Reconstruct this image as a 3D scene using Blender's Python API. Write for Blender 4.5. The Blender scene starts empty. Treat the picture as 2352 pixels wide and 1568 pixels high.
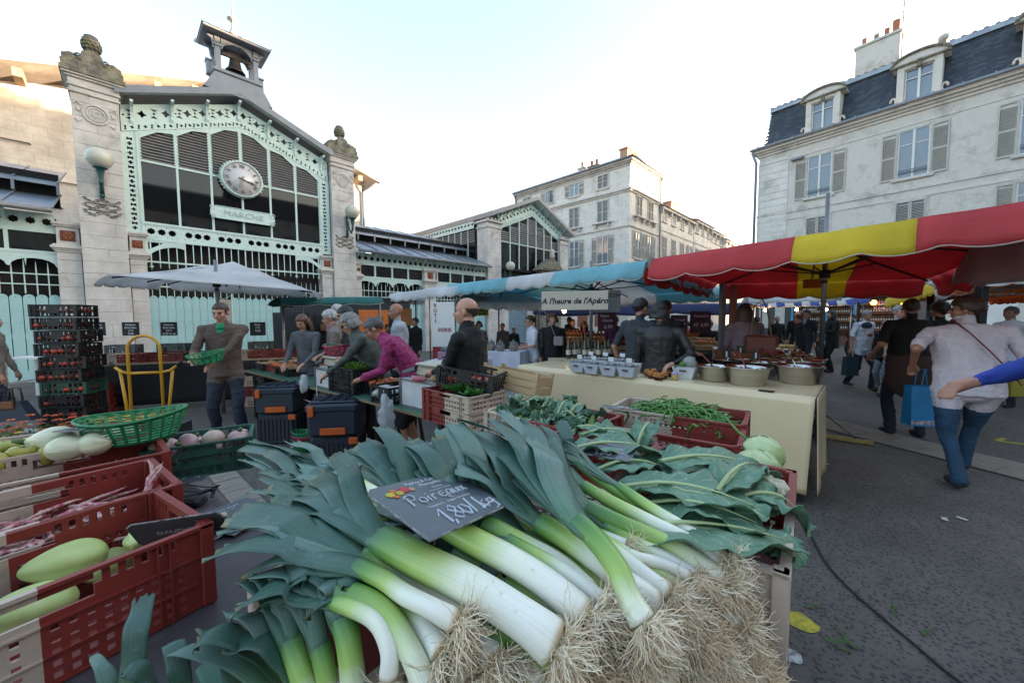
import bpy, bmesh, math, random
import numpy as np
from mathutils import Vector, Matrix, noise as mnoise
random.seed(7)
S = bpy.context.scene
COL = S.collection
rad = math.radians
# ------------------------------------------------ camera
FPX, CX, CY, CAMZ = 864.2, 1176.0, 784.0, 1.62
cd = bpy.data.cameras.new("camera"); cam = bpy.data.objects.new("camera", cd); COL.objects.link(cam)
cd.sensor_width = 36; cd.lens = 36*FPX/2352; cd.clip_start = 0.02; cd.clip_end = 900
CAMR = Matrix.Rotation(rad(90-3.6), 3, 'X') @ Matrix.Rotation(rad(-0.3), 3, 'Z')
cam.matrix_world = Matrix.Translation((0, 0, CAMZ)) @ CAMR.to_4x4()
S.camera = cam
# ------------------------------------------------ sky and sun
SUN_AZ, SUN_EL = 85.0, 7.0           # compass-like azimuth measured from +Y towards +X
W = bpy.data.worlds.new("World"); S.world = W; W.use_nodes = True
nt = W.node_tree; nt.nodes.clear()
wo = nt.nodes.new("ShaderNodeOutputWorld"); bg = nt.nodes.new("ShaderNodeBackground")
sk = nt.nodes.new("ShaderNodeTexSky"); sk.sky_type = 'NISHITA'; sk.sun_disc = False
sk.sun_elevation = rad(SUN_EL); sk.sun_rotation = rad(SUN_AZ); sk.altitude = 20
sk.air_density = 1.0; sk.dust_density = 2.6; sk.ozone_density = 1.2
bg.inputs[1].default_value = 0.15
tg = nt.nodes.new("ShaderNodeTexCoord"); sx_ = nt.nodes.new("ShaderNodeSeparateXYZ"); nt.links.new(tg.outputs['Generated'], sx_.inputs[0])
mr = nt.nodes.new("ShaderNodeMapRange"); mr.interpolation_type = 'SMOOTHSTEP'; mr.inputs[1].default_value = -.05; mr.inputs[2].default_value = .62; mr.inputs[3].default_value = .86; mr.inputs[4].default_value = .15; nt.links.new(sx_.outputs[2], mr.inputs[0])
mxs = nt.nodes.new("ShaderNodeMix"); mxs.data_type = 'RGBA'; nt.links.new(mr.outputs[0], mxs.inputs[0]); nt.links.new(sk.outputs[0], mxs.inputs[6]); mxs.inputs[7].default_value = (1.12, 1.11, 1.08, 1)
nt.links.new(mxs.outputs[2], bg.inputs[0]); nt.links.new(bg.outputs[0], wo.inputs[0])
sl = bpy.data.lights.new("sun", 'SUN'); sl.energy = 4.5; sl.angle = rad(0.5); sl.color = (1.0, 0.72, 0.46)
so = bpy.data.objects.new("sun", sl); COL.objects.link(so)
_sd = Vector((math.sin(rad(SUN_AZ))*math.cos(rad(SUN_EL)), math.cos(rad(SUN_AZ))*math.cos(rad(SUN_EL)), math.sin(rad(SUN_EL))))
so.rotation_euler = _sd.to_track_quat('Z', 'Y').to_euler()
S.view_settings.view_transform = 'Standard'; S.view_settings.look = 'None'
S.view_settings.gamma = 1; S.view_settings.use_curve_mapping = False
S.view_settings.exposure = 2.98
try:
 S.cycles.max_bounces = 6; S.cycles.diffuse_bounces = 3; S.cycles.glossy_bounces = 3; S.cycles.transparent_max_bounces = 12
 S.cycles.use_denoising = True; S.cycles.use_adaptive_sampling = True
except Exception: pass
# ------------------------------------------------ placing helpers (photo points -> places in the world)
def ray(px, py): return CAMR @ Vector(((px-CX)/FPX, -(py-CY)/FPX, -1.0))
def G(px, py, z):
 d = ray(px, py); t = (z-CAMZ)/d.z; return Vector((0, 0, CAMZ)) + d*t
def D(px, py, dep): return Vector((0, 0, CAMZ)) + ray(px, py)*dep
# ------------------------------------------------ materials
MATS = {}
def new_mat(name):
 m = bpy.data.materials.new(name); m.use_nodes = True; MATS[name] = m
 return m, m.node_tree, m.node_tree.nodes["Principled BSDF"]
def nd(nt, t, **k):
 n = nt.nodes.new(t)
 for a, v in k.items(): setattr(n, a, v)
 return n
def mat(name, col, rough=.6, c2=None, ns=4., amt=.5, bump=0., bs=40., metal=0., spec=.5, dirt=None, ds=1.5, dl=.45, trans=0., sss=0., emit=None, es=0., uv=False, stretch=None, alpha=1., translu=0.):
 if name in MATS: return MATS[name]
 m, nt, b = new_mat(name); L = nt.links
 b.inputs['Roughness'].default_value = rough; b.inputs['Metallic'].default_value = metal
 b.inputs['Specular IOR Level'].default_value = spec
 tc = nd(nt, 'ShaderNodeTexCoord'); co = tc.outputs['UV' if uv else 'Object']
 if stretch:
  mp = nd(nt, 'ShaderNodeMapping'); mp.inputs['Scale'].default_value = stretch
  L.new(co, mp.inputs[0]); co = mp.outputs[0]
 c2 = c2 or tuple(x*.72 for x in col)
 n = nd(nt, 'ShaderNodeTexNoise'); n.inputs['Scale'].default_value = ns; n.inputs['Detail'].default_value = 5; n.inputs['Roughness'].default_value = .6
 L.new(co, n.inputs['Vector'])
 rp = nd(nt, 'ShaderNodeMapRange'); rp.inputs[1].default_value = .5-.22/max(amt, .01)*.5; rp.inputs[2].default_value = .5+.22/max(amt, .01)*.5
 L.new(n.outputs[0], rp.inputs[0])
 mx = nd(nt, 'ShaderNodeMix', data_type='RGBA'); L.new(rp.outputs[0], mx.inputs[0])
 mx.inputs[6].default_value = (*c2, 1); mx.inputs[7].default_value = (*col, 1); out = mx.outputs[2]
 if dirt:
  n2 = nd(nt, 'ShaderNodeTexNoise'); n2.inputs['Scale'].default_value = ds; n2.inputs['Detail'].default_value = 9; n2.inputs['Roughness'].default_value = .72
  L.new(co, n2.inputs['Vector'])
  r2 = nd(nt, 'ShaderNodeMapRange'); r2.inputs[1].default_value = 1-dl-.12; r2.inputs[2].default_value = 1-dl+.14
  L.new(n2.outputs[0], r2.inputs[0])
  m2 = nd(nt, 'ShaderNodeMix', data_type='RGBA'); L.new(r2.outputs[0], m2.inputs[0]); L.new(out, m2.inputs[6]); m2.inputs[7].default_value = (*dirt, 1); out = m2.outputs[2]
 L.new(out, b.inputs['Base Color'])
 if bump:
  nb = nd(nt, 'ShaderNodeTexNoise'); nb.inputs['Scale'].default_value = bs; nb.inputs['Detail'].default_value = 4
  L.new(co, nb.inputs['Vector']); bp = nd(nt, 'ShaderNodeBump'); bp.inputs['Strength'].default_value = min(1, bump); bp.inputs['Distance'].default_value = .6/bs
  L.new(nb.outputs[0], bp.inputs['Height']); L.new(bp.outputs[0], b.inputs['Normal'])
 if trans: b.inputs['Transmission Weight'].default_value = trans
 if sss:
  b.inputs['Subsurface Weight'].default_value = sss; b.inputs['Subsurface Radius'].default_value = (.01, .006, .003); b.inputs['Subsurface Scale'].default_value = 1
 if emit: b.inputs['Emission Color'].default_value = (*emit, 1); b.inputs['Emission Strength'].default_value = es
 if alpha < 1: b.inputs['Alpha'].default_value = alpha
 if translu:
  tr = nd(nt, 'ShaderNodeBsdfTranslucent'); L.new(out, tr.inputs[0]); ms = nd(nt, 'ShaderNodeMixShader'); ms.inputs[0].default_value = translu
  L.new(b.outputs[0], ms.inputs[1]); L.new(tr.outputs[0], ms.inputs[2]); L.new(ms.outputs[0], nt.nodes['Material Output'].inputs[0])
 return m
# ------------------------------------------------ object helpers
USED_LABELS = {}
def tag(o, label=None, cat=None, group=None, kind=None):
 if label: o['label'] = label
 if cat: o['category'] = cat
 if group: o['group'] = group
 if kind: o['kind'] = kind
 return o
def thing(name, label, cat, loc=(0, 0, 0), rz=0., group=None):
 o = bpy.data.objects.new(name, None); COL.objects.link(o); o.empty_display_size = .1
 o.location = loc; o.rotation_euler = (0, 0, rad(rz)); return tag(o, label, cat, group)
def mobj(name, me, parent=None, loc=None, rot=None, scale=None):
 o = bpy.data.objects.new(name, me); COL.objects.link(o)
 if parent: o.parent = parent
 if loc is not None: o.location = loc
 if rot is not None: o.rotation_euler = rot
 if scale is not None: o.scale = scale if hasattr(scale, '__len__') else (scale,)*3
 return o
def kids(o): return [c for c in bpy.data.objects if c.parent == o]
def copy_tree(o, loc=None, rz=None, label=None, parent=None, group=None, scale=None):
 c = o.copy(); COL.objects.link(c); c.parent = parent
 if loc is not None: c.location = loc
 if rz is not None: c.rotation_euler = (0, 0, rad(rz)) if not hasattr(rz, '__len__') else rz
 if scale is not None: c.scale = (scale,)*3
 if label: c['label'] = label
 if group: c['group'] = group
 for ch in list(o.children): copy_tree(ch, parent=c)
 return c
I4 = Matrix.Identity(4)
def TR(x=0, y=0, z=0, rz=0, rx=0, ry=0, s=1):
 return Matrix.Translation((x, y, z)) @ Matrix.Rotation(rad(rz), 4, 'Z') @ Matrix.Rotation(rad(ry), 4, 'Y') @ Matrix.Rotation(rad(rx), 4, 'X') @ Matrix.Scale(s, 4)
class MB:
 def __init__(s): s.v = []; s.f = []; s.m = []; s.sm = []; s.uv = {}
 def add(s, vs, fs, mi=0, M=None, smooth=False, uvs=None):
  b = len(s.v)
  if M is not None: vs = [M @ Vector(p) for p in vs]
  s.v.extend([tuple(p) for p in vs])
  for f in fs:
   if uvs: s.uv[len(s.f)] = [uvs[i] for i in f]
   s.f.append([i+b for i in f]); s.m.append(mi); s.sm.append(smooth)
  return s
 def box(s, x0, x1, y0, y1, z0, z1, mi=0, M=None):
  return s.add([(x0, y0, z0), (x1, y0, z0), (x1, y1, z0), (x0, y1, z0), (x0, y0, z1), (x1, y0, z1), (x1, y1, z1), (x0, y1, z1)],
                     [(0, 3, 2, 1), (4, 5, 6, 7), (0, 1, 5, 4), (1, 2, 6, 5), (2, 3, 7, 6), (3, 0, 4, 7)], mi, M)
 def cbox(s, x0, x1, y0, y1, z0, z1, c=.01, mi=0, M=None):   # box with its four upright edges and its top edges cut off
  ring = [(x0+c, y0), (x1-c, y0), (x1, y0+c), (x1, y1-c), (x1-c, y1), (x0+c, y1), (x0, y1-c), (x0, y0+c)]
  cx, cy = (x0+x1)/2, (y0+y1)/2
  def sh(k): return [(x+(c if x < cx else -c)*k, y+(c if y < cy else -c)*k) for x, y in ring]
  vs = [(x, y, z0+c) for x, y in ring]+[(x, y, z1-c) for x, y in ring]+[(x, y, z1) for x, y in sh(1)]+[(x, y, z0) for x, y in sh(1)]
  fs = []
  for i in range(8):
   j = (i+1) % 8; fs += [(i, j, 8+j, 8+i), (8+i, 8+j, 16+j, 16+i), (24+i, 24+j, j, i)]
  fs += [tuple(range(16, 24)), tuple(range(31, 23, -1))]
  return s.add(vs, fs, mi, M)
 def bar(s, p, q, w, h=None, mi=0, M=None, up=(0, 0, 1)):
  p, q = Vector(p), Vector(q); d = (q-p); L = d.length
  if L < 1e-6: return s
  d.normalize(); u = Vector(up)
  if abs(d.dot(u)) > .99: u = Vector((1, 0, 0))
  sx = d.cross(u).normalized(); sz = sx.cross(d).normalized(); h = h or w
  vs = []
  for c in (p, q):
   for a, b in ((-1, -1), (1, -1), (1, 1), (-1, 1)): vs.append(c+sx*a*w/2+sz*b*h/2)
  return s.add(vs, [(0, 1, 2, 3), (7, 6, 5, 4), (0, 4, 5, 1), (1, 5, 6, 2), (2, 6, 7, 3), (3, 7, 4, 0)], mi, M)
 def tube(s, pts, r, n=8, mi=0, M=None, closed=False, caps=True, flat=1., up=None):
  pts = [Vector(p) for p in pts]; k = len(pts); rs = r if hasattr(r, '__len__') else [r]*k
  vs = []; prev = None
  for i, p in enumerate(pts):
   a = pts[(i-1) % k] if (closed or i > 0) else pts[0]; b = pts[(i+1) % k] if (closed or i < k-1) else pts[-1]
   t = (b-a)
   t = t.normalized() if t.length > 1e-9 else Vector((0, 0, 1))
   if prev is None:
    u = Vector(up) if up else (Vector((0, 0, 1)) if abs(t.z) < .95 else Vector((1, 0, 0)))
   else: u = prev
   x = t.cross(u)
   if x.length < 1e-6: x = t.cross(Vector((1, 0, .01)))
   x.normalize(); y = x.cross(t).normalized(); prev = y
   for j in range(n):
    an = 2*math.pi*j/n; vs.append(p+x*math.cos(an)*rs[i]+y*math.sin(an)*rs[i]*flat)
  fs = []
  for i in range(k if closed else k-1):
   for j in range(n):
    a = i*n+j; b = i*n+(j+1) % n; c = ((i+1) % k)*n+(j+1) % n; d = ((i+1) % k)*n+j
    fs.append((a, b, c, d))
  if caps and not closed: fs += [tuple(range(n-1, -1, -1)), tuple(range((k-1)*n, k*n))]
  return s.add(vs, fs, mi, M, smooth=n > 5)
 def lathe(s, prof, n=16, mi=0, M=None, sx=1., sy=1., caps=True, smooth=True):
  vs = []; fs = []
  for r, z in prof:
   for j in range(n):
    a = 2*math.pi*j/n; vs.append((r*math.cos(a)*sx, r*math.sin(a)*sy, z))
  for i in range(len(prof)-1):
   for j in range(n): fs.append((i*n+j, i*n+(j+1) % n, (i+1)*n+(j+1) % n, (i+1)*n+j))
  if caps: fs += [tuple(range(n-1, -1, -1)), tuple(range((len(prof)-1)*n, len(prof)*n))]
  return s.add(vs, fs, mi, M, smooth=smooth)
 def ball(s, c, r, n=10, m=7, mi=0, M=None, fn=None):
  r = r if hasattr(r, '__len__') else (r,)*3; vs = [(c[0], c[1], c[2]-r[2])]; fs = []
  for i in range(1, m):
   ph = math.pi*i/m-math.pi/2
   for j in range(n):
    a = 2*math.pi*j/n; vs.append((c[0]+r[0]*math.cos(ph)*math.cos(a), c[1]+r[1]*math.cos(ph)*math.sin(a), c[2]+r[2]*math.sin(ph)))
  vs.append((c[0], c[1], c[2]+r[2])); T = len(vs)-1
  if fn: vs = [fn(Vector(v)) for v in vs]
  for j in range(n):
   k = (j+1) % n; fs.append((0, 1+k, 1+j)); fs.append((T, T-n+j, T-n+k))
   for i in range(m-2): fs.append((1+i*n+j, 1+i*n+k, 1+(i+1)*n+k, 1+(i+1)*n+j))
  return s.add(vs, fs, mi, M, smooth=True)
 def grid(s, fn, nu, nv, mi=0, M=None, smooth=True, uv=True, thick=0.):
  vs = []; fs = []; uvs = []
  for i in range(nu+1):
   for j in range(nv+1): vs.append(Vector(fn(i/nu, j/nv))); uvs.append((i/nu, j/nv))
  for i in range(nu):
   for j in range(nv):
    a = i*(nv+1)+j; fs.append((a, a+nv+1, a+nv+2, a+1))
  if thick:
   B = len(vs); nr = [Vector((0, 0, 0)) for _ in vs]
   for f in fs:
    n_ = (vs[f[1]]-vs[f[0]]).cross(vs[f[3]]-vs[f[0]])
    for i in f: nr[i] += n_
   vs2 = [v-(n_.normalized() if n_.length > 1e-12 else n_)*thick for v, n_ in zip(vs, nr)]
   f2 = [tuple(reversed([i+B for i in f])) for f in fs]; ed = []
   for i in range(nu): ed += [(i*(nv+1), (i+1)*(nv+1)), ((i+1)*(nv+1)+nv, i*(nv+1)+nv)]
   for j in range(nv): ed += [(j+1, j), (nu*(nv+1)+j, nu*(nv+1)+j+1)]
   fs = fs+f2+[(b, a, a+B, b+B) for a, b in ed]; vs = vs+vs2; uvs = uvs+uvs
  return s.add(vs, fs, mi, M, smooth, uvs if uv else None)
 def prism(s, poly, y0, y1, mi=0, M=None):       # polygon in x,z pushed from y0 to y1
  n = len(poly); vs = [(x, y0, z) for x, z in poly]+[(x, y1, z) for x, z in poly]
  fs = [tuple(range(n)), tuple(range(2*n-1, n-1, -1))]+[(i, i+n, (i+1) % n+n, (i+1) % n) for i in range(n)]
  return s.add(vs, fs, mi, M)
 def cells(s, xs, zs, solid, th, mi=None, M=None, fn=None, y=0.):   # plate with real holes; solid(i,j) -> bool
  nx, nz = len(xs)-1, len(zs)-1; idx = {}; vs = []; fs = []; ms = []
  def V(i, j, k):
   key = (i, j, k)
   if key not in idx:
    idx[key] = len(vs); p = (xs[i], y+k*th, zs[j]); vs.append(fn(*p) if fn else p)
   return idx[key]
  so_ = [[bool(solid(i, j)) for j in range(nz)] for i in range(nx)]
  def at(i, j): return 0 <= i < nx and 0 <= j < nz and so_[i][j]
  for i in range(nx):
   for j in range(nz):
    if not so_[i][j]: continue
    k = mi(i, j) if callable(mi) else (mi or 0); q = []
    q.append((V(i, j, 0), V(i+1, j, 0), V(i+1, j+1, 0), V(i, j+1, 0))); q.append((V(i, j, 1), V(i, j+1, 1), V(i+1, j+1, 1), V(i+1, j, 1)))
    if not at(i-1, j): q.append((V(i, j, 0), V(i, j+1, 0), V(i, j+1, 1), V(i, j, 1)))
    if not at(i+1, j): q.append((V(i+1, j, 0), V(i+1, j, 1), V(i+1, j+1, 1), V(i+1, j+1, 0)))
    if not at(i, j-1): q.append((V(i, j, 0), V(i, j, 1), V(i+1, j, 1), V(i+1, j, 0)))
    if not at(i, j+1): q.append((V(i, j+1, 0), V(i+1, j+1, 0), V(i+1, j+1, 1), V(i, j+1, 1)))
    fs += q; ms += [k]*len(q)
  b = len(s.v)
  if M is not None: vs = [M @ Vector(p) for p in vs]
  s.v.extend([tuple(p) for p in vs])
  for f, k in zip(fs, ms): s.f.append([i+b for i in f]); s.m.append(k); s.sm.append(False)
  return s
 def mesh(s, name, mats):
  me = bpy.data.meshes.new(name); me.from_pydata(s.v, [], s.f)
  for m in (mats if isinstance(mats, (list, tuple)) else [mats]): me.materials.append(m)
  me.polygons.foreach_set('material_index', s.m); me.polygons.foreach_set('use_smooth', s.sm)
  if s.uv:
   ul = me.uv_layers.new(name='UVMap')
   for pi, u in s.uv.items():
    p = me.polygons[pi]
    for k, li in enumerate(p.loop_indices): ul.data[li].uv = u[k]
  me.update(); return me
 def obj(s, name, mats, parent=None, **k): return mobj(name, s.mesh(name, mats), parent, **k)
def shape2d(name, loops, mats, parent, depth=.02, loc=(0, 0, 0), rot=(rad(90), 0, 0), bevel=0.):
 """flat plate with real cut-outs: first loop the outline, others holes (x,z plane of the parent)"""
 cu = bpy.data.curves.new('t', 'CURVE'); cu.dimensions = '2D'; cu.fill_mode = 'BOTH'; cu.extrude = depth/2
 for lp in loops:
  sp = cu.splines.new('POLY'); sp.points.add(len(lp)-1)
  for i, (x, y) in enumerate(lp): sp.points[i].co = (x, y, 0, 1)
  sp.use_cyclic_u = True
 t = bpy.data.objects.new('t', cu); me = bpy.data.meshes.new_from_object(t); me.name = name
 bpy.data.objects.remove(t); bpy.data.curves.remove(cu)
 me.materials.clear(); me.materials.append(mats)
 return mobj(name, me, parent, loc=loc, rot=rot)
def text_mesh(txt, size, depth=.002, align='CENTER', shear=0., name='lettering', space=1., offset=0.):
 cu = bpy.data.curves.new('t', 'FONT'); cu.body = txt; cu.size = size; cu.extrude = depth/2; cu.align_x = align; cu.align_y = 'CENTER'; cu.shear = shear; cu.space_character = space; cu.resolution_u = 2; cu.offset = offset
 t = bpy.data.objects.new('t', cu); me = bpy.data.meshes.new_from_object(t); me.name = name
 bpy.data.objects.remove(t); bpy.data.curves.remove(cu); return me
def text(txt, size, m, parent, loc, rot=(rad(90), 0, 0), **k):
 me = text_mesh(txt, size, **k); me.materials.clear(); me.materials.append(m)
 return mobj('lettering', me, parent, loc=loc, rot=rot)
def star(cx, cz, r, n=8, ri=.62, rot=0.):
 return [(cx+(r if k % 2 == 0 else r*ri)*math.cos(math.pi*k/n+rot), cz+(r if k % 2 == 0 else r*ri)*math.sin(math.pi*k/n+rot)) for k in range(2*n)]
def plus(cx, cz, r, w=.36, rot=0.):
 a = r*w; p = [(a, a), (a, r), (-a, r), (-a, a), (-r, a), (-r, -a), (-a, -a), (-a, -r), (a, -r), (a, -a), (r, -a), (r, a)]
 c, s_ = math.cos(rot), math.sin(rot); return [(cx+x*c-z*s_, cz+x*s_+z*c) for x, z in p]
# ================================================ materials for the large structure
M_stone = mat('stone', (.67, .63, .58), .85, c2=(.49, .455, .41), ns=1.6, amt=.8, bump=.5, bs=30, dirt=(.2, .18, .16), ds=1.3, dl=.33)
M_stone_top = mat('lichen_stone', (.30, .27, .22), .95, c2=(.13, .12, .10), ns=5, amt=1, bump=.9, bs=22, dirt=(.22, .2, .08), ds=4, dl=.42)
M_mint = mat('mint_paint', (.60, .73, .67), .5, c2=(.53, .67, .61), ns=2.5, amt=.7, bump=.15, bs=20, dirt=(.27, .25, .2), ds=3.5, dl=.3)
M_mint2 = mat('mint_door_paint', (.40, .62, .60), .45, c2=(.34, .54, .53), ns=1.5, amt=.8, dirt=(.22, .27, .25), ds=5, dl=.33)
M_zinc = mat('zinc', (.30, .335, .37), .42, c2=(.22, .25, .285), ns=2, amt=.8, metal=.55, dirt=(.17, .15, .13), ds=1.6, dl=.33)
M_zincd = mat('grey_zinc_trim', (.26, .28, .30), .5, c2=(.19, .2, .22), ns=3, metal=.3, dirt=(.12, .11, .1), ds=3, dl=.3)
M_louv = mat('louvre_grey', (.22, .21, .20), .6, c2=(.16, .15, .145), ns=3)
M_gl = mat('dark_glass', (.009, .008, .008), .03, spec=.55, ns=2)
M_glh = mat('house_glass', (.10, .15, .20), .05, c2=(.16, .2, .25), spec=1, ns=.8)
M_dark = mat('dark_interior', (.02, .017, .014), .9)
M_iron = mat('green_iron', (.03, .10, .10), .45, c2=(.02, .06, .06), metal=.3)
M_globe = mat('milk_glass', (.58, .57, .47), .25, c2=(.5, .49, .38), ns=3, dirt=(.2, .15, .1), ds=9, dl=.25)
M_terra = mat('terracotta', (.36, .11, .05), .75, c2=(.25, .08, .04), ns=20)
M_slate = mat('slate', (.045, .055, .07), .45, c2=(.03, .037, .05), ns=6, amt=.9, bump=.2, bs=30)
M_tile = mat('roof_tile', (.30, .15, .09), .9, c2=(.14, .09, .07), ns=3, amt=1)
M_rend = mat('old_render', (.70, .66, .595), .9, c2=(.61, .57, .50), ns=1.1, amt=.9, bump=.2, bs=25, dirt=(.27, .24, .2), ds=1.1, dl=.4)
M_shut = mat('shutter_grey', (.54, .51, .45), .65, c2=(.45, .42, .37), ns=4)
M_wht = mat('white_paint', (.72, .72, .69), .5, c2=(.62, .62, .6), ns=4)
M_brick = mat('brick_red', (.30, .10, .06), .85, c2=(.2, .07, .05), ns=9)
M_black = mat('black_matt', (.012, .012, .013), .6)
M_wood = mat('sunny_rafter_wood', (.42, .3, .18), .8)
def FW(x, y, z=0., rz=46.):
 a = rad(rz); return (x*math.cos(a)-y*math.sin(a), x*math.sin(a)+y*math.cos(a), z)
# ================================================ ground
M_asph, ant, ab = new_mat('asphalt'); L = ant.links
tc = nd(ant, 'ShaderNodeTexCoord'); vo = nd(ant, 'ShaderNodeTexVoronoi'); vo.inputs['Scale'].default_value = 48; L.new(tc.outputs['Object'], vo.inputs['Vector'])
vo.inputs['Randomness'].default_value = 1
r1 = nd(ant, 'ShaderNodeMapRange'); r1.inputs[1].default_value = .30; r1.inputs[2].default_value = .48; L.new(vo.outputs['Distance'], r1.inputs[0])
n1 = nd(ant, 'ShaderNodeTexNoise'); n1.inputs['Scale'].default_value = .9; n1.inputs['Detail'].default_value = 12; n1.inputs['Roughness'].default_value = .68; L.new(tc.outputs['Object'], n1.inputs['Vector'])
gt = nd(ant, 'ShaderNodeMath', operation='GREATER_THAN'); gt.inputs[1].default_value = .55; sp_ = nd(ant, 'ShaderNodeSeparateColor'); L.new(vo.outputs['Color'], sp_.inputs[0]); L.new(sp_.outputs[0], gt.inputs[0])
cs = nd(ant, 'ShaderNodeMix', data_type='RGBA'); L.new(gt.outputs[0], cs.inputs[0]); cs.inputs[6].default_value = (.034, .036, .04, 1); cs.inputs[7].default_value = (.07, .064, .06, 1)
cm = nd(ant, 'ShaderNodeMix', data_type='RGBA'); L.new(r1.outputs[0], cm.inputs[0]); L.new(cs.outputs[2], cm.inputs[6]); cm.inputs[7].default_value = (.125, .109, .094, 1)
ml = nd(ant, 'ShaderNodeMix', data_type='RGBA', blend_type='MULTIPLY'); ml.inputs[0].default_value = .9; L.new(cm.outputs[2], ml.inputs[6])
r3 = nd(ant, 'ShaderNodeMapRange'); r3.inputs[3].default_value = .5; r3.inputs[4].default_value = 1.25; r3.inputs[1].default_value = .3; r3.inputs[2].default_value = .7; L.new(n1.outputs[0], r3.inputs[0]); L.new(r3.outputs[0], ml.inputs[7])
L.new(ml.outputs[2], ab.inputs['Base Color']); ab.inputs['Roughness'].default_value = .75
bp = nd(ant, 'ShaderNodeBump'); bp.inputs['Strength'].default_value = .5; bp.inputs['Distance'].default_value = .004; L.new(vo.outputs['Distance'], bp.inputs['Height']); L.new(bp.outputs[0], ab.inputs['Normal'])
b = MB(); b.add([(-400, -400, 0), (400, -400, 0), (400, 400, 0), (-400, 400, 0)], [(0, 1, 2, 3)]); tag(b.obj('ground', M_asph), kind='structure')
M_pave = mat('paving_stone', (.27, .235, .19), .8, c2=(.2, .175, .145), ns=2.5, amt=1, bump=.3, bs=25, dirt=(.11, .1, .09), ds=2, dl=.4)
def paving(name, p0, dirn, L_, wid, step, rows=1):
 p0 = Vector((p0[0], p0[1], 0)); d = Vector((dirn[0], dirn[1], 0)).normalized(); az = math.degrees(math.atan2(d.y, d.x))
 base = MB(); base.box(0, L_, 0, wid, .001, .012); root = base.obj(name, mat('paving_joint', (.06, .055, .05), .9), loc=p0, rot=(0, 0, rad(az))); tag(root, kind='structure')
 ms = []
 for k in range(4):
  q = MB(); q.cbox(-step/2+.006, step/2-.006, 0, wid/rows-.012, 0, .02, .004); ms.append(q.mesh('paving_stone', M_pave))
 n = int(L_/step)
 for r in range(rows):
  for i in range(n):
   o = mobj('paving_stone', random.choice(ms), root, loc=((i+.5+(.5 if r % 2 else 0)*.8)*step, r*wid/rows+.006, random.uniform(.0, .004)))
   if (i+.9)*step > L_: bpy.data.objects.remove(o)
a = G(505, 1050, 0); c = G(668, 1215, 0); dd = (c-a); st = a-dd*.35
paving('paving_strip', st, dd, 5.2, -.2, .34)
a = G(1890, 985, 0); c = G(2352, 1105, 0); dd = c-a; paving('stone_pavement', a-dd.normalized()*1.5, dd, 9.5, .62, .62, 2)
# yellow paint spots and road marks (sheets just over the ground)
M_yel = mat('yellow_road_paint', (.52, .43, .03), .7, c2=(.3, .25, .04), ns=30, amt=1)
M_wpt = mat('worn_white_paint', (.5, .5, .5), .8, c2=(.12, .12, .12), ns=25, amt=1)
def blot(name, px, py, r, m, n=14, sq=1.):
 q = MB(); c = G(px, py, 0); vs = []
 for i in range(n):
  a = 2*math.pi*i/n; rr = r*random.uniform(.8, 1.15); vs.append((rr*math.cos(a), rr*math.sin(a)*sq, .004))
 q.add(vs, [tuple(range(n))]); return tag(q.obj(name, m, loc=c), kind='structure')
blot('yellow_paint_mark', 1838, 1428, .075, M_yel); blot('white_paint_mark', 1815, 1505, .05, M_wpt)
q = MB(); a = G(2290, 1012, 0); c = G(2352, 1026, 0); q.bar(a+Vector((0, 0, .002)), c+Vector((.3, -.05, .002)), .05, .004); q.bar(a+Vector((0, 0, .003)), a+Vector((.22, .1, .003)), .05, .004); tag(q.obj('painted_road_arrow', M_yel), kind='structure')
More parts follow.
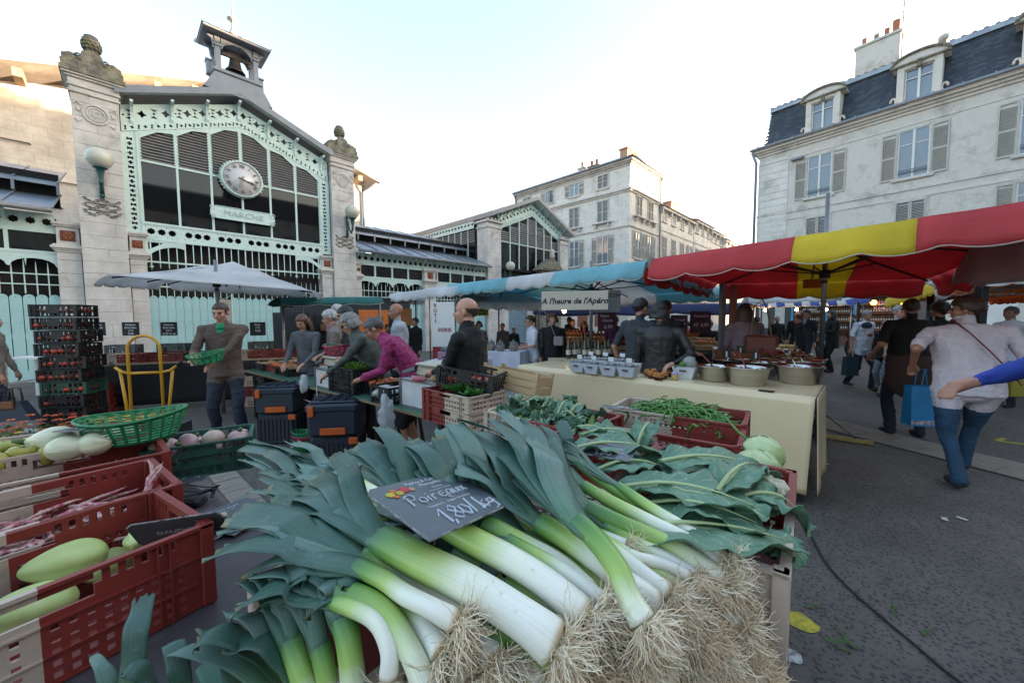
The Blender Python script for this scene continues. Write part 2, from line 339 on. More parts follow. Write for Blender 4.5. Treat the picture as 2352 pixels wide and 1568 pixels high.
# ================================================ stone pillars with finials
def wreath(bm, cx, cz, r, y, mi=0, pts=10):
 bm.tube([(cx+r*math.cos(t*math.pi/8), y, cz+r*math.sin(t*math.pi/8)) for t in range(16)], r*.13, 5, mi, closed=True)
def pillar(label, x0, x1, y0, y1, ztop, fin, rn=1., rt=True, course=.36, cornice=True, group=None):
 w = x1-x0; cx = (x0+x1)/2
 t = thing('stone_pillar', label, 'pillar', FW(cx, y0), 46.)
 hb = w/2; z = 0.; k = 0; dep = y1-y0
 ms = {}
 while z < ztop-.55:
  h = min(course*random.uniform(.9, 1.1), ztop-.55-z)
  sp = random.uniform(-.25, .25)*w if k % 2 else None
  if h < .1: break
  for (a, b_) in ([(-hb, sp), (sp, hb)] if sp is not None else [(-hb, hb)]):
   q = MB(); pr = random.uniform(-.004, .004); q.cbox(a+.002, b_-.002, pr, dep, z+.002, z+h-.003, .006); q.obj('stone_block', M_stone, t)
  z += h; k += 1
 q = MB(); q.box(-hb+.02, hb-.02, .02, dep-.02, 0, ztop-.3); q.obj('mortar_core', M_stone, t)
 q = MB(); zt = ztop-.55
 for a, h, e in ((0, .06, .04), (.06, .1, .01), (.16, .05, .05), (.21, .16, .03), (.37, .06, .08), (.43, .05, .13)): q.cbox(-hb-e, hb+e, -e, dep+e, zt+a, zt+a+h, .008)
 q.obj('cornice', M_stone, t)
 q = MB(); zt = ztop-.07; e = .16
 q.cbox(-hb-e, hb+e, -e, dep+e, zt, zt+.12, .01); q.cbox(-hb-e+.03, hb+e-.03, -e+.03, dep+e-.03, zt+.12, zt+.3, .015)
 # carved crest: stepped scroll shape with pine-cone finial
 poly = [(-hb-.1, zt+.3), (-hb-.1, zt+.42), (-hb+.05, zt+.5), (-.25*w, zt+.47), (-.2*w, zt+.62), (-.08*w, zt+.68), (.08*w, zt+.68), (.2*w, zt+.62), (.25*w, zt+.47), (hb-.05, zt+.5), (hb+.1, zt+.42), (hb+.1, zt+.3)]
 q.prism(poly, -.1, dep*.55); 
 for s_ in (-1, 1): q.tube([(s_*(.28*w+.05*math.cos(a)), -.12, zt+.45+.06*math.sin(a)) for a in np.linspace(0, 5, 9)], .025, 5)
 q.obj('crest', M_stone_top, t)
 q = MB(); zz = zt+.66; q.lathe([(.06, zz), (.1, zz+.05), (.07, zz+.1), (.13, zz+.16), (.185, zz+.3), (.18, zz+.4), (.12, zz+.52), (.03, zz+.6)], 14, M=TR(0, dep*.25, 0))
 for i in range(5):
  for j in range(12):
   a = 2*math.pi*(j+.5*(i % 2))/12; r = (.165, .185, .18, .15, .11)[i]; q.ball((r*math.cos(a), dep*.25+r*math.sin(a), zz+.2+.08*i), .035, 5, 4)
 q.obj('pine_cone_finial', M_stone_top, t)
 if rt:   # carved medallion with the letters RT
  zc = ztop-1.02; q = MB(); wreath(q, 0, zc, w*.27, -.01); wreath(q, 0, zc, w*.19, -.005)
  for s_ in (-1, 1):
   q.tube([(s_*w*.3, -.01, zc-.2), (s_*w*.38, -.01, zc-.28), (s_*w*.42, -.01, zc-.2)], .02, 5); q.tube([(s_*w*.3, -.01, zc+.18), (s_*w*.4, -.01, zc+.26), (s_*w*.44, -.01, zc+.17)], .022, 5)
   q.ball((s_*w*.36, 0, zc+.05), (.05, .03, .07), 6, 5)
  q.obj('carved_medallion', M_stone, t); text('RT', .24*w/.9, M_stone, t, (0, -.004, zc), depth=.03, offset=.004)
 # carved cartouche at lamp foot
 zc = 4.9; q = MB()
 for r in range(3):
  for s_ in (-1, 1):
   for j in range(5):
    a0 = j*.085*w+.02; q.tube([(s_*(a0+.035*math.cos(a)), -.012, zc-.17*r+.03*math.sin(a)+.05*math.cos(j*1.4)) for a in np.linspace(0, 5.2, 7)], .016, 4)
 q.tube([(-w*.36, -.01, zc-.07), (w*.36, -.01, zc-.07)], .02, 5); q.tube([(-w*.3, -.01, zc-.25), (w*.3, -.01, zc-.25)], .018, 5)
 q.obj('carved_cartouche', mat('weathered_carving', (.33, .3, .26), .9, c2=(.13, .12, .1), ns=7, amt=1), t)
 return t
pil1 = pillar('tall stone pillar left of the mint market gable, lamp on its face', -.66, .24, 15.65, 16.5, 8.25, 1)
pil2 = pillar('tall stone pillar right of the mint market gable, between gable and low roof', 6.04, 6.95, 15.75, 16.5, 8.22, 1)
def pilaster(label, x0, x1, y0, y1, ztop, zc, side=None, group=None):   # low flanking pilaster with rosette block
 w = x1-x0; t = thing('stone_pilaster', label, 'pilaster', FW((x0+x1)/2, y0), 46.); hb = w/2; dep = y1-y0; z = 0
 while z < zc-.02:
  h = min(.36, zc-z); q = MB(); q.cbox(-hb, hb, 0, dep, z+.002, z+h-.003, .006); q.obj('stone_block', M_stone, t); z += h
 q = MB()
 for a, h, e in ((0, .05, .03), (.05, .05, .06), (.1, .06, .1), (.16, .05, .06)): q.cbox(-hb-e, hb+e, -e, dep, zc+a, zc+a+h, .006)
 q.cbox(-hb+.01, hb-.01, .01, dep, zc+.21, ztop-.12, .008)
 for a, h, e in ((.12, .05, .03), (.07, .07, .06)): q.cbox(-hb-e, hb+e, -e, dep, ztop-a, ztop-a+h, .006)
 q.obj('moulding', M_stone, t); zr = (zc+.21+ztop-.12)/2; r = min(hb*.62, (ztop-zc-.33)/2*.8)
 q = MB(); q.box(-r, r, -.008, .02, zr-r, zr+r, 0); q.obj('rosette_plate', mat('terracotta_dark', (.18, .06, .03), .85), t)
 q = MB()
 for k in range(6): a = k*math.pi/3; q.ball((r*.5*math.cos(a), -.012, zr+r*.5*math.sin(a)), (r*.3, .02, r*.3), 6, 4)
 q.ball((0, -.015, zr), (r*.22, .03, r*.22), 6, 4); q.obj('rosette', M_terra, t); return t
pilaster('low pilaster with terracotta rosette on the left side of the left pillar', -1.12, -.68, 15.85, 16.5, 4.25, 3.45)
pilaster('low pilaster with terracotta rosette between left pillar and gable doors', .26, .62, 15.85, 16.5, 4.2, 3.42)
pilaster('low pilaster with rosette between gable doors and right pillar', 5.62, 6.02, 15.85, 16.5, 4.12, 3.42)
pilaster('slim pilaster on the right side of the right pillar', 6.98, 7.2, 15.85, 16.5, 4.0, 3.3)
pilaster('middle pilaster of the low market wing, two rosettes', 10.3, 10.95, 15.8, 16.5, 4.0, 3.3)
# ================================================ lamps
def lamp(label, x, y, z, arm=.55):
 t = thing('wall_lamp', label, 'lamp', FW(x, y, z), 46., 'globe lamps on the stone pillars')
 q = MB(); q.ball((0, -arm, .08), .27, 24, 14); q.obj('lamp_globe', M_globe, t)
 q = MB(); q.lathe([(.03, -.62), (.05, -.55), (.035, -.5), (.05, -.42), (.07, -.3), (.09, -.2), (.14, -.185), (.15, -.16), (.05, -.15)], 12, M=TR(0, -arm, 0))
 q.tube([(0, -arm, -.6), (0, -arm*.75, -.72), (0, -arm*.5, -.6), (0, -arm*.35, -.42), (0, -.1, -.3)], .032, 7)
 q.tube([(0, -arm*.5, -.6), (0, -arm*.3, -.45), (0, -arm*.42, -.3), (0, -.2, -.22)], .02, 6)
 q.tube([(0, -.03, -.78), (0, -.06, -.5), (0, -.03, -.05)], [.05, .045, .055], 8); q.ball((0, -.05, 0), .06, 8, 6); q.ball((0, -.05, -.8), .06, 8, 6)
 q.obj('lamp_bracket', M_iron, t); return t
lamp('milky globe lamp on green bracket, on the left stone pillar', -.2, 15.65, 5.85)
lamp('milky globe lamp on green bracket, on the pillar right of the clock gable', 6.6, 15.75, 5.78)
# ================================================ market gable
GX = 3.12
gab = thing('market_gable', 'mint green iron gable of the covered market between two stone pillars', 'market hall', FW(GX, 16), 46.)
SL = .385
def rk(x, z0): return z0-SL*abs(x)
q = MB()
for s_ in (-1, 1):
 q.add([(0, -.45, 9.26), (s_*2.95, -.45, 9.26-SL*2.95), (s_*2.95, 9, 9.26-SL*2.95), (0, 9, 9.26)], [(0, 1, 2, 3) if s_ > 0 else (3, 2, 1, 0)])
 q.add([(0, -.45, 9.2), (s_*2.95, -.45, 9.2-SL*2.95), (s_*2.95, -.02, 9.2-SL*2.95), (0, -.02, 9.2)], [(3, 2, 1, 0) if s_ > 0 else (0, 1, 2, 3)], 1)
 q.add([(0, -.46, 9.3), (s_*2.95, -.46, 9.3-SL*2.95), (s_*2.95, -.46, 9.1-SL*2.95), (0, -.46, 9.1)], [(3, 2, 1, 0) if s_ > 0 else (0, 1, 2, 3)])
q.obj('roof', [M_zincd, mat('mint_soffit', (.74, .8, .77), .6)], gab)
# pierced frieze under the rake (one plate per bay, real cut-outs)
bays = [-2.52+.84*k for k in range(7)]
for s_ in (-1, 1):
 for i in range(3):
  a, c = s_*.84*i, s_*.84*(i+1)
  if i == 2: c = s_*2.86
  zt, zb = 8.92, 8.36
  out = [(a, rk(a, zt)), (c, rk(c, zt)), (c, rk(c, zb)), (a, rk(a, zb))]; holes = []
  for k in range(4 if i < 3 else 2):
   x = a+(c-a)*(k+.7)/4.4; zc = rk(x, 8.64)
   if k % 2 == 0: holes.append(star(x, zc, .12, 4, .5, 0))
   else:
    for dz in (-1, 1): holes.append([(x-.09, zc+dz*.13), (x+.09, zc+dz*.13), (x, zc+dz*.06)])
    holes.append(star(x, zc, .045, 4, .6))
  k = 4; x = a+(c-a)*.95; holes.append(star(x, rk(x, 8.64), .035, 4, .6))
  shape2d('pierced_frieze', [out]+holes, M_mint, gab, .03, (0, -.03, 0))
  out = [(a, rk(a, 8.37)), (c, rk(c, 8.37)), (c, rk(c, 8.17)), (a, rk(a, 8.17))]; holes = []
  for k in range(8):
   x = a+(c-a)*(k+.6)/8.2; zc = rk(x, 8.27); holes.append(plus(x, zc, .045) if k % 2 == 0 else [(x-.03, zc-.06), (x+.03, zc-.06), (x+.012, zc), (x+.03, zc+.06), (x-.03, zc+.06), (x-.012, zc)])
  shape2d('pierced_band', [out]+holes, M_mint, gab, .04, (0, -.055, 0))
# brackets under the soffit
def bracket(x, z, h=.62):
 q = MB(); pr = [(-.02, 0), (-.4, 0), (-.42, -.06), (-.36, -.1), (-.3, -.07), (-.2, -.12), (-.12, -.26), (-.09, -.42), (-.11, -.5), (-.08, -h+.04), (-.04, -h), (-.02, -h)]
 vs = [(x-.035, a, z+b_) for a, b_ in pr]+[(x+.035, a, z+b_) for a, b_ in pr]; n = len(pr)
 q.add(vs, [tuple(range(n)), tuple(range(2*n-1, n-1, -1))]+[(i, (i+1) % n, (i+1) % n+n, i+n) for i in range(n)]); q.obj('roof_bracket', M_mint, gab)
for x in (-2.62, -1.72, -.86, -.0, .86, 1.72, 2.62): bracket(x, rk(x, 8.93))
# mullions, bars, panes and louvre slats
for i, x in enumerate(bays):
 zt = rk(x, 8.18); q = MB(); q.box(x-.03, x+.03, -.05, .02, 4.55, zt)
 if 0 < i < 6 or True:
  for k in range(int((zt-6.4)/.09)):
   for d in ((-1,) if i == 6 else (1,) if i == 0 else (-1, 1)): q.box(x+d*.03 if d > 0 else x-.055, x+.055 if d > 0 else x-.03, -.055, .0, 6.42+k*.09, 6.47+k*.09)
 q.obj('mullion', M_mint, gab)
for i in range(6):
 a, c = bays[i]+.03, bays[i+1]-.03
 q = MB(); q.box(a, c, 0, .012, 4.56, 6.34); q.obj('pane', M_gl, gab)
 q = MB(); q.box(a, c, -.04, .02, 6.34, 6.4); q.obj('glazing_bar', M_mint, gab)
 z = 6.42
 while True:
  zl, zr = rk(a, 8.05), rk(c, 8.05)
  if z > max(zl, zr)-.02: break
  la, lc = a, c
  if z > zl: la = (c+(zr-z)/SL*1) if c < 0 else a
  if a < 0 and z > zl: la = min(c, -(8.05-z)/SL)
  if c > 0 and z > zr: lc = max(a, (8.05-z)/SL)
  if lc-la > .05:
   q = MB(); q.add([(la, -.03, z), (lc, -.03, z), (lc, .035, z+.075), (la, .035, z+.075), (la, -.03, z-.012), (lc, -.03, z-.012), (lc, .035, z+.063), (la, .035, z+.063)], [(0, 1, 2, 3), (7, 6, 5, 4), (4, 5, 1, 0), (3, 2, 6, 7)]); q.obj('slat', M_louv, gab)
  z += .088
 # gusset at the head of each bay
 hi, lo = (c, a) if a < 0 else (a, c)
 shape2d('gusset', [[(lo, rk(lo, 8.18)), (hi, rk(hi, 8.18)), (hi, rk(hi, 8.02)), ((hi+lo)/2, rk((hi+lo)/2, 8.12)-.02), (lo, rk(lo, 8.18)-.22)]], M_mint, gab, .03, (0, -.045, 0))
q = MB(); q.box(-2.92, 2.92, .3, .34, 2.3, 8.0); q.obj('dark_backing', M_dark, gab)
# vertical pierced strips at both sides
for s_ in (-1, 1):
 x0, x1 = (s_*2.86, s_*2.55); zt = rk(2.7, 8.17); cx = (x0+x1)/2; holes = []
 z = 4.35; k = 0
 while z < zt-.1:
  holes.append(plus(cx, z, .055) if k % 2 == 0 else [(cx-.06, z-.05), (cx, z-.02), (cx+.06, z-.05), (cx+.06, z+.05), (cx, z+.02), (cx-.06, z+.05)]); z += .135; k += 1
 shape2d('pierced_strip', [[(x0, 4.2), (x1, 4.2), (x1, rk(x1, 8.17)), (x0, rk(x0, 8.17))]]+holes, M_mint, gab, .03, (0, -.03, 0))
 q = MB()
 for xx in (x0, x1): q.box(xx-.02, xx+.02, -.07, .0, 4.2, rk(xx, 8.16))
 q.obj('strip_edge', M_mint, gab)
q = MB(); q.box(-2.9, 2.9, .05, .08, 4.0, 8.0); 
# lower star band: one plate per bay
for i in range(6):
 a, c = bays[i]-(.05 if i == 0 else 0), bays[i+1]+(.05 if i == 5 else 0); holes = [star(a+(c-a)*(k+.85)/3.7, 4.3, .105, 8, .74) for k in range(3)]
 for k in range(3):
  for dz in (-.15, .15): holes.append(star(a+(c-a)*(k+.35)/3.7, 4.3+dz, .018, 3, .6))
 shape2d('star_panel', [[(a, 4.06), (c, 4.06), (c, 4.54), (a, 4.54)]]+holes, M_mint, gab, .03, (0, -.04, 0))
q = MB(); q.box(-2.56, 2.56, -.08, 0, 4.5, 4.57); q.box(-2.56, 2.56, -.08, 0, 4.02, 4.08); q.box(-2.56, 2.56, -.07, -.02, 3.36, 3.41); q.box(-2.5, 2.5, -.06, -.02, 2.62, 2.66); q.obj('rail', M_mint, gab)
# corner arches
for s_ in (-1, 1):
 out = [(s_*2.55, 4.04), (s_*1.62, 4.04), (s_*1.6, 3.82), (s_*1.72, 3.86)]+[(s_*(1.72+.8*math.sin(t)), 3.3+.56*math.cos(t)+.02) for t in np.linspace(.15, 1.45, 8)]+[(s_*2.55, 3.2)]
 shape2d('corner_arch', [out, [(s_*2.45, 3.97), (s_*2.1, 3.97), (s_*2.45, 3.74)]], M_mint, gab, .04, (0, -.05, 0))
# hanging spikes
for i in range(25):
 x = -2.4+i*.2; big = i % 4 == 0; q = MB(); q.tube([(x, -.045, 4.04), (x, -.045, 3.25), (x, -.045, 3.12 if big else 3.18)], [.014 if not big else .02, .014 if not big else .02, .002], 6)
 if big: q.box(x-.05, x+.05, -.055, -.035, 3.22, 3.25)
 q.obj('spindle', M_mint, gab)
for i in range(30):
 x = -2.42+i*.167; q = MB(); q.tube([(x, -.045, 2.3), (x, -.045, 2.86), (x, -.045, 3.02)], [.011, .011, .002], 5); q.obj('spike', M_mint, gab)
def board_door(t, x0, x1, y, n, z1=2.36, m=None):
 w = (x1-x0)/n
 out = [(-w/2+.008, 0), (w/2-.008, 0), (w/2-.008, z1-.1)]+[((w/2-.008)*math.cos(a), z1-.1+.1*math.sin(a)) for a in np.linspace(.2, math.pi-.2, 7)]+[(-w/2+.008, z1-.1)]
 first = shape2d('board', [out, star(0, z1-.07, .012, 3, .9)], m or M_mint2, t, .025, (x0+w/2, y, 0))
 for k in range(1, n): mobj('board', first.data, t, loc=(x0+w*(k+.5), y+random.uniform(-.004, .004), 0), rot=(rad(90), 0, 0))
 q = MB(); q.box(x0, x1, y+.02, y+.05, .25, .37); q.box(x0, x1, y+.02, y+.05, 1.15, 1.25); q.box(x0, x1, y-.03, y-.013, .0, .3); q.obj('door_rail', M_mint2, t)
board_door(gab, -2.5, -.92, -.02, 8); board_door(gab, -.45, 1.75, -.02, 11); board_door(gab, 2.05, 2.5, -.02, 2)
for x0, x1 in ((-.92, -.45), (1.75, 2.05)):   # folding lattice gate between the boards
 for k in range(9):
  for s_ in (0, 1):
   q = MB(); q.bar((x0 if s_ else x1, -.03-.01*s_, .1+k*.26), (x1 if s_ else x0, -.03-.01*s_, .1+(k+1)*.26), .02, .008); q.obj('lattice_bar', M_mint, gab)
 for x in (x0, x1): q = MB(); q.box(x-.015, x+.015, -.05, -.01, 0, 2.5); q.obj('lattice_post', M_mint, gab)
# clock
ck = thing('market_clock', 'round white clock with roman numerals on the mint gable', 'clock', FW(3.1, 15.9, 6.38), 46.)
q = MB(); q.lathe([(.6, -.05), (.6, .13), (.58, .15), (.55, .15), (.545, .1)], 40, M=TR(rx=90), caps=False); q.tube([(.565*math.cos(a), -.145, .565*math.sin(a)) for a in np.linspace(0, 2*math.pi, 40, endpoint=False)], .02, 6, closed=True)
for k in range(26): a = math.pi*.5+(k-12)*.17; q.box(-.025, .025, -.06, -.02, .58, .64, M=Matrix.Rotation(-(a-math.pi/2), 4, 'Y'))
q.obj('clock_case', M_mint, ck)
q = MB(); q.lathe([(.545, .0), (.545, .01)], 40, M=TR(y=-.12, rx=90)); q.obj('clock_face', mat('clock_enamel', (.66, .63, .6), .12, spec=.8, c2=(.56, .54, .53), ns=2, amt=.8), ck)
nums = ['XII', 'I', 'II', 'III', 'IIII', 'V', 'VI', 'VII', 'VIII', 'IX', 'X', 'XI']; M_ink = mat('clock_ink', (.05, .05, .06), .4)
for k, s_ in enumerate(nums):
 a = -k*math.pi/6; me = text_mesh(s_, .13, .004, offset=.002); me.materials.clear(); me.materials.append(M_ink)
 o = mobj('numeral', me, ck); o.matrix_local = Matrix.Translation((-.42*math.sin(a), -.147, .42*math.cos(a))) @ Matrix.Rotation(-a, 4, 'Y') @ Matrix.Rotation(rad(90), 4, 'X')
q = MB()
for k in range(60): a = k*math.pi/30; q.ball((.505*math.sin(a), -.145, .505*math.cos(a)), .007 if k % 5 else .012, 4, 3)
q.obj('minute_dots', M_ink, ck)
def hand(a, L_, w, m):
 q = MB(); q.add([(0, -.16, -.1), (w*.5, -.16, -.12), (w*.35, -.16, L_*.45), (w*.9, -.16, L_*.62), (0, -.16, L_), (-w*.9, -.16, L_*.62), (-w*.35, -.16, L_*.45), (-w*.5, -.16, -.12)], [tuple(range(7, -1, -1))], 0, Matrix.Rotation(a, 4, 'Y')); q.obj('clock_hand', m, ck)
hand(rad(195), .3, .07, mat('warm_hand', (.35, .28, .22), .5)); hand(rad(106), .46, .05, M_ink)
# sign MARCHE
sg = thing('market_sign', 'mint scroll plaque lettered MARCHE under the clock', 'sign', FW(3.12, 15.86, 5.18), 46.)
out = [(-.78, .2), (-.9, .14), (-.93, 0), (-.9, -.14), (-.78, -.2), (.78, -.2), (.9, -.14), (.93, 0), (.9, .14), (.78, .2)]
shape2d('plaque', [out], M_mint, sg, .03); q = MB()
for s_ in (-1, 1):
 for z in (-.13, .13): q.tube([(s_*(.86+.07*math.cos(a)), -.02, z+.07*math.sin(a)) for a in np.linspace(0, 5.5, 10)], .018, 6)
q.tube([(-.76, -.02, .2), (.76, -.02, .2)], .016, 6); q.tube([(-.76, -.02, -.2), (.76, -.02, -.2)], .016, 6); q.obj('scroll_rim', M_mint, sg)
text('MARCHE', .27, mat('plaque_letters', (.46, .6, .55), .5), sg, (0, -.02, 0), depth=.03, space=1.12)
# bell tower
bt = thing('bell_tower', 'grey zinc bell turret with bronze bell and finials over the market gable', 'bell tower', FW(3.1, 16.0, 0), 46.)
q = MB(); q.add([(-.95, -.45, 9.0), (.95, -.45, 9.0), (.62, -.42, 9.62), (-.62, -.42, 9.62), (-.95, 1.0, 9.0), (.95, 1.0, 9.0), (.62, .4, 9.62), (-.62, .4, 9.62)], [(0, 1, 2, 3), (1, 5, 6, 2), (5, 4, 7, 6), (4, 0, 3, 7)])
q.cbox(-.68, .68, -.47, .45, 9.6, 9.72, .02)
q.obj('turret_base', M_zincd, bt)
for s_ in (-1, 1):
 for yy in (-.3, .28):
  q = MB(); q.cbox(s_*.52-.075, s_*.52+.075, yy-.07, yy+.07, 9.7, 10.75, .012); q.cbox(s_*.52-.11, s_*.52+.11, yy-.1, yy+.1, 10.42, 10.5, .01); q.cbox(s_*.52-.1, s_*.52+.1, yy-.09, yy+.09, 10.52, 10.56, .01)
  q.prism([(s_*.6, 10.75), (s_*.78, 10.75), (s_*.75, 10.66), (s_*.66, 10.6), (s_*.62, 10.35), (s_*.6, 10.35)], yy-.04, yy+.04); q.obj('turret_post', M_zincd, bt)
 q = MB(); q.cbox(s_*.72-.07, s_*.72+.07, -.1, .12, 9.6, 10.0, .01); q.cbox(s_*.72-.09, s_*.72+.09, -.13, .15, 10.0, 10.06, .01); q.obj('side_scroll', M_zincd, bt)
for yy in (-.34, .3):
 out = [(-.42, 10.75), (.42, 10.75), (.42, 10.35)]+[(.4*math.cos(a), 10.35+.3*math.sin(a)) for a in np.linspace(.05, math.pi-.05, 12)]+[(-.42, 10.35)]
 shape2d('turret_arch', [out], M_zincd, bt, .05, (0, yy, 0))
q = MB(); q.cbox(-.92, .92, -.66, .6, 10.75, 10.82, .02); q.add([(-.94, -.68, 10.82), (.94, -.68, 10.82), (.94, .62, 10.82), (-.94, .62, 10.82), (-.3, -.2, 11.05), (.3, -.2, 11.05), (.3, .2, 11.05), (-.3, .2, 11.05)], [(0, 1, 5, 4), (1, 2, 6, 5), (2, 3, 7, 6), (3, 0, 4, 7), (4, 5, 6, 7), (3, 2, 1, 0)]); q.obj('turret_roof', M_zincd, bt)
M_fin = mat('pale_zinc', (.5, .47, .43), .5, c2=(.4, .38, .35), ns=4)
for x, y in ((-.55, .0), (.6, 0)): q = MB(); q.cbox(x-.06, x+.06, y-.06, y+.06, 10.9, 11.2, .01); q.cbox(x-.085, x+.085, y-.085, y+.085, 11.1, 11.14, .01); q.tube([(x+.15+.05*math.cos(a), y, 11.02+.05*math.sin(a)) for a in np.linspace(0, 5.5, 9)], .015, 5); q.obj('roof_finial', M_fin, bt)
for x, y in ((-.93, -.73), (.93, -.73), (.93, .68), (-.93, .68)): q = MB(); q.add([(x-.07, y, 10.84), (x+.07, y, 10.84), (x, y+.05, 10.84), (x, y, 11.0)], [(0, 1, 3), (1, 2, 3), (2, 0, 3)]); q.obj('corner_leaf', M_fin, bt)
q = MB(); q.lathe([(.16, 11.0), (.13, 11.2), (.08, 11.35), (.05, 11.45), (.05, 11.6), (.17, 11.66), (.17, 11.69), (.04, 11.73), (.035, 12.5), (.01, 12.6)], 14)
for s_ in (-1, 1):
 for c_, r in (((.3, 11.15), .12), ((.24, 11.38), .09)): q.tube([(s_*(c_[0]+r*(1-k/12)*math.cos(k*.75)), 0, c_[1]+r*(1-k/12)*math.sin(k*.75)) for k in range(11)], .016, 5)
q.obj('centre_finial', M_fin, bt)
q = MB(); zb = 9.95; q.lathe([(.285, zb), (.29, zb+.02), (.25, zb+.07), (.19, zb+.16), (.165, zb+.3), (.15, zb+.4), (.1, zb+.45), (.02, zb+.46)], 22, caps=False); q.lathe([(.27, zb), (.18, zb+.15), (.14, zb+.38)], 16, 0, caps=False); q.ball((0, 0, zb+.03), .04, 8, 6); q.obj('bell', mat('bronze', (.10, .075, .06), .45, metal=.5, c2=(.06, .05, .045), ns=9), bt)
q = MB(); q.prism([(-.34, zb+.45), (.34, zb+.45), (.34, zb+.53), (.2, zb+.55), (.16, zb+.64), (.06, zb+.66), (-.06, zb+.66), (-.16, zb+.64), (-.2, zb+.55), (-.34, zb+.53)], -.05, .05); q.tube([(-.46, 0, zb+.48), (.46, 0, zb+.48)], .025, 6); q.obj('bell_headstock', mat('weathered_oak', (.2, .16, .13), .9, c2=(.12, .1, .085), ns=14), bt)
# ================================================ low wings (annexes)
def annex(label, x0, x1, dirn, doors=True):
 cx = x0; t = thing('market_wing', label, 'market hall', FW(x0, 16), 46.); L_ = x1-x0
 q = MB()   # lower roof slope, upper roof slope, gutter
 q.add([(-.1, -.5, 4.5), (L_, -.5, 4.5), (L_, 2.0, 5.35), (-.1, 2.0, 5.35)], [(0, 1, 2, 3)]); q.add([(-.1, 1.6, 5.65), (L_, 1.6, 5.65), (L_, 5, 6.85), (-.1, 5, 6.85)], [(0, 1, 2, 3)])
 q.add([(-.1, 1.6, 5.65), (L_, 1.6, 5.65), (L_, 1.6, 5.57), (-.1, 1.6, 5.57)], [(3, 2, 1, 0)]); q.obj('roof', M_zinc, t)
 n = int(L_/.8)
 for k in range(n+1):
  x = k*L_/n; q = MB(); q.bar((x, -.48, 4.53), (x, 2.0, 5.38), .035, .04); q.bar((x, 1.6, 5.67), (x, 5, 6.87), .035, .04); q.obj('roof_rib', M_zincd, t)
  q = MB(); q.box(x-.03, x+.03, 1.55, 1.62, 5.3, 5.6); q.obj('vent_strut', M_zincd, t)
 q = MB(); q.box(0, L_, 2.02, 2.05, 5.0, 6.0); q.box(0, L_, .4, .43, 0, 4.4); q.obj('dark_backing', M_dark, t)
 q = MB(); q.tube([(-.1, -.56, 4.45), (L_, -.56, 4.45)], .07, 8); q.box(-.1, L_, -.5, -.47, 4.42, 4.52); q.obj('gutter', M_zincd, t)
 q = MB(); q.add([(0, -.5, 4.44), (L_, -.5, 4.44), (L_, 0, 4.5), (0, 0, 4.5)], [(3, 2, 1, 0)]); q.obj('soffit', MATS['mint_soffit'], t)
 nb = max(1, round(L_/.86)); w = L_/nb
 pan = None
 for k in range(nb):
  a = k*w
  if pan is None:
   pan = shape2d('star_panel', [[(0, 3.98), (w, 3.98), (w, 4.44), (0, 4.44)]]+[star(w*(j+.5)/3, 4.22, .1, 8, .74) for j in range(3)], M_mint, t, .03, (a, -.03, 0))
   q = MB(); q.prism([(0, 0), (1, 0), (1, 1)], 0, .01); wn = MB(); wn.box(.025, w-.025, 0, .012, 3.45, 3.93); wnm = wn.mesh('pane', M_gl)
   br = MB(); pr = [(0, 0), (-.36, 0), (-.36, -.05), (-.22, -.1), (-.1, -.25), (-.05, -.4), (0, -.42)]; n_ = len(pr)
   br.add([(-.03, y, 4.43+z) for y, z in pr]+[(.03, y, 4.43+z) for y, z in pr], [tuple(range(n_)), tuple(range(2*n_-1, n_-1, -1))]+[(i, (i+1) % n_, (i+1) % n_+n_, i+n_) for i in range(n_)]); brm = br.mesh('roof_bracket', M_mint)
   ml_ = MB(); ml_.box(-.035, .035, -.05, .02, 3.36, 3.98); mlm = ml_.mesh('mullion', M_mint)
   out = [(0, 3.42), (w, 3.42), (w, 3.02)]+[(w/2+w*.46*math.cos(a_), 3.05+.2*math.sin(a_)) for a_ in np.linspace(0, math.pi, 9)]+[(0, 3.02)]
   va = shape2d('scalloped_valance', [out], M_mint, t, .03, (a, -.03, 0))
  else:
   mobj('star_panel', pan.data, t, loc=(a, -.03, 0), rot=(rad(90), 0, 0)); mobj('scalloped_valance', va.data, t, loc=(a, -.03, 0), rot=(rad(90), 0, 0))
  mobj('pane', wnm, t, loc=(a, 0, 0)); mobj('roof_bracket', brm, t, loc=(a, 0, 0)); mobj('mullion', mlm, t, loc=(a, 0, 0))
 q = MB(); q.box(0, L_, -.06, 0, 3.93, 3.99); q.box(0, L_, -.06, 0, 3.38, 3.45); q.box(0, L_, -.045, -.02, 2.82, 2.85); q.box(0, L_, -.045, -.02, 2.55, 2.58); q.obj('rail', M_mint, t)
 q = MB(); q.tube([(0, -.03, 2.3), (0, -.03, 2.98), (0, -.03, 3.18)], [.014, .014, .002], 5); sm_ = q.mesh('spike', M_mint)
 q = MB(); q.tube([(0, -.03, 3.4), (0, -.03, 3.2), (0, -.03, 3.05)], [.02, .018, .002], 5); hm_ = q.mesh('pendant', M_mint)
 for k in range(int(L_/.2)): mobj('spike', sm_, t, loc=(.1+k*.2, 0, random.uniform(-.03, .03)))
 for k in range(int(L_/.43)): mobj('pendant', hm_, t, loc=(.1+k*.43, 0, 0))
 board_door(t, 0, L_, 0, int(L_/.21), 2.3)
 return t
annex('long low mint market wing with zinc roofs right of the clock gable', 7.05, 14.4, 1)
wl = annex('low mint market wing with grey zinc roofs at the left picture edge', -5.2, -1.12, -1)
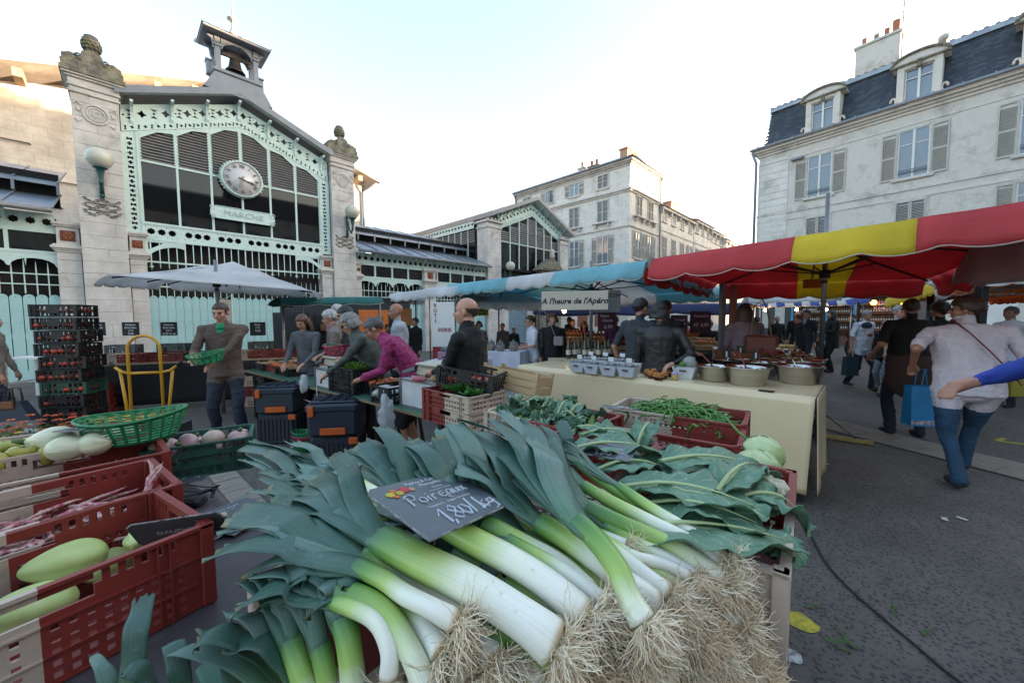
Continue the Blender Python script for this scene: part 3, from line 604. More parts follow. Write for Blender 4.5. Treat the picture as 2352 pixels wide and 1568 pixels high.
# ================================================ tall hall gable behind, catching the sun
th = thing('tall_hall', 'tall limestone hall gable behind the market, top lit orange by the sun', 'hall', FW(3.9, 28), 46.)
M_lime = mat('pale_limestone', (.70, .62, .52), .9, c2=(.52, .45, .37), ns=1.2, amt=.9, bump=.25, bs=18, dirt=(.3, .27, .23), ds=.8, dl=.33)
q = MB(); hw = 9.0; q.prism([(-hw, 0), (hw, 0), (hw, 11.5), (0, 14.2), (-hw, 11.5)], 0, 14); q.obj('wall', M_lime, th)
q = MB()
for s_ in (-1, 1):
 for y0, y1, z in ((-1.1, 14, 0),): q.add([(0, y0, 14.85), (s_*(hw+.9), y0, 11.95), (s_*(hw+.9), y1, 11.95), (0, y1, 14.85), (0, y0, 14.6), (s_*(hw+.9), y0, 11.7), (s_*(hw+.9), y1, 11.7), (0, y1, 14.6)], [(0, 1, 2, 3) if s_ > 0 else (3, 2, 1, 0), (4, 5, 1, 0) if s_ > 0 else (0, 1, 5, 4), (7, 6, 5, 4) if s_ > 0 else (4, 5, 6, 7), (1, 5, 6, 2) if s_ > 0 else (2, 6, 5, 1)])
q.obj('roof', mat('light_fascia', (.6, .56, .52), .6), th)
for k in range(14):
 x = -9+k*1.5-.5
 if abs(x) < 9.5: q = MB(); q.box(x-.14, x+.14, -1.0, 0, 14.3-.3*abs(x)-.25, 14.3-.3*abs(x)+.1); q.obj('rafter_end', M_wood, th)
for x, z in ((-7.4, 9.6), (-6.6, 7.5), (-6.6, 6.9), (-6.0, 8.1)): q = MB(); q.tube([(x, 0, z), (x, -.1, z), (x+1, -.1, z), (x+1, 0, z)], .03, 5); q.obj('iron_rung', mat('rust_iron', (.12, .07, .05), .8), th)
q = MB(); q.tube([(hw+.75, -1.0, 11.6), (hw+.3, -.5, 11.3), (hw+.05, -.12, 11.0), (hw+.05, -.12, 3)], .08, 8); q.tube([(hw+.9, -1, 11.75), (hw+.9, 13, 11.75)], .1, 8); q.obj('downpipe', M_zincd, th)
# ================================================ second pavilion
p2 = thing('second_pavilion', 'second mint iron pavilion with grey roof beyond the low wing', 'market hall', FW(18.4, 16), 46.)
SL2 = .43; ap = 9.1; hw2 = 4.0
def r2(x, z0): return z0-SL2*abs(x)
q = MB()
for s_ in (-1, 1):
 q.add([(0, -.6, ap), (s_*hw2, -.6, r2(hw2, ap)), (s_*hw2, 14, r2(hw2, ap)), (0, 14, ap)], [(0, 1, 2, 3) if s_ > 0 else (3, 2, 1, 0)]); q.add([(0, -.6, ap-.15), (s_*hw2, -.6, r2(hw2, ap)-.15), (s_*hw2, 14, r2(hw2, ap)-.15), (0, 14, ap-.15)], [(3, 2, 1, 0) if s_ > 0 else (0, 1, 2, 3)], 1)
 q.add([(0, -.61, ap+.03), (s_*hw2, -.61, r2(hw2, ap)+.03), (s_*hw2, -.61, r2(hw2, ap)-.16), (0, -.61, ap-.16)], [(3, 2, 1, 0) if s_ > 0 else (0, 1, 2, 3)])
q.box(-hw2-.06, -hw2, -.6, 14, r2(hw2, ap)-.18, r2(hw2, ap)+.02); q.obj('roof', [M_zincd, MATS['mint_soffit']], p2)
for k in range(12): q = MB(); q.bar((-hw2, k*1.2, r2(hw2, ap)+.02), (0, k*1.2, ap+.02), .05, .04); q.obj('roof_rib', M_zincd, p2)
for s_ in (-1, 1):
 for i in range(5):
  a, c = s_*.6*i, s_*.6*(i+1); a2, c2_ = min(a, c), max(a, c); out = [(a, r2(a, 8.75)), (c, r2(c, 8.75)), (c, r2(c, 8.22)), (a, r2(a, 8.22))]; m_ = (a+c)/2
  shape2d('pierced_frieze', [out]+[star(a+(c-a)*f, r2(a+(c-a)*f, 8.5), .12, 4, .5) for f in (.25, .72)], M_mint, p2, .03, (0, -.05, 0))
  shape2d('pierced_band', [[(a, r2(a, 8.2)), (c, r2(c, 8.2)), (c, r2(c, 8.02)), (a, r2(a, 8.02))]]+[plus(a+(c-a)*f, r2(a+(c-a)*f, 8.11), .04) for f in (.12, .37, .62, .87)], M_mint, p2, .03, (0, -.07, 0))
  q = MB(); x = c; z = r2(x, ap-.16); q.bar((x, -.55, z), (x, -.05, z-.35), .05, .04); q.bar((x, -.55, z-.02), (x, -.05, z-.02), .05, .05); q.bar((x, -.06, z), (x, -.06, z-.6), .05, .05); q.obj('roof_bracket', M_mint, p2)
for k in range(8):
 x = -2.8+k*.8; q = MB(); q.box(x-.03, x+.03, -.06, .02, 4.6, r2(x, 8.05)); q.obj('mullion', M_mint, p2)
for k in range(7):
 a, c = -2.77+k*.8, -2.03+k*.8; q = MB(); q.box(a, c, 0, .012, 4.6, 6.1); q.obj('pane', M_gl, p2); q = MB(); q.box(a, c, -.04, 0, 6.08, 6.13); q.obj('glazing_bar', M_mint, p2)
 z = 6.15
 while z < min(r2(a, 7.9), r2(c, 7.9)): q = MB(); q.add([(a, -.03, z), (c, -.03, z), (c, .03, z+.1), (a, .03, z+.1)], [(0, 1, 2, 3)]); q.obj('slat', M_louv, p2); z += .12
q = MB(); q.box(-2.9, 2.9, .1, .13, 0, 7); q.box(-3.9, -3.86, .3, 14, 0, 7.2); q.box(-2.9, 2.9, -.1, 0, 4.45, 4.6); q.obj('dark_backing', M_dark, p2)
# side wall of the pavilion, seen above the wing roof
xs = -4.0
for k in range(9):
 y0 = .9+k*1.25
 q = MB(); q.box(xs+.05, xs+.065, y0, y0+1.2, 4.6, 6.0); q.obj('pane', M_gl, p2)
 q = MB(); q.box(xs, xs+.05, y0+1.2, y0+1.26, 4.6, 6.75); q.box(xs, xs+.05, y0+.58, y0+.62, 4.6, 6.75); q.obj('mullion', M_mint, p2)
 for j in range(6): q = MB(); q.add([(xs, y0, 6.02+j*.12), (xs, y0+1.2, 6.02+j*.12), (xs+.06, y0+1.2, 6.12+j*.12), (xs+.06, y0, 6.12+j*.12)], [(3, 2, 1, 0)]); q.obj('slat', M_louv, p2)
 o = shape2d('pierced_frieze', [[(0, 0), (1.25, 0), (1.25, .45), (0, .45)]]+[star(.15+.32*j, .24, .13, 4, .5) for j in range(4)], M_mint, p2, .03, (xs-.02, y0+1.25, 6.78), rot=(rad(90), 0, rad(-90)))
def pillar2(label, x0, x1, zt):
 w = x1-x0; t = thing('stone_pillar', label, 'pillar', FW((x0+x1)/2, 15.8), 46.); hb = w/2; z = 0
 while z < zt-.6: h = min(.38, zt-.6-z); q = MB(); q.cbox(-hb, hb, 0, .9, z+.002, z+h-.003, .006); q.obj('stone_block', M_stone, t); z += h
 q = MB(); q.cbox(-hb-.05, hb+.05, -.05, .95, zt-.6, zt-.5, .01); q.cbox(-hb, hb, 0, .9, zt-.5, zt-.3, .01); q.cbox(-hb-.12, hb+.12, -.12, 1.0, zt-.3, zt-.18, .02)
 for k in range(5): x = -hb+k*w/4; q.cbox(x-.07, x+.07, -.1, .05, zt-.18, zt-.05, .02)
 q.tube([(-.15*w+.05*math.cos(a), -.01, zt-1+.1*math.sin(a)) for a in np.linspace(0, 5, 7)], .03, 5); q.tube([(.15*w+.05*math.cos(a), -.01, zt-1.2+.1*math.sin(a)) for a in np.linspace(0, 5, 7)], .03, 5); q.obj('capital', M_stone, t)
pillar2('stone pillar at the left corner of the second pavilion, carved capital', 14.45, 15.5, 7.3); pillar2('stone pillar at the right corner of the second pavilion', 21.2, 22.1, 7.25)
lamp('milky globe lamp beside the second pavilion, just above the blue awning', 15.9, 16.0, 4.55)
dm = thing('dormer_pediment', 'small stone pediment in front of the second pavilion windows', 'pediment', FW(19.5, 15.2), 46.)
q = MB(); q.cbox(-1.0, 1.0, 0, .5, 0, 4.6, .02); q.prism([(-1.3, 4.6), (1.3, 4.6), (0, 5.45)], -.15, .6); q.prism([(-.9, 4.7), (.9, 4.7), (0, 5.3)], -.2, -.14); q.obj('pediment', M_stone_top, dm)
q = MB(); q.lathe([(.1, 5.4), (.2, 5.55), (.14, 5.7), (.2, 5.85), (.1, 6.0)], 10); q.obj('finial', M_stone, dm)
# lower walls of the second pavilion: brick and stone piers with a blue shutter
pw = thing('pavilion_base_wall', 'brick and white stone lower wall under the second pavilion with roller shutter', 'wall', FW(14.5, 15.9), 46.)
for k in range(9):
 x = k*2.4+.9; q = MB(); q.cbox(x, x+.7, -.1, .4, 0, 3.2, .02); q.obj('pier', M_stone, pw)
 if k == 0:
  for j in range(24): q = MB(); q.box(x+.75, x+2.3, 0, .04, .05+j*.11, .145+j*.11); q.obj('slat', mat('blue_shutter', (.25, .36, .42), .5), pw)
 else:
  bm_ = MB(); bm_.box(0, .2, 0, .08, 0, .06); bme = bm_.mesh('brick', M_brick)
  for r in range(14):
   for c_ in range(7): mobj('brick', bme, pw, loc=(x+.72+c_*.215+(.0 if r % 2 else .05), random.uniform(-.006, .006), .9+r*.072))
  q = MB(); q.box(x+.7, x+2.4, .02, .3, 0, 3.0); q.obj('wall', M_stone, pw)
# ================================================ windows and shutters for houses (shared meshes)
WC = {}
def wmesh(kind, w, h):
 k = (kind, round(w, 2), round(h, 2))
 if k in WC: return WC[k]
 q = MB()
 if kind == 'frame':
  f = .05; q.box(-w/2, -w/2+f, -.02, .05, 0, h); q.box(w/2-f, w/2, -.02, .05, 0, h); q.box(-w/2+f, w/2-f, -.02, .05, 0, f); q.box(-w/2+f, w/2-f, -.02, .05, h-f, h); q.box(-.045, .045, -.03, .05, f, h-f)
  for s_ in (-1, 1): q.box(min(s_*.045, s_*(w/2-f)), max(s_*.045, s_*(w/2-f)), -.01, .04, h*.7-.02, h*.7+.02)
  me = q.mesh('frame', M_wht)
 elif kind == 'glass': q.box(-w/2+.05, w/2-.05, .02, .03, .05, h-.05); me = q.mesh('pane', M_glh)
 elif kind == 'reveal':
  d = .22; q.add([(-w/2, -d, 0), (w/2, -d, 0), (w/2, -d, h), (-w/2, -d, h), (-w/2, .06, 0), (w/2, .06, 0), (w/2, .06, h), (-w/2, .06, h)], [(0, 1, 5, 4), (1, 2, 6, 5), (2, 3, 7, 6), (3, 0, 4, 7)]); me = q.mesh('reveal', M_rend)
 elif kind == 'surround':
  e = .12
  for a, b_, c_, d_ in ((-w/2-e, -w/2, -.03, h+e), (w/2, w/2+e, -.03, h+e)): q.box(a, b_, -.03, .02, c_, d_)
  q.box(-w/2, w/2, -.03, .02, h, h+e); me = q.mesh('surround', M_rend)
 elif kind == 'sill': q.cbox(-w/2-.18, w/2+.18, -.12, .06, -.12, 0, .02); me = q.mesh('sill', M_stone)
 elif kind == 'ledge':
  q.cbox(-w/2-.4, w/2+.4, -.32, .02, -.14, 0, .03)
  for s_ in (-1, 1): q.cbox(s_*(w/2+.1)-.07, s_*(w/2+.1)+.07, -.25, .02, -.45, -.14, .02)
  me = q.mesh('ledge', M_stone)
 elif kind == 'shutter':
  f = .05; q.box(0, f, -.02, .02, 0, h); q.box(w-f, w, -.02, .02, 0, h)
  for z in (0, h*.46, h-f*1.5): q.box(f, w-f, -.018, .018, z, z+f*1.5)
  me = q.mesh('shutter', M_shut)
 elif kind == 'louvre': q.add([(.05, -.012, 0), (w-.05, -.012, 0), (w-.05, .018, .045), (.05, .018, .045)], [(0, 1, 2, 3)]); me = q.mesh('slat', mat('shutter_slat', (.40, .38, .34), .7))
 elif kind == 'rail':
  q.bar((-w/2, -.1, .0), (w/2, -.1, .0), .025, .025); q.bar((-w/2, -.1, .8), (w/2, -.1, .8), .03, .03)
  for i in range(int(w/.1)+1): q.bar((-w/2+i*.1, -.1, 0), (-w/2+i*.1, -.1, .8), .018, .018)
  me = q.mesh('window_rail', mat('pale_iron', (.5, .49, .45), .6))
 WC[k] = me; return me
def shutter(t, x, z, w, h, y=-.04, rz=0., slats=True):
 s_ = mobj('shutter', wmesh('shutter', w, h), t, loc=(x, y, z), rot=(0, 0, rad(rz)))
 me = wmesh('louvre', w, h); n = int((h-.2)/.075)
 for k in range(n):
  zz = .08+k*.075
  if abs(zz-h*.46-.02) < .06: continue
  mobj('slat', me, s_, loc=(0, 0, zz))
def window(t, x, z, w, h, st='open', sill='sill', rail=False, M=None, depth=.2, surround=True):
 """x,z centre-bottom on the facade; st = open / shut / none / half"""
 wn = mobj('window', wmesh('frame', w, h), t, loc=(x, .001, z)); wn.location.y = .02
 mobj('pane', wmesh('glass', w, h), wn)
 if surround: mobj('surround', wmesh('surround', w, h), t, loc=(x, -.0, z))
 if sill: mobj(sill, wmesh(sill, w, h), t, loc=(x, 0, z))
 if rail: mobj('window_rail', wmesh('rail', w, h), wn)
 sw = w/2+.02
 if st == 'open': shutter(t, x-w/2-sw-.03, z, sw, h); shutter(t, x+w/2+.03, z, sw, h)
 elif st == 'shut': shutter(t, x-sw+.0, z, sw-.01, h, -.05); shutter(t, x+.01, z, sw-.01, h, -.05)
 elif st == 'half': shutter(t, x-w/2-sw-.03, z, sw, h); shutter(t, x+.02, z, sw, h, -.06, -60)
def facade_wall(t, name, x0, x1, z0, z1, holes, m, th=.25, y=0.):
 """wall with real window openings: holes = (x centre, z bottom, w, h)"""
 xs = sorted(set([x0, x1]+[h[0]-h[2]/2 for h in holes]+[h[0]+h[2]/2 for h in holes])); zs = sorted(set([z0, z1]+[h[1] for h in holes]+[h[1]+h[3] for h in holes]))
 def solid(i, j):
  cx, cz = (xs[i]+xs[i+1])/2, (zs[j]+zs[j+1])/2
  return not any(abs(cx-h[0]) < h[2]/2 and h[1] < cz < h[1]+h[3] for h in holes)
 q = MB(); q.cells(xs, zs, solid, th, y=y); return q.obj(name, m, t)
M_limew = mat('limestone_ashlar', (.78, .74, .67), .88, c2=(.69, .65, .585), ns=1.5, amt=.8, bump=.2, bs=20, dirt=(.30, .28, .25), ds=.9, dl=.36)
def add_joints(m, w, h):      # faint ashlar joints, too small to pick apart at this distance
 nt = m.node_tree; b = nt.nodes["Principled BSDF"]; src = b.inputs['Base Color'].links[0].from_socket
 tc = nd(nt, 'ShaderNodeTexCoord'); mp = nd(nt, 'ShaderNodeMapping'); mp.inputs['Rotation'].default_value = (rad(90), 0, 0); nt.links.new(tc.outputs['Object'], mp.inputs[0])
 sx = nd(nt, 'ShaderNodeSeparateXYZ'); nt.links.new(tc.outputs['Object'], sx.inputs[0]); cb = nd(nt, 'ShaderNodeCombineXYZ'); ad = nd(nt, 'ShaderNodeMath', operation='ADD'); nt.links.new(sx.outputs[0], ad.inputs[0]); nt.links.new(sx.outputs[1], ad.inputs[1]); nt.links.new(ad.outputs[0], cb.inputs[0]); nt.links.new(sx.outputs[2], cb.inputs[1])
 bt_ = nd(nt, 'ShaderNodeTexBrick'); bt_.inputs['Color1'].default_value = (1, 1, 1, 1); bt_.inputs['Color2'].default_value = (.9, .9, .9, 1); bt_.inputs['Mortar'].default_value = (.62, .6, .58, 1); bt_.inputs['Scale'].default_value = 1; bt_.inputs['Mortar Size'].default_value = .008; bt_.inputs['Brick Width'].default_value = w; bt_.inputs['Row Height'].default_value = h
 nt.links.new(cb.outputs[0], bt_.inputs['Vector']); mx = nd(nt, 'ShaderNodeMix', data_type='RGBA', blend_type='MULTIPLY'); mx.inputs[0].default_value = .8; nt.links.new(src, mx.inputs[6]); nt.links.new(bt_.outputs[0], mx.inputs[7]); nt.links.new(mx.outputs[2], b.inputs['Base Color'])
add_joints(M_limew, .7, .38)
add_joints(M_lime, .9, .42)
def chimney(t, x, y, z0, z1, w=1., d=.6, pots=2, m=None):
 q = MB(); q.cbox(x-w/2, x+w/2, y-d/2, y+d/2, z0, z1-.25, .02); q.cbox(x-w/2-.08, x+w/2+.08, y-d/2-.08, y+d/2+.08, z1-.25, z1-.12, .02); c = q.obj('chimney', m or M_rend, t)
 for k in range(pots): q = MB(); q.lathe([(.13, 0), (.14, .05), (.1, .1), (.12, .5), (.1, .5)], 12); q.obj('chimney_pot', M_terra2, c, loc=(x-w/2+w*(k+.5)/pots, y, z1-.13))
 return c
M_terra2 = mat('pot_terracotta', (.42, .15, .07), .8, ns=9)
# ================================================ corner house (middle of the picture)
P0 = D(1448, 380, 30); P0.z = 0
ch = thing('corner_house', 'pale four storey limestone corner house with grey shutters, top corner sunlit', 'house', P0, 46.)
HZ = 14.2
holesR = [(1.55, 12.75, .85, .95), (3.75, 12.75, .85, .95), (1.6, 9.95, 1.0, 1.7), (3.8, 9.95, 1.0, 1.7), (1.55, 6.5, 1.0, 2.2), (3.8, 6.5, 1.0, 2.2), (1.55, 2.9, 1.0, 2.2), (3.8, 2.9, 1.0, 2.2)]
facade_wall(ch, 'wall', 0, 5.75, 0, HZ, holesR, M_limew)
# side face: frame turned by -90 degrees, x running from the far end to the corner
sh_ = thing('corner_house_side', 'long shaded side of the pale corner house with grey shutters', 'house', P0+Vector(FW(0, 12.6, 0)), -44., None)
colx = [12.6-d_ for d_ in (2.45, 5.35, 8.2, 11.0)]
holesL = []
for x in colx: holesL += [(x, 12.45, .95, 1.15), (x, 9.65, 1.0, 1.8), (x, 6.2, 1.0, 2.3), (x, 2.9, 1.0, 2.2)]
facade_wall(sh_, 'wall', 0, 12.6-.251, 0, HZ, holesL, M_limew)
for x, s_ in zip(colx, ('shut', 'open', 'half', 'shut')): window(sh_, x, 12.45, .95, 1.15, s_)
for x, s_ in zip(colx, ('shut', 'shut', 'shut', 'shut')): window(sh_, x, 9.65, 1.0, 1.8, s_, 'ledge')
for x, s_ in zip(colx, ('open', 'open', 'shut', 'shut')): window(sh_, x, 6.2, 1.0, 2.3, s_, 'sill', rail=True)
for x in colx: window(sh_, x, 2.9, 1.0, 2.2, 'shut')
for (x, z, w, h), s_ in zip(holesR, ('none', 'none', 'shut', 'shut', 'open', 'open', 'shut', 'shut')): window(ch, x, z, w, h, s_, 'ledge' if h == 1.7 else 'sill', rail=h == 2.2)
for t, L_ in ((ch, 5.75), (sh_, 12.6)):
 a = 0 if t is ch else 0
 for z, h, e in ((11.85, .12, .22), (11.7, .15, .1), (8.95, .1, .1), (5.6, .1, .08), (HZ-.45, .12, .08), (HZ-.3, .12, .2), (HZ-.18, .18, .38)):
  q = MB(); q.box(-e if t is ch else 0, L_+(0 if t is ch else -.002), -e, 0, z, z+h); q.obj('cornice', M_stone, t)
 q = MB(); q.tube([(-.3 if t is ch else 0, -.45, HZ+.02), (L_+.1, -.45, HZ+.02)], .09, 8); q.obj('gutter', M_zincd, t)
# tiled hip roof in ribs of canal tiles
def canal_roof(t, pts, rows, name='roof', m=None):
 """pts: eave left, eave right, ridge right, ridge left"""
 a, b_, c_, d_ = [Vector(p) for p in pts]; m = m or M_tile
 q = MB(); q.add([a, b_, c_, d_], [(0, 1, 2, 3)])
 for k in range(rows+1):
  f = k/rows; p, r = a.lerp(b_, f), d_.lerp(c_, f); q.tube([p, p.lerp(r, .5), r], .09, 6)
 q.obj(name, m, t)
canal_roof(ch, [(-.45, -.45, HZ+.05), (6.0, -.45, HZ+.05), (5.9, 6, HZ+1.7), (5.0, 6, HZ+1.7)], 24)
canal_roof(sh_, [(0, -.45, HZ+.05), (13.05, -.45, HZ+.05), (6.6, 5.0, HZ+1.7), (0, 5.0, HZ+1.7)], 48)
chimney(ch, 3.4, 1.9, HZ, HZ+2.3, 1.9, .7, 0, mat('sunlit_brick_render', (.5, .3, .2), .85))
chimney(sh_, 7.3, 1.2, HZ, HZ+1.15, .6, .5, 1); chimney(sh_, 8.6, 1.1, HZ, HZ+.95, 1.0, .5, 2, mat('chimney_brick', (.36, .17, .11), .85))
q = MB(); q.tube([(5.62, -.4, HZ), (5.62, -.12, HZ-.5), (5.62, -.12, 0)], .07, 8); q.obj('downpipe', M_zincd, ch)
q = MB(); q.tube([(.1, -.4, HZ), (.1, -.12, HZ-.5), (.1, -.12, 0)], .07, 8); q.obj('downpipe', M_zincd, sh_)
_rel = Matrix.Rotation(rad(-90), 4, 'Z'); _rel = Matrix.Translation((0, 12.6, 0)) @ _rel
for c_ in list(sh_.children): ml_ = c_.matrix_basis.copy(); c_.parent = ch; c_.matrix_basis = _rel @ ml_
bpy.data.objects.remove(sh_)
# ================================================ terraced houses running away to the right
xx = 5.78
row = [('narrow pale terraced house next to the corner house, big chimney', 8.9, 11.6, 4), ('second terraced house of the far row with half hidden shutters', 5.6, 11.9, 3), ('third terraced house of the far row, grey roof edge', 5.2, 11.75, 3), ('last terraced house of the far row before the red awning', 7.5, 11.4, 4)]
for lab, wd, hz, nw in row:
 t = thing('terraced_house', lab, 'house', P0+Vector(FW(xx, random.uniform(-.1, .1), 0)), 46., 'terraced houses beyond the corner house'); xx += wd
 hs = []
 for k in range(nw): x = wd*(k+.5)/nw; hs += [(x, hz-1.1, .85, .85), (x, 7.1, .95, 2.0), (x, 3.3, .95, 2.0)]
 facade_wall(t, 'wall', 0, wd-.02, 0, hz, hs, M_limew)
 for (x, z, w, h) in hs: window(t, x, z, w, h, 'none' if h < 1 else random.choice(('shut', 'shut', 'open')))
 for z, h, e in ((9.6, .1, .06), (hz-.12, .2, .35)): q = MB(); q.box(0, wd-.02, -e, 0, z, z+h); q.obj('cornice', M_stone, t)
 for k in range(nw+1): q = MB(); x = max(.15, min(wd-.2, wd*k/nw)); q.cbox(x-.1, x+.1, -.3, 0, hz-.5, hz-.12, .02); q.obj('corbel', M_stone, t)
 canal_roof(t, [(0, -.4, hz+.1), (wd-.02, -.4, hz+.1), (wd-.02, 4, hz+1.3), (0, 4, hz+1.3)], int(wd/.28))
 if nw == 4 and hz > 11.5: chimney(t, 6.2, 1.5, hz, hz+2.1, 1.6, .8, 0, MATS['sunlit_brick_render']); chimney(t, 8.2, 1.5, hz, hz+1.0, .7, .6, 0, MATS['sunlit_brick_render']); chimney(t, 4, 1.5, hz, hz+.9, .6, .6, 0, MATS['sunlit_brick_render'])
 if wd == 7.5:
  q = MB(); q.tube([(3, 2, hz), (3, 2, hz+3.2)], .03, 5)
  for z in (2.2, 2.7, 3.1): q.bar((2.5, 2, hz+z), (3.5, 2, hz+z), .03)
  q.obj('aerial', M_zincd, t)
# ================================================ mansard house on the right
RZR = -52.
def RW(x, y, z=0): return FW(x, y, z, RZR)
XR0 = -9.45
rh = thing('mansard_house', 'large rendered house with blue slate mansard roof and grey shutters', 'house', RW(XR0, 27), RZR)
WR = 17.6; EZ = 11.8; wc = [3.02, 6.66, 10.28, 13.9]
holes = []
for x in wc: holes += [(x, 8.36, 1.08, 2.3), (x, 5.3, 1.0, 1.95)]
SH = 3.9
facade_wall(rh, 'wall', 0, WR, SH, EZ, holes, M_rend)
q = MB(); q.box(.0, .3, .25, 9.5, 0, EZ); q.box(WR-.3, WR, .25, 9.5, 0, EZ); q.box(.3, WR-.3, 9.2, 9.5, 0, EZ); q.obj('side_wall', M_rend, rh)
for i, x in enumerate(wc):
 window(rh, x, 8.36, 1.08, 2.3, 'open', 'sill'); window(rh, x, 5.3, 1.0, 1.95, 'shut' if i < 2 else 'open', 'sill')
q = MB()
for x in wc: q.bar((x-.5, -.08, 8.62), (x+.5, -.08, 8.62), .03); q.bar((x-.5, -.08, 8.74), (x+.5, -.08, 8.74), .02)
q.obj('window_rail', M_black, rh)
q = MB()
for k in range(20): q.box(0, 1.55, -.03, .0, SH+k*.4+.008, SH+(k+1)*.4-.008) if SH+(k+1)*.4 < EZ-.5 else 0
q.obj('quoin_pilaster', M_limew, rh)
for z, h, e in ((7.75, .14, .05), (7.35, .1, .035), (EZ-.95, .06, .03), (EZ-.4, .14, .08), (EZ-.26, .12, .18), (EZ-.14, .14, .32)):
 q = MB(); q.box(-e if z > 8 else 0, WR, -e, 0, z, z+h); q.box(-e, 0, 0, 9.5, z, z+h); q.obj('cornice', M_rend, rh)
q = MB(); q.tube([(-.38, -.4, EZ+.06), (WR, -.4, EZ+.06)], .09, 8); q.tube([(-.3, -.35, EZ-.05), (-.12, -.14, EZ-.7), (-.12, -.14, 0)], .075, 8)
for k in range(20): q.box(k*.9, k*.9+.05, -.5, -.28, EZ+.0, EZ+.17)
q.obj('gutter', M_zincd, rh)
# mansard: curved slate slope as rows of slates
MT = 14.35
def mans(u): # profile y,z for u 0..1
 return (.05+.75*math.sin(u*math.pi/2)**.8*.9, EZ+.15+(MT-EZ-.15)*u)
dorm = [3.05, 6.7, 10.4, 14.1]
q = MB(); NR = 20; NC = 64
for r in range(NR):
 u0, u1 = r/NR, (r+1)/NR; y0, z0 = mans(u0); y1, z1 = mans(u1)
 for c_ in range(NC):
  x0 = .15+(WR-.15)*(c_+(.5 if r % 2 else 0))/NC; x1 = x0+(WR)/NC-.012
  ins = .28*u0
  if x1 < .15+ins: continue
  if any(abs((x0+x1)/2-d_) < .62 for d_ in dorm) and u0 < .78: continue
  j = random.uniform(0, .012); q.add([(max(x0, .1+ins), y0-.03-j, z0-.03), (x1, y0-.03-j, z0-.03), (x1, y1+.005, z1+.02), (max(x0, .1+ins), y1+.005, z1+.02)], [(0, 1, 2, 3)], random.choice((0, 0, 1)))
o = q.obj('slates', [M_slate, mat('slate_light', (.07, .083, .10), .4, ns=8)], rh); o['kind'] = 'stuff'
q = MB()
for r in range(NR):
 y0, z0 = mans(r/NR); y1, z1 = mans((r+1)/NR); q.add([(.15, y0, z0), (WR, y0, z0), (WR, y1, z1), (.4, y1, z1)], [(0, 1, 2, 3)]); q.add([(y0*.4+.05, y0, z0), (y0*.4+.05, 9, z0), (y1*.4+.05, 9, z1), (y1*.4+.05, y1, z1)], [(3, 2, 1, 0)])
q.obj('roof', M_slate, rh)
q = MB(); q.tube([(.3, .72, MT+.02), (WR, .72, MT+.02)], .11, 8); q.box(.3, WR, .6, .8, MT-.15, MT-.02); q.obj('roof_roll', M_zinc, rh)
canal_roof(rh, [(.3, .75, MT+.12), (WR, .75, MT+.12), (WR, 5, MT+.9), (2.5, 5, MT+.9)], 52)
for x in dorm:
 q = MB(); z0 = EZ+.2
 for s_ in (-1, 1): q.cbox(x+s_*.62-.13, x+s_*.62+.13, -.1, .9, z0, z0+1.75, .015); q.tube([(x+s_*(.85+.1*math.cos(a)), 0, z0+.2+.18*math.sin(a)) for a in np.linspace(0, 5, 9)], .05, 6)
 q.cbox(x-.55, x+.55, -.1, .9, z0+1.55, z0+1.78, .01)
 arc = [(x+.95*math.cos(a), z0+1.8+.42*math.sin(a)) for a in np.linspace(0, math.pi, 15)]
 q.prism([(x-.95, z0+1.76)]+[(px_, pz_) for px_, pz_ in reversed(arc)]+[(x+.95, z0+1.76)], -.12, 1.5); d_ = q.obj('dormer', M_rend, rh)
 q = MB(); q.tube([(px_, -.16, pz_) for px_, pz_ in arc], .07, 6); q.box(x-1.0, x+1.0, -.22, .0, z0+1.72, z0+1.79); q.cbox(x-.09, x+.09, -.16, .0, z0+1.5, z0+1.85, .01); q.obj('dormer_moulding', M_stone_top, rh)
 q = MB(); q.box(x-.48, x+.48, .12, .14, z0, z0+1.55); q.obj('pane', M_glh, d_); w_ = mobj('frame', wmesh('frame', .96, 1.55), d_, loc=(x, .06, z0))
c_ = chimney(rh, 4.9, 2.0, MT, 16.6, 1.75, .8, 0)
for dx, s_ in ((-.6, .8), (.3, .85), (.65, 1.2)): q = MB(); q.lathe([(.15, 0), (.16, .05), (.11, .1), (.13, .5), (.11, .5)], 12); q.obj('chimney_pot', M_terra2, c_, loc=(4.9+dx, 2.0, 16.47), scale=(s_, s_, s_*1.2))
q = MB(); q.box(4.7, 4.9, 1.9, 2.1, 16.45, 16.9); q.obj('brick_flue', M_stone_top, c_)
q = MB(); q.tube([(5.8, 2.0, 15.2), (5.8, 2.0, 18.4)], .025, 5)
for z in (17.2, 17.5, 17.8, 18.1, 18.4): q.bar((5.5, 2.0, z), (6.1, 2.0, z), .025)
q.obj('aerial', M_zincd, rh)
q = MB(); q.lathe([(.12, 14.2), (.12, 15.0), (.2, 15.05), (.2, 15.25), (.05, 15.35)], 12, M=TR(7.3, 1.6, 0)); q.obj('vent_pipe', MATS['pale_zinc'], rh)
q = MB(); q.cbox(1.7, 2.3, -.25, 0, EZ-1.15, EZ-1.0, .03); q.obj('wall_lamp_bracket', M_zincd, rh)
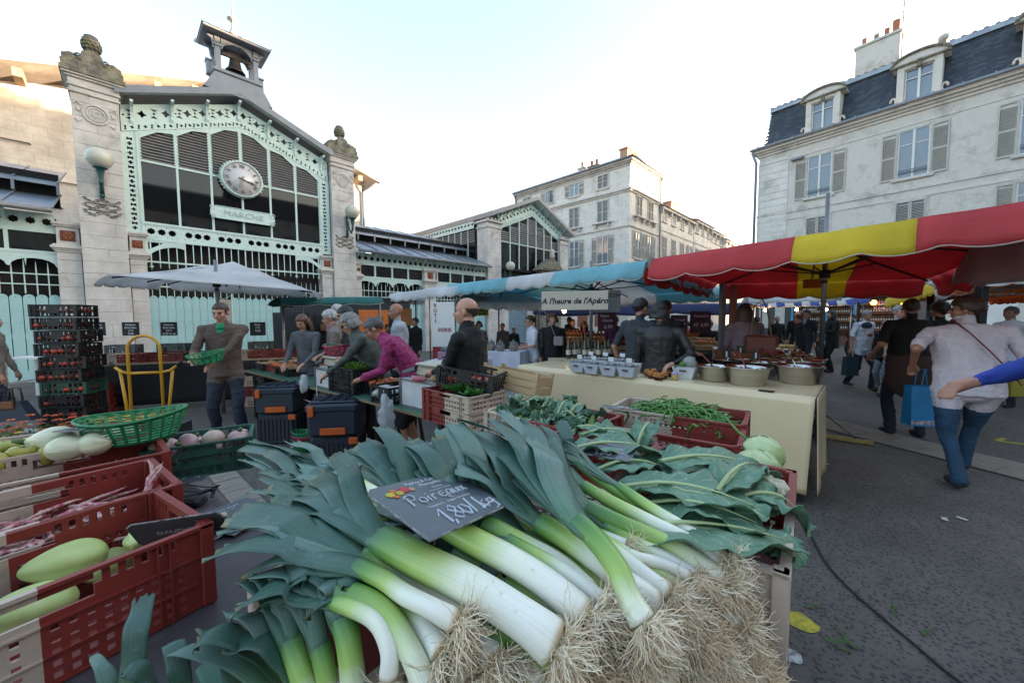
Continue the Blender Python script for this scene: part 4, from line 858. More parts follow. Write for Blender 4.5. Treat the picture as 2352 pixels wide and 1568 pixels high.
# --- ground floor shopfronts
M_blue = mat('blue_frame', (.06, .28, .45), .4); M_shopg = mat('shop_glass', (.03, .03, .035), .08, spec=.8)
sf = thing('wine_shop_front', 'blue framed wine shop front lettered CAVISTE FLOIRAT', 'shop', RW(-8.9, 26.9), RZR)
q = MB(); q.box(-.5, 7.4, 0, .3, 3.0, 3.95); q.obj('fascia', mat('shop_fascia', (.2, .19, .18), .6), sf)
text('FLOIRAT', .34, M_wht, sf, (3.75, -.012, 3.42), space=1.05)
q = MB(); q.box(-.4, 7.3, 2.0, 2.1, 0, 3.0); q.box(-.4, 7.3, 0, 2, .0, .5); q.obj('shop_back', mat('shop_interior_brown', (.12, .06, .035), .8), sf)
for x in (1.5, 3.1, 4.3, 5.9): q = MB(); q.cbox(x-.06, x+.06, -.04, .1, 0, 3.0, .01); q.obj('door_frame', M_blue, sf)
q = MB(); q.box(4.3, 5.9, -.04, .1, 2.9, 3.0); q.box(4.3, 5.9, -.02, .08, .5, .62); q.obj('door_frame', M_blue, sf)
M_bot = mat('wine_bottle', (.015, .03, .015), .15, spec=.8); M_lab = mat('paper_label', (.6, .56, .48), .7)
qb = MB(); qb.lathe([(.037, 0), (.038, .18), (.014, .24), (.014, .3)], 7); qb.lathe([(.039, .05), (.039, .13)], 7, 1, caps=False); bmsh = qb.mesh('bottle', [M_bot, M_lab])
for (a, c2_) in ((1.6, 3.0), (3.2, 4.2), (4.4, 5.8)):
 for z in (.9, 1.35, 1.8, 2.25): q = MB(); q.box(a, c2_, .5, .75, z-.03, z); q.obj('shelf', mat('shelf_wood', (.3, .15, .07), .6), sf)
mb_ = MB()
for (a, c2_) in ((1.6, 3.0), (3.2, 4.2), (4.4, 5.8)):
 for z in (.9, 1.35, 1.8, 2.25):
  for k in range(int((c2_-a)/.1)): mb_.lathe([(.037, 0), (.038, .18), (.014, .24), (.014, .3)], 6, random.choice((0, 0, 2)), M=TR(a+.05+k*.1, .6, z)); mb_.box(a+.02+k*.1, a+.08+k*.1, .555, .56, z+.05, z+.13, 1)
o = mb_.obj('wine_bottles', [M_bot, M_lab, mat('amber_glass', (.25, .1, .02), .2)], sf); o['kind'] = 'stuff'
for x, c_ in ((2.35, 2.2), (5.35, 2.2)): text('CAVISTE', .16, M_wht, sf, (x, -.02, 2.2)); text('FLOIRAT', .17, M_wht, sf, (x, -.02, 2.0))
q = MB(); q.box(-.45, 1.4, -.01, .1, .3, 2.9); q.obj('dark_panel', mat('charcoal_panel', (.05, .055, .055), .5), sf)
for x in (.1, .95): q = MB(); q.box(x-.32, x+.18, -.03, -.012, .9, 2.5); q.obj('poster', mat('poster_cream', (.55, .53, .46), .7), sf)
q = MB(); q.tube([(6.7+.5*math.cos(a), -.02, 2.3+.45*math.sin(a)) for a in np.linspace(0, math.pi, 9)], .04, 5); q.box(6.2, 7.2, 0, .05, .2, 2.3); q.obj('arched_door', mat('grey_door', (.1, .1, .095), .6), sf)
for x in (5.05, 6.0): 
 t = thing('lit_shop_lamp', 'glowing orange lamp in the wine shop window, %s of two' % ('left' if x < 5.5 else 'right'), 'lamp', RW(-8.9+x, 26.6, 2.3), RZR); q = MB(); q.ball((0, 0, 0), .13, 12, 8); q.obj('lamp_shade', mat('orange_lamp', (.9, .25, .1), .5, emit=(1, .2, .04), es=2.5), t)
gw = thing('ground_floor_wall', 'pale rendered ground floor wall right of the wine shop', 'wall', RW(-1.5, 27.02), RZR)
q = MB(); q.box(0, 9.6, 0, .25, 0, SH); q.obj('wall', M_rend, gw)
for x in (1.6, 4.2, 6.6): q = MB(); q.box(x-.5, x+.5, -.06, 0, 0, 2.6); q.obj('door', M_wht, gw)
# ================================================ houses behind the viewer's right shoulder (seen in the market windows)
xx = 17.75
for k, (wd, hz) in enumerate(((13, 13.6), (12, 13.2), (12, 13.9), (11, 13.0), (11, 14.3))):
 t = thing('opposite_house', ('plain house with slate roof opposite the market, %s' % ('next to the mansard house', 'second from the mansard house', 'facing the clock gable', 'facing the tall stacked crates', 'at the far left of the opposite row')[k]), 'house', RW(XR0+xx, 27.1) if k < 2 else FW(20-11.6*(k-2), -12), RZR if k < 2 else 226); xx += wd
 q = MB(); q.box(0, wd-.05, 0, 9, 0, hz-2.2); q.obj('wall', M_rend, t); q = MB(); q.add([(0, -.2, hz-2.2), (wd, -.2, hz-2.2), (wd, 1, hz), (0, 1, hz), (0, 5, hz+1.2), (wd, 5, hz+1.2), (wd, 9, hz-1), (0, 9, hz-1)], [(0, 1, 2, 3), (3, 2, 5, 4), (4, 5, 6, 7)]); q.obj('roof', M_slate, t)
 hs = MB()
 for c_ in range(int(wd/3)):
  for z in (1.5, 5, 8.2):
   q = MB(); x = 1.6+c_*3; q.box(x-.5, x+.5, -.04, 0, z, z+1.9); w_ = q.obj('window', M_glh, t); 
for k in range(3):  # unseen houses, added and sized to keep low sun off the far row
 t = thing('sun_blocking_house', 'unseen house added behind the mansard house to block the sun, %s from the square' % ('first', 'second', 'third')[k], 'house', RW(XR0+.3, 36.8+k*12), RZR)
 H9 = (12.2, 14, 14.5)[k]; q = MB(); q.box(0, 9, 0, 11.9, 0, H9); q.obj('wall', M_rend, t); q = MB(); q.add([(0, 0, H9), (9, 0, H9), (9, 11.9, H9), (0, 11.9, H9), (4.5, 0, H9+1.3), (4.5, 11.9, H9+1.3)], [(0, 4, 5, 3), (4, 1, 2, 5), (0, 1, 4), (2, 3, 5)]); q.obj('roof', M_tile, t)
# ================================================ cloth canopies
def cloth(name, col, tl=.35, **k): return mat(name, col, .75, ns=1.3, amt=.6, translu=tl, bump=.25, bs=4, **k)
C_red, C_yel = cloth('red_canvas', (.74, .085, .095), .42), cloth('yellow_canvas', (.82, .62, .04), .42); C_blue, C_white = cloth('turquoise_canvas', (.27, .60, .68), .4), cloth('white_canvas', (.80, .80, .80), .5, dirt=(.45, .44, .42), ds=1.2, dl=.3)
C_green = cloth('green_canvas', (.01, .13, .12), .15); C_navy = cloth('navy_canvas', (.015, .025, .09), .15); C_orange = cloth('orange_canvas', (.6, .13, .01)); C_beige = cloth('beige_canvas', (.45, .35, .27), .2); C_pink = cloth('faded_pink_canvas', (.45, .3, .3), .2); C_wine = cloth('wine_red_canvas', (.3, .02, .02), .15)
M_steel = mat('galvanised_steel', (.28, .28, .29), .4, metal=.8, ns=8); M_dsteel = mat('dark_steel', (.05, .045, .042), .5, metal=.6)
def canopy(label, A, B, C, Dd, rise, cols, bands, val=.26, scal=.32, pole=None, name='market_canopy', cat='canopy', under=None, poletop=None, ribs=True, group=None, sides='fblr', sag=.0, cord=None):
 c0 = (A+B+C+Dd)/4; t = thing(name, label, cat, (c0.x, c0.y, 0), 0, group); o = Vector((c0.x, c0.y, 0))
 A, B, C, Dd = A-o, B-o, C-o, Dd-o; mats = cols; ph = random.uniform(0, 6)
 def P(u, v):
  p = (A*(1-u)+B*u)*(1-v)+(Dd*(1-u)+C*u)*v; k = min(u, 1-u, v, 1-v)*2
  k2 = max(0, min(1, k)); f = k2-sag*math.sin(math.pi*k2)*.25
  return p+Vector((0, 0, rise*f-.03*math.sin(math.pi*k2)*abs(math.sin(9*math.atan2(v-.5, u-.5)))+.018*mnoise.noise(Vector((u*7, v*7, ph)))*min(1, k*3)))
 def mi(u):
  for i, b_ in enumerate(bands):
   if u < b_[0]: return b_[1]
  return bands[-1][1]
 edges = [0.]+[b_[0] for b_ in bands if b_[0] < 1]+[1.]
 for i in range(len(edges)-1):
  u0, u1 = edges[i], edges[i+1]; q = MB(); n = max(4, int(24*(u1-u0))); q.grid(lambda a, b_: P(u0+(u1-u0)*a, b_), n, 22, thick=.004, uv=False); q.obj('canvas_panel', mats[mi((u0+u1)/2)], t)
 sd = {'f': (A, B, 0), 'b': (Dd, C, 0), 'l': (A, Dd, 1), 'r': (B, C, 2)}
 for k in sides:
  p, r, kind = sd[k]; Ln = (r-p).length; nsc = max(3, round(Ln/scal)); out = (r-p).cross(Vector((0, 0, 1))).normalized()*(1 if k in 'fr' else -1)
  segs = [(edges[i], edges[i+1], mi((edges[i]+edges[i+1])/2)) for i in range(len(edges)-1)] if kind == 0 else [(0, 1, mi(0 if kind == 1 else 1))]
  for (u0, u1, m_) in segs:
   def V(a, b_, p=p, r=r, u0=u0, u1=u1):
    u = u0+(u1-u0)*a; w = u*nsc; h = val*(.80+.20*abs(math.sin(math.pi*w))**.7)
    return p.lerp(r, u)+Vector((0, 0, -h*b_+.01-.05*math.sin(math.pi*u)*b_*0))+out*(.03*math.sin(w*2.3+ph)*b_+.012*math.sin(w*7.1+ph*2)+.03*math.sin(b_*3)+.02+.13*b_)
   q = MB(); nn = max(6, int(nsc*8*(u1-u0))); q.grid(V, nn, 4, thick=.003, uv=False)
   q.tube([V(i/nn, 1) for i in range(nn+1)], .006, 4, 1); q.obj('valance', [mats[m_], mat('pale_piping', (.55, .5, .44), .7)], t)
 if pole is not None:
  pz = pole-o; top = P(.5, .5); r_ = .028
  q = MB(); q.tube([(pz.x, pz.y, 0), (pz.x, pz.y, 1.0)], .036, 10); q.tube([(pz.x, pz.y, 1.0), (pz.x, pz.y, poletop or top.z)], r_, 10); q.obj('pole', M_steel, t)
  hub = Vector((pz.x, pz.y, top.z-.5)); q = MB(); q.tube([hub-Vector((0, 0, .05)), hub+Vector((0, 0, .05))], .06, 10); q.ball((hub.x, hub.y, hub.z-.1), .035, 8, 5); q.obj('hub', M_dsteel, t)
  if ribs:
   for (u, v) in ((0, 0), (.5, 0), (1, 0), (1, .5), (1, 1), (.5, 1), (0, 1), (0, .5)):
    e = P(u, v)-Vector((0, 0, .03)); m_ = top.lerp(e, .5); m_.z = P(.5+(u-.5)*.5, .5+(v-.5)*.5).z-.04
    q = MB(); q.bar(top-Vector((0, 0, .04)), m_, .022); q.bar(m_, e, .022); rb = q.obj('rib', M_dsteel, t); q = MB(); q.bar(hub, m_, .018); q.obj('strut', M_dsteel, rb)
 elif ribs:
  for u in (0.02, .5, .98): q = MB(); q.bar(P(u, .02)-Vector((0, 0, .04)), P(u, .5)-Vector((0, 0, .04)), .03); q.bar(P(u, .5)-Vector((0, 0, .04)), P(u, .98)-Vector((0, 0, .04)), .03); q.obj('rib', M_dsteel, t)
  for p_ in (A, B, C, Dd): q = MB(); pp = p_*.96; q.tube([(pp.x, pp.y, 0), (pp.x, pp.y, p_.z)], .025, 8); q.obj('post', M_steel, t)
 return t
A = D(1499, 597, 4.8); Pm = D(2352, 468, 2.7); B = A+(Pm-A)*1.22
pole_red = D(1891, 700, 4.95)
rc = canopy('big red and yellow striped canopy on a grey pole over the steel bowls', A, B, D(2130, 640, 5.7), D(1652, 652, 7.2), .36, [C_red, C_yel], [(.433, 0), (.669, 1), (1, 0)], .30, .5, pole_red, poletop=3.2)
q = MB(); f = Vector((pole_red.x, pole_red.y, 0))-rc.location
for ang, L_ in ((-38, .55), (60, .4), (150, .4), (235, .4)):
 d_ = Vector((math.cos(rad(ang)), math.sin(rad(ang)), 0)); q.bar(f+d_*.03+Vector((0, 0, .03)), f+d_*L_+Vector((0, 0, .03)), .07, .04, 1 if L_ > .5 else 0); q.bar(f+Vector((0, 0, .38)), f+d_*L_*.7+Vector((0, 0, .05)), .03, .012)
q.obj('tripod_base', [M_dsteel, mat('worn_yellow_steel', (.36, .25, .04), .6, c2=(.2, .15, .06), ns=20, amt=1)], rc)
q = MB(); q.box(-.14, .14, 0, .01, -.07, .07); q.obj('maker_patch', mat('orange_patch', (.5, .1, .02), .6), rc, loc=D(1870, 651, 5.9)-rc.location, rot=(0, 0, rad(-40)))
q = MB(); q.ball((0, 0, 0), (.05, .05, .1), 8, 6); q.obj('corner_boot', mat('corner_leather', (.2, .17, .13), .7), rc, loc=A-rc.location+Vector((-.02, 0, -.05)))
canopy('turquoise canopy with one white band above the beige counter', D(1032, 655, 8.8), D(1489, 600, 5.25), D(1655, 664, 8.2), D(1290, 690, 11.5), .30, [C_blue, C_white], [(.424, 0), (.66, 1), (1, 0)], .27, .36, D(1358, 700, 6.4), ribs=True)
canopy('plain white scalloped canopy in front of the mint hall, left of the turquoise one', D(898, 675, 9.5), D(1078, 655, 8.3), D(1150, 672, 11), D(985, 682, 13), .2, [C_white], [(1, 0)], .24, .26, sides='flr')
canopy('grey white canopy hanging below the turquoise canopy', D(1040, 690, 9.2), D(1262, 694, 8.6), D(1240, 692, 11.2), D(1080, 690, 11.8), .36, [C_white], [(1, 0)], .22, .28)
canopy('large square white parasol above the vendor in brown', D(258, 632, 4.9), D(716, 668, 6.5), D(700, 668, 9.2), D(385, 650, 8.2), .46, [C_white], [(1, 0)], .16, .42, D(500, 700, 6.4), name='market_parasol', cat='parasol', poletop=2.62, sides='blr')
canopy('flat dark green awning with turned down front edge behind the shoppers', D(640, 685, 7.3), D(874, 683, 8.7), D(960, 690, 11.5), D(690, 694, 10.5), .05, [C_green], [(1, 0)], .17, 3., sides='fl')
canopy('sagging white and beige canopy under the far edge of the red canopy', D(1718, 680, 8.6), D(1916, 672, 8.0), D(1890, 672, 10.5), D(1740, 680, 11.5), .22, [C_white], [(1, 0)], .2, 3., ribs=False, sides='flr')
canopy('dark navy awning deep behind the turquoise canopy', D(1225, 702, 12.2), D(1720, 697, 11.4), D(1760, 705, 14.5), D(1240, 712, 15), .12, [C_navy], [(1, 0)], .36, 3., sides='f')
canopy('blue and white striped far awning with three bare bulbs under it', D(1690, 698, 14.0), D(1962, 690, 12.8), D(1990, 683, 14.8), D(1715, 690, 16.3), .14, [C_white, mat('royal_blue_canvas', (.04, .08, .33), .7, translu=.2)], [(k/14+1/14, k % 2) for k in range(14)], .18, .3)
canopy('yellow and orange canopy behind the queue, small pointed scallops', D(2037, 684, 9.0), D(2152, 655, 6.6), D(2700, 650, 7.6), D(2260, 686, 11), .1, [C_orange], [(1, 0)], .2, .17, sides='br', ribs=False)
yc = thing('yellow_valance', 'bright yellow scalloped edge hanging on the orange canopy', 'valance', D(2037, 700, 8.95).to_tuple()[:2]+(0,)); a0, a1 = D(2034, 692, 8.95)-yc.location, D(2156, 652, 6.55)-yc.location
q = MB(); q.grid(lambda u, v: a0.lerp(a1, u)+Vector((-.04*v, -.05*v, .06-(.2+.04*abs(math.sin(u*34)))*v)), 80, 3, thick=.004, uv=False); q.obj('valance', mat('lemon_canvas', (.75, .55, .03), .7, translu=.3), yc)
canopy('white striped canopy on black steel frame at the right picture edge', D(2235, 640, 5.2), D(2700, 600, 4.6), D(2750, 640, 7.6), D(2250, 668, 8.5), .1, [C_white], [(1, 0)], .14, .3, sides='fb', ribs=False)
fr = thing('steel_stall_frame', 'black square steel stall frame at right edge behind the blouse woman', 'frame', (5.6, 4.6, 0))
q = MB(); a0 = D(2253, 690, 5.2)-fr.location; q.cbox(a0.x-.05, a0.x+.05, a0.y-.05, a0.y+.05, 0, 2.35, .01); q.obj('post', M_black, fr); q = MB(); q.bar(D(2150, 668, 7.4)-fr.location, D(2500, 600, 4.2)-fr.location, .05); q.bar(D(2160, 690, 7.4)-fr.location, D(2500, 628, 4.2)-fr.location, .04); q.obj('beam', M_black, fr)
q = MB(); a0 = D(2137, 690, 7.6)-fr.location; q.tube([(a0.x, a0.y, 0), (a0.x, a0.y, 2.2)], .05, 8); q.obj('post', M_black, fr)
bn = thing('fabric_banner', 'dull pink fabric banner hanging from the right canopy', 'banner', (5, 4, 0)); q = MB(); a0, a1, a2 = [p-bn.location for p in (D(2178, 655, 5.6), D(2232, 556, 4.0), D(2480, 520, 3.4))]
q.grid(lambda u, v: a0.lerp(a1, u)+Vector((0, 0, -.42*v*u)), 8, 6, thick=.004, uv=False); q.grid(lambda u, v: a1.lerp(a2, u)+Vector((.02*math.sin(u*9), 0, -.46*v)), 8, 6, thick=.004, uv=False); q.obj('banner_cloth', C_pink, bn)
q = MB(); q.ball((0, 0, 0), (.14, .1, .1), 8, 6); q.ball((.1, .1, -.1), (.1, .08, .12), 8, 6); q.ball((-.12, 0, .03), (.12, .06, .05), 8, 6); tag(q.obj('tied_white_cloth', C_white, loc=D(2168, 655, 5.8)), 'knotted white cloth tied at the corner of the right canopies', 'cloth')
for k, (px, py, dd_) in enumerate(((1758, 712, 13.4), (1830, 711, 13.2), (1897, 711, 13.0), (1296, 714, 9.5))):
 q = MB(); q.ball((0, 0, 0), .05, 10, 8); t = thing('bare_bulb', ('lit bare bulb under the striped awning, leftmost of its three', 'lit bare bulb under the striped awning, middle of its three', 'lit bare bulb under the striped awning, rightmost of its three', 'lit bare bulb above the fruit stall beside the coated woman')[k], 'bulb', D(px, py, dd_), 0, 'lit stall bulbs'); q.obj('glass', mat('lit_bulb', (1, .8, .5), .3, emit=(1, .55, .22), es=14), t)
 q = MB(); q.tube([(0, 0, .04), (0, 0, .3)], .012, 5); q.obj('cord', M_black, t)
# ================================================ beige counter
M_oil = mat('beige_oilcloth', (.71, .56, .35), .26, c2=(.66, .51, .31), ns=1.2, amt=.5, spec=.6)
FRc = G(1873, 914, .94); FL = G(1190, 838, .94); ex = (FL-FRc); LC = ex.length; azc = math.degrees(math.atan2(-ex.y, -ex.x))
ct = thing('market_counter', 'long counter under a beige oilcloth hanging to the ground', 'counter', (FL.x, FL.y, 0), azc)     # local x to the right along the front, y away
DC = .85
q = MB(); q.grid(lambda u, v: (u*LC, DC*v, .94+.004*math.sin(u*31)*math.sin(v*7)), 60, 10, thick=.006, uv=False); q.obj('cloth_top', M_oil, ct)
def fr_(u, v):
 x = u*LC; s_ = .012*math.sin(x*2.6)+.010*math.sin(x*5.1+1)-(.03*math.exp(-((x-LC*.53)/.05)**2)*(1-v)*.6)
 return (x+.03*v*math.sin(x*1.3), -.012-.04*v+s_*v-.01*math.sin(v*3.1), .94-.82*v)
q = MB(); q.grid(fr_, 90, 14, thick=.004, uv=False); q.obj('cloth_front', M_oil, ct)
q = MB(); q.grid(lambda u, v: (LC+.01+.03*v+.01*math.sin(u*9)*v, DC*u, .94-.82*v), 14, 10, thick=.004, uv=False); q.obj('cloth_side', M_oil, ct)
q = MB(); q.box(.02, LC-.02, .02, DC-.02, .90, .935); q.obj('table_top', M_wood, ct)
for x in (.1, LC/2, LC-.1): q = MB(); q.box(x-.02, x+.02, .06, .1, 0, .9); q.box(x-.02, x+.02, DC-.1, DC-.06, 0, .9); q.obj('leg', M_dsteel, ct)
def CT(x, y, z=.945): return ct.matrix_basis @ Vector((x, y, z)) if False else Vector((FL.x, FL.y, 0))+Matrix.Rotation(rad(azc), 3, 'Z') @ Vector((x, y, z))
# second beige counter segment behind
cb2 = thing('back_counter', 'short beige covered counter behind the trays, bottles on it', 'counter', D(1262, 800, 5.9).to_tuple()[:2]+(0,), azc+40)
q = MB(); q.box(0, 1.7, 0, .6, .0, .93); q.obj('counter_body', M_oil, cb2)
# ================================================ steel bowls and the things on the counter
M_ss = mat('brushed_steel', (.62, .6, .56), .22, metal=1., ns=3, stretch=(1, 1, 6)); M_olive = mat('dark_olives', (.06, .035, .02), .35, c2=(.16, .06, .03), ns=25, amt=1)
def bowl_mesh(r=.19, h=.17):
 q = MB(); q.lathe([(r*.72, 0), (r*.74, .003), (r*.98, h*.93), (r*1.04, h*.96), (r*1.06, h), (r*1.03, h*1.01), (r*.96, h*.94), (r*.9, h*.72)], 28, 0, caps=False); q.lathe([(r*.72, .001), (.001, .001)], 28, caps=False); return q.mesh('bowl_shell', M_ss)
BM = bowl_mesh(); q = MB(); q.lathe([(.17, .118), (.1, .135), (.001, .14)], 20, caps=False)
for i in range(60): a = random.uniform(0, 6.3); r = .16*math.sqrt(random.random()); q.ball((r*math.cos(a), r*math.sin(a), .138), (.014, .014, .01), 6, 4)
OM = q.mesh('olives', M_olive); q = MB(); q.tube([(0, 0, .13), (.06, 0, .2), (.16, 0, .3)], .008, 6); q.ball((0, 0, .13), (.035, .03, .014), 8, 5); q.box(.13, .2, -.012, .012, .27, .3); LM = q.mesh('ladle', mat('wood_ladle', (.16, .03, .02), .4)); LM2 = LM.copy(); LM2.materials.clear(); LM2.materials.append(M_ss)
def bowl(px, py, s, label, ld=1, z=.945):
 p = G(px, py, z); t = thing('steel_bowl', label, 'bowl', p, 0, 'steel bowls of olives on the counter'); t.scale = (s, s, s); mobj('bowl_shell', BM, t); mobj('olives', OM, t)
 if ld: mobj('ladle', LM if ld == 1 else LM2, t, rot=(0, 0, rad(random.uniform(20, 160))))
 return t
bowl(1641, 872, .92, 'steel bowl of olives nearest the white lettuce box'); bowl(1716, 882, 1.05, 'wide steel bowl at the counter front, red wooden ladle standing in it'); bowl(1830, 878, 1.05, 'wide steel bowl nearest the grey canopy pole', 2)
k = 0
for px, py, s in ((1668, 851, .85), (1748, 862, .95), (1700, 848, .85), (1790, 858, .9), (1845, 860, .95), (1762, 845, .85), (1818, 846, .88), (1862, 849, .85), (1720, 834, .8), (1780, 833, .8), (1835, 834, .8), (1680, 834, .75)):
 k += 1; p = G(px, py, .945); bowl(px, py, s, ('second row steel bowl of olives behind the front ones', 'back row steel bowl of olives near the wicker basket')[py < 840], 2 if k % 2 else 1)
M_tag = mat('white_tag', (.75, .75, .76), .5); M_ctr = mat('white_tray', (.60, .62, .66), .45)
def tray_mesh():
 q = MB(); a, b_, h = .075, .11, .12
 for sx, sy in ((1, 0), (-1, 0), (0, 1), (0, -1)):
  if sx: vs = [(sx*a, -a*.8, 0), (sx*a, a*.8, 0), (sx*b_, b_*.8, h), (sx*b_, -b_*.8, h)]
  else: vs = [(a, sy*a*.8, 0), (-a, sy*a*.8, 0), (-b_, sy*b_*.8, h), (b_, sy*b_*.8, h)]
  q.add(vs+[(x*.93, y*.93, z) for x, y, z in vs], [(0, 1, 2, 3), (7, 6, 5, 4), (3, 2, 6, 7)])
 q.box(-a, a, -a*.8, a*.8, 0, .006); q.box(-.03, .03, -.1, -.08, .075, .09, 1); return q.mesh('tray_box', [M_ctr, mat('slot_shadow', (.08, .07, .07), .8)])
TM = tray_mesh(); q = MB()
for i in range(26): x, y = random.uniform(-.08, .08), random.uniform(-.06, .06); q.ball((x, y, .11+random.uniform(0, .035)), (.02, .015, .016), 6, 4)
q.grid(lambda u, v: (-.1+.2*u, -.08+.16*v, .125+.03*mnoise.noise(Vector((u*7, v*7, 3)))), 12, 10, 1, uv=False)
TF = q.mesh('sweets', [mat('grey_sweets', (.3, .3, .32), .4), mat('clear_wrap', (.6, .62, .66), .15, trans=.75)]); q = MB(); q.box(-.035, .035, 0, .003, .17, .215); q.tube([(0, .002, .1), (0, .002, .17)], .003, 4); TT = q.mesh('price_tag', M_tag)
for i, (px, py) in enumerate(((1331, 853), (1363, 857), (1402, 861), (1443, 865), (1352, 844), (1385, 847), (1424, 850), (1460, 853))):
 p = G(px, py, .945); t = thing('white_tray', ('white tapered tray in the front row on the counter, %s from the left' % ('first', 'second', 'third', 'fourth')[i % 4]) if i < 4 else 'white tray of sweets in the row behind, %s from the left' % ('first', 'second', 'third', 'fourth')[i % 4], 'tray', p, azc, 'white tapered trays of sweets'); mobj('tray_box', TM, t); mobj('sweets', TF, t); mobj('price_tag', TT, t, rot=(0, 0, rad(random.uniform(-8, 8))), loc=(.02, -.03 if i < 4 else .02, 0))
t = thing('white_tray', 'white tapered tray with lettuce in a clear bag beside the bowls', 'tray', G(1575, 868, .945), azc); mobj('tray_box', TM, t, scale=1.1)
M_let = mat('lettuce', (.25, .45, .06), .5, c2=(.12, .3, .03), ns=12, translu=.3)
def ruffle(q, c, r, n, mi=0, seed=0, flat=.7):
 rnd = random.Random(seed)
 for i in range(n):
  a = rnd.uniform(0, 6.28); el = rnd.uniform(.2, 1.4); L_ = r*rnd.uniform(.6, 1.1); w = L_*.6
  d_ = Vector((math.cos(a)*math.cos(el), math.sin(a)*math.cos(el), math.sin(el)*flat)); s_ = d_.cross(Vector((0, 0, 1))).normalized(); n_ = s_.cross(d_)
  ph = rnd.uniform(0, 6)
  q.grid(lambda u, v: Vector(c)+d_*L_*u+s_*w*(v-.5)*math.sin(math.pi*min(1, .15+u*.8))**.6+n_*(.18*L_*abs(v-.5)*2*u+.07*L_*math.sin(v*14+ph)*u), 6, 6, mi)
q = MB(); ruffle(q, (-.03, 0, .1), .13, 9, 0, 3); q.obj('lettuce', M_let, t); q = MB(); q.ball((.04, 0, .17), (.075, .07, .08), 12, 9, fn=lambda v: v+Vector((1, 1, .5))*.02*mnoise.noise(v*22)); q.obj('clear_bag', mat('plastic_bag', (.6, .63, .62), .25, trans=.5, translu=.2), t)
qj = MB(); qj.lathe([(.028, 0), (.032, .01), (.032, .05), (.026, .055)], 12, 0); jm = qj.mesh('glass', mat('dark_honey', (.08, .02, .01), .2)); qj = MB(); qj.lathe([(.034, .052), (.036, .06), (.03, .075), (.001, .08)], 12); qj.lathe([(.036, .05), (.045, .04)], 12, caps=False); jl = qj.mesh('cloth_lid', mat('orange_gingham', (.55, .22, .05), .8, c2=(.25, .08, .02), ns=60, amt=1))
for i, (px, py) in enumerate(((1487, 863), (1495, 868), (1508, 872), (1516, 873), (1526, 869), (1534, 864), (1518, 860), (1502, 861))):
 t = thing('honey_jar', 'small dark jar with orange cloth lid in the cluster beside the trays', 'jar', G(px, py, .945), 0, 'jars with orange cloth lids'); mobj('glass', jm, t); mobj('cloth_lid', jl, t)
t = thing('mustard_jar', 'small yellow jar with lilac lid standing alone beside the jar cluster', 'jar', G(1550, 872, .945)); q = MB(); q.lathe([(.03, 0), (.035, .01), (.035, .055), (.03, .06)], 12); q.obj('glass', mat('mustard', (.5, .36, .12), .3), t); q = MB(); q.lathe([(.034, .06), (.038, .07), (.03, .085), (.001, .088)], 12); q.obj('cloth_lid', mat('lilac', (.42, .36, .6), .7), t)
t = thing('chalk_tag', 'small black slate tag lying on the counter edge by the bowls', 'tag', G(1760, 898, .948), azc); q = MB(); q.cbox(-.06, .06, -.03, .03, 0, .006, .002); q.obj('slate', M_black, t)
for px, py in ((1668, 838), (1700, 826), (1735, 843)):
 t = thing('chalk_tag', 'black slate tag clipped upright behind a steel bowl, white clip, %s' % {1668: 'leftmost', 1700: 'middle', 1735: 'rightmost'}[px], 'tag', G(px, py+12, .945), azc, 'upright slate tags among the bowls'); q = MB(); q.box(-.05, .05, 0, .006, .16, .27); q.obj('slate', M_black, t); q = MB(); q.box(-.008, .008, -.006, .0, .17, .24); q.obj('clip', M_tag, t)
M_wick = mat('wicker', (.28, .11, .03), .6, c2=(.12, .04, .015), ns=30, amt=1, stretch=(1, 1, 8), bump=.8, bs=60)
t = thing('wicker_basket', 'low brown wicker basket behind the steel bowls', 'basket', G(1700, 838, .95), azc)
q = MB()
for k in range(10): z = .02+k*.018; r = .22+.006*k; q.tube([((r+.005*math.sin(a*20+k*3.14))*math.cos(a)*1.2, (r+.005*math.sin(a*20+k*3.14))*math.sin(a)*.8, z+.01*math.cos(2*a)) for a in np.linspace(0, 6.283, 50, endpoint=False)], .011, 5, closed=True)
q.obj('weave', M_wick, t)
# wine bottles on the back counter
for k in range(9):
 t = thing('green_wine_bottle', 'green wine bottle in the group on the short back counter', 'bottle', D(1306+k*11.5+(k % 2)*3, 805+(k % 2)*6, 6.3+.1*(k % 3)), 0, 'green wine bottles on the back counter'); t.location.z = .93
 q = MB(); q.lathe([(.04, 0), (.042, .02), (.042, .2), (.018, .28), (.017, .34)], 12); q.obj('glass', M_bot, t); q = MB(); q.lathe([(.043, .07), (.043, .15)], 12, caps=False); q.obj('paper_label', M_lab, t)
# sign boards
M_card = mat('cream_card', (.50, .46, .38), .7, c2=(.45, .41, .34), ns=3); M_chalk = mat('chalk_white', (.7, .7, .7), .8); M_ink2 = mat('marker_ink', (.015, .015, .015), .5); M_redink = mat('red_ink', (.3, .02, .03), .6)
def board(name, label, px, py, dep, w, h, az, m=None, lines=(), inkm=None, cat='sign', thick=.012, tilt=0, group=None, shear=0., frame=None, local=None):
 t = thing(name, label, cat, D(px, py, dep) if local is None else local, az, group)
 if tilt: t.rotation_euler = (rad(tilt), 0, rad(az))
 q = MB(); q.cbox(-w/2, w/2, 0, thick, -h/2, h/2, min(.004, thick/3)); q.obj('board', m or M_black, t)
 for (tx, x, z, s_) in lines: text(tx, s_, inkm or M_chalk, t, (x, -.002, z), depth=.001, shear=shear, offset=.03*s_)
 return t
board('price_board', "cream hand lettered board reading A l'heure de l'Apero", 1319, 690, 5.6, .98, .28, -12, M_card, (("A l'heure de l'Apéro", 0, -.01, .118),), M_ink2, shear=.25)
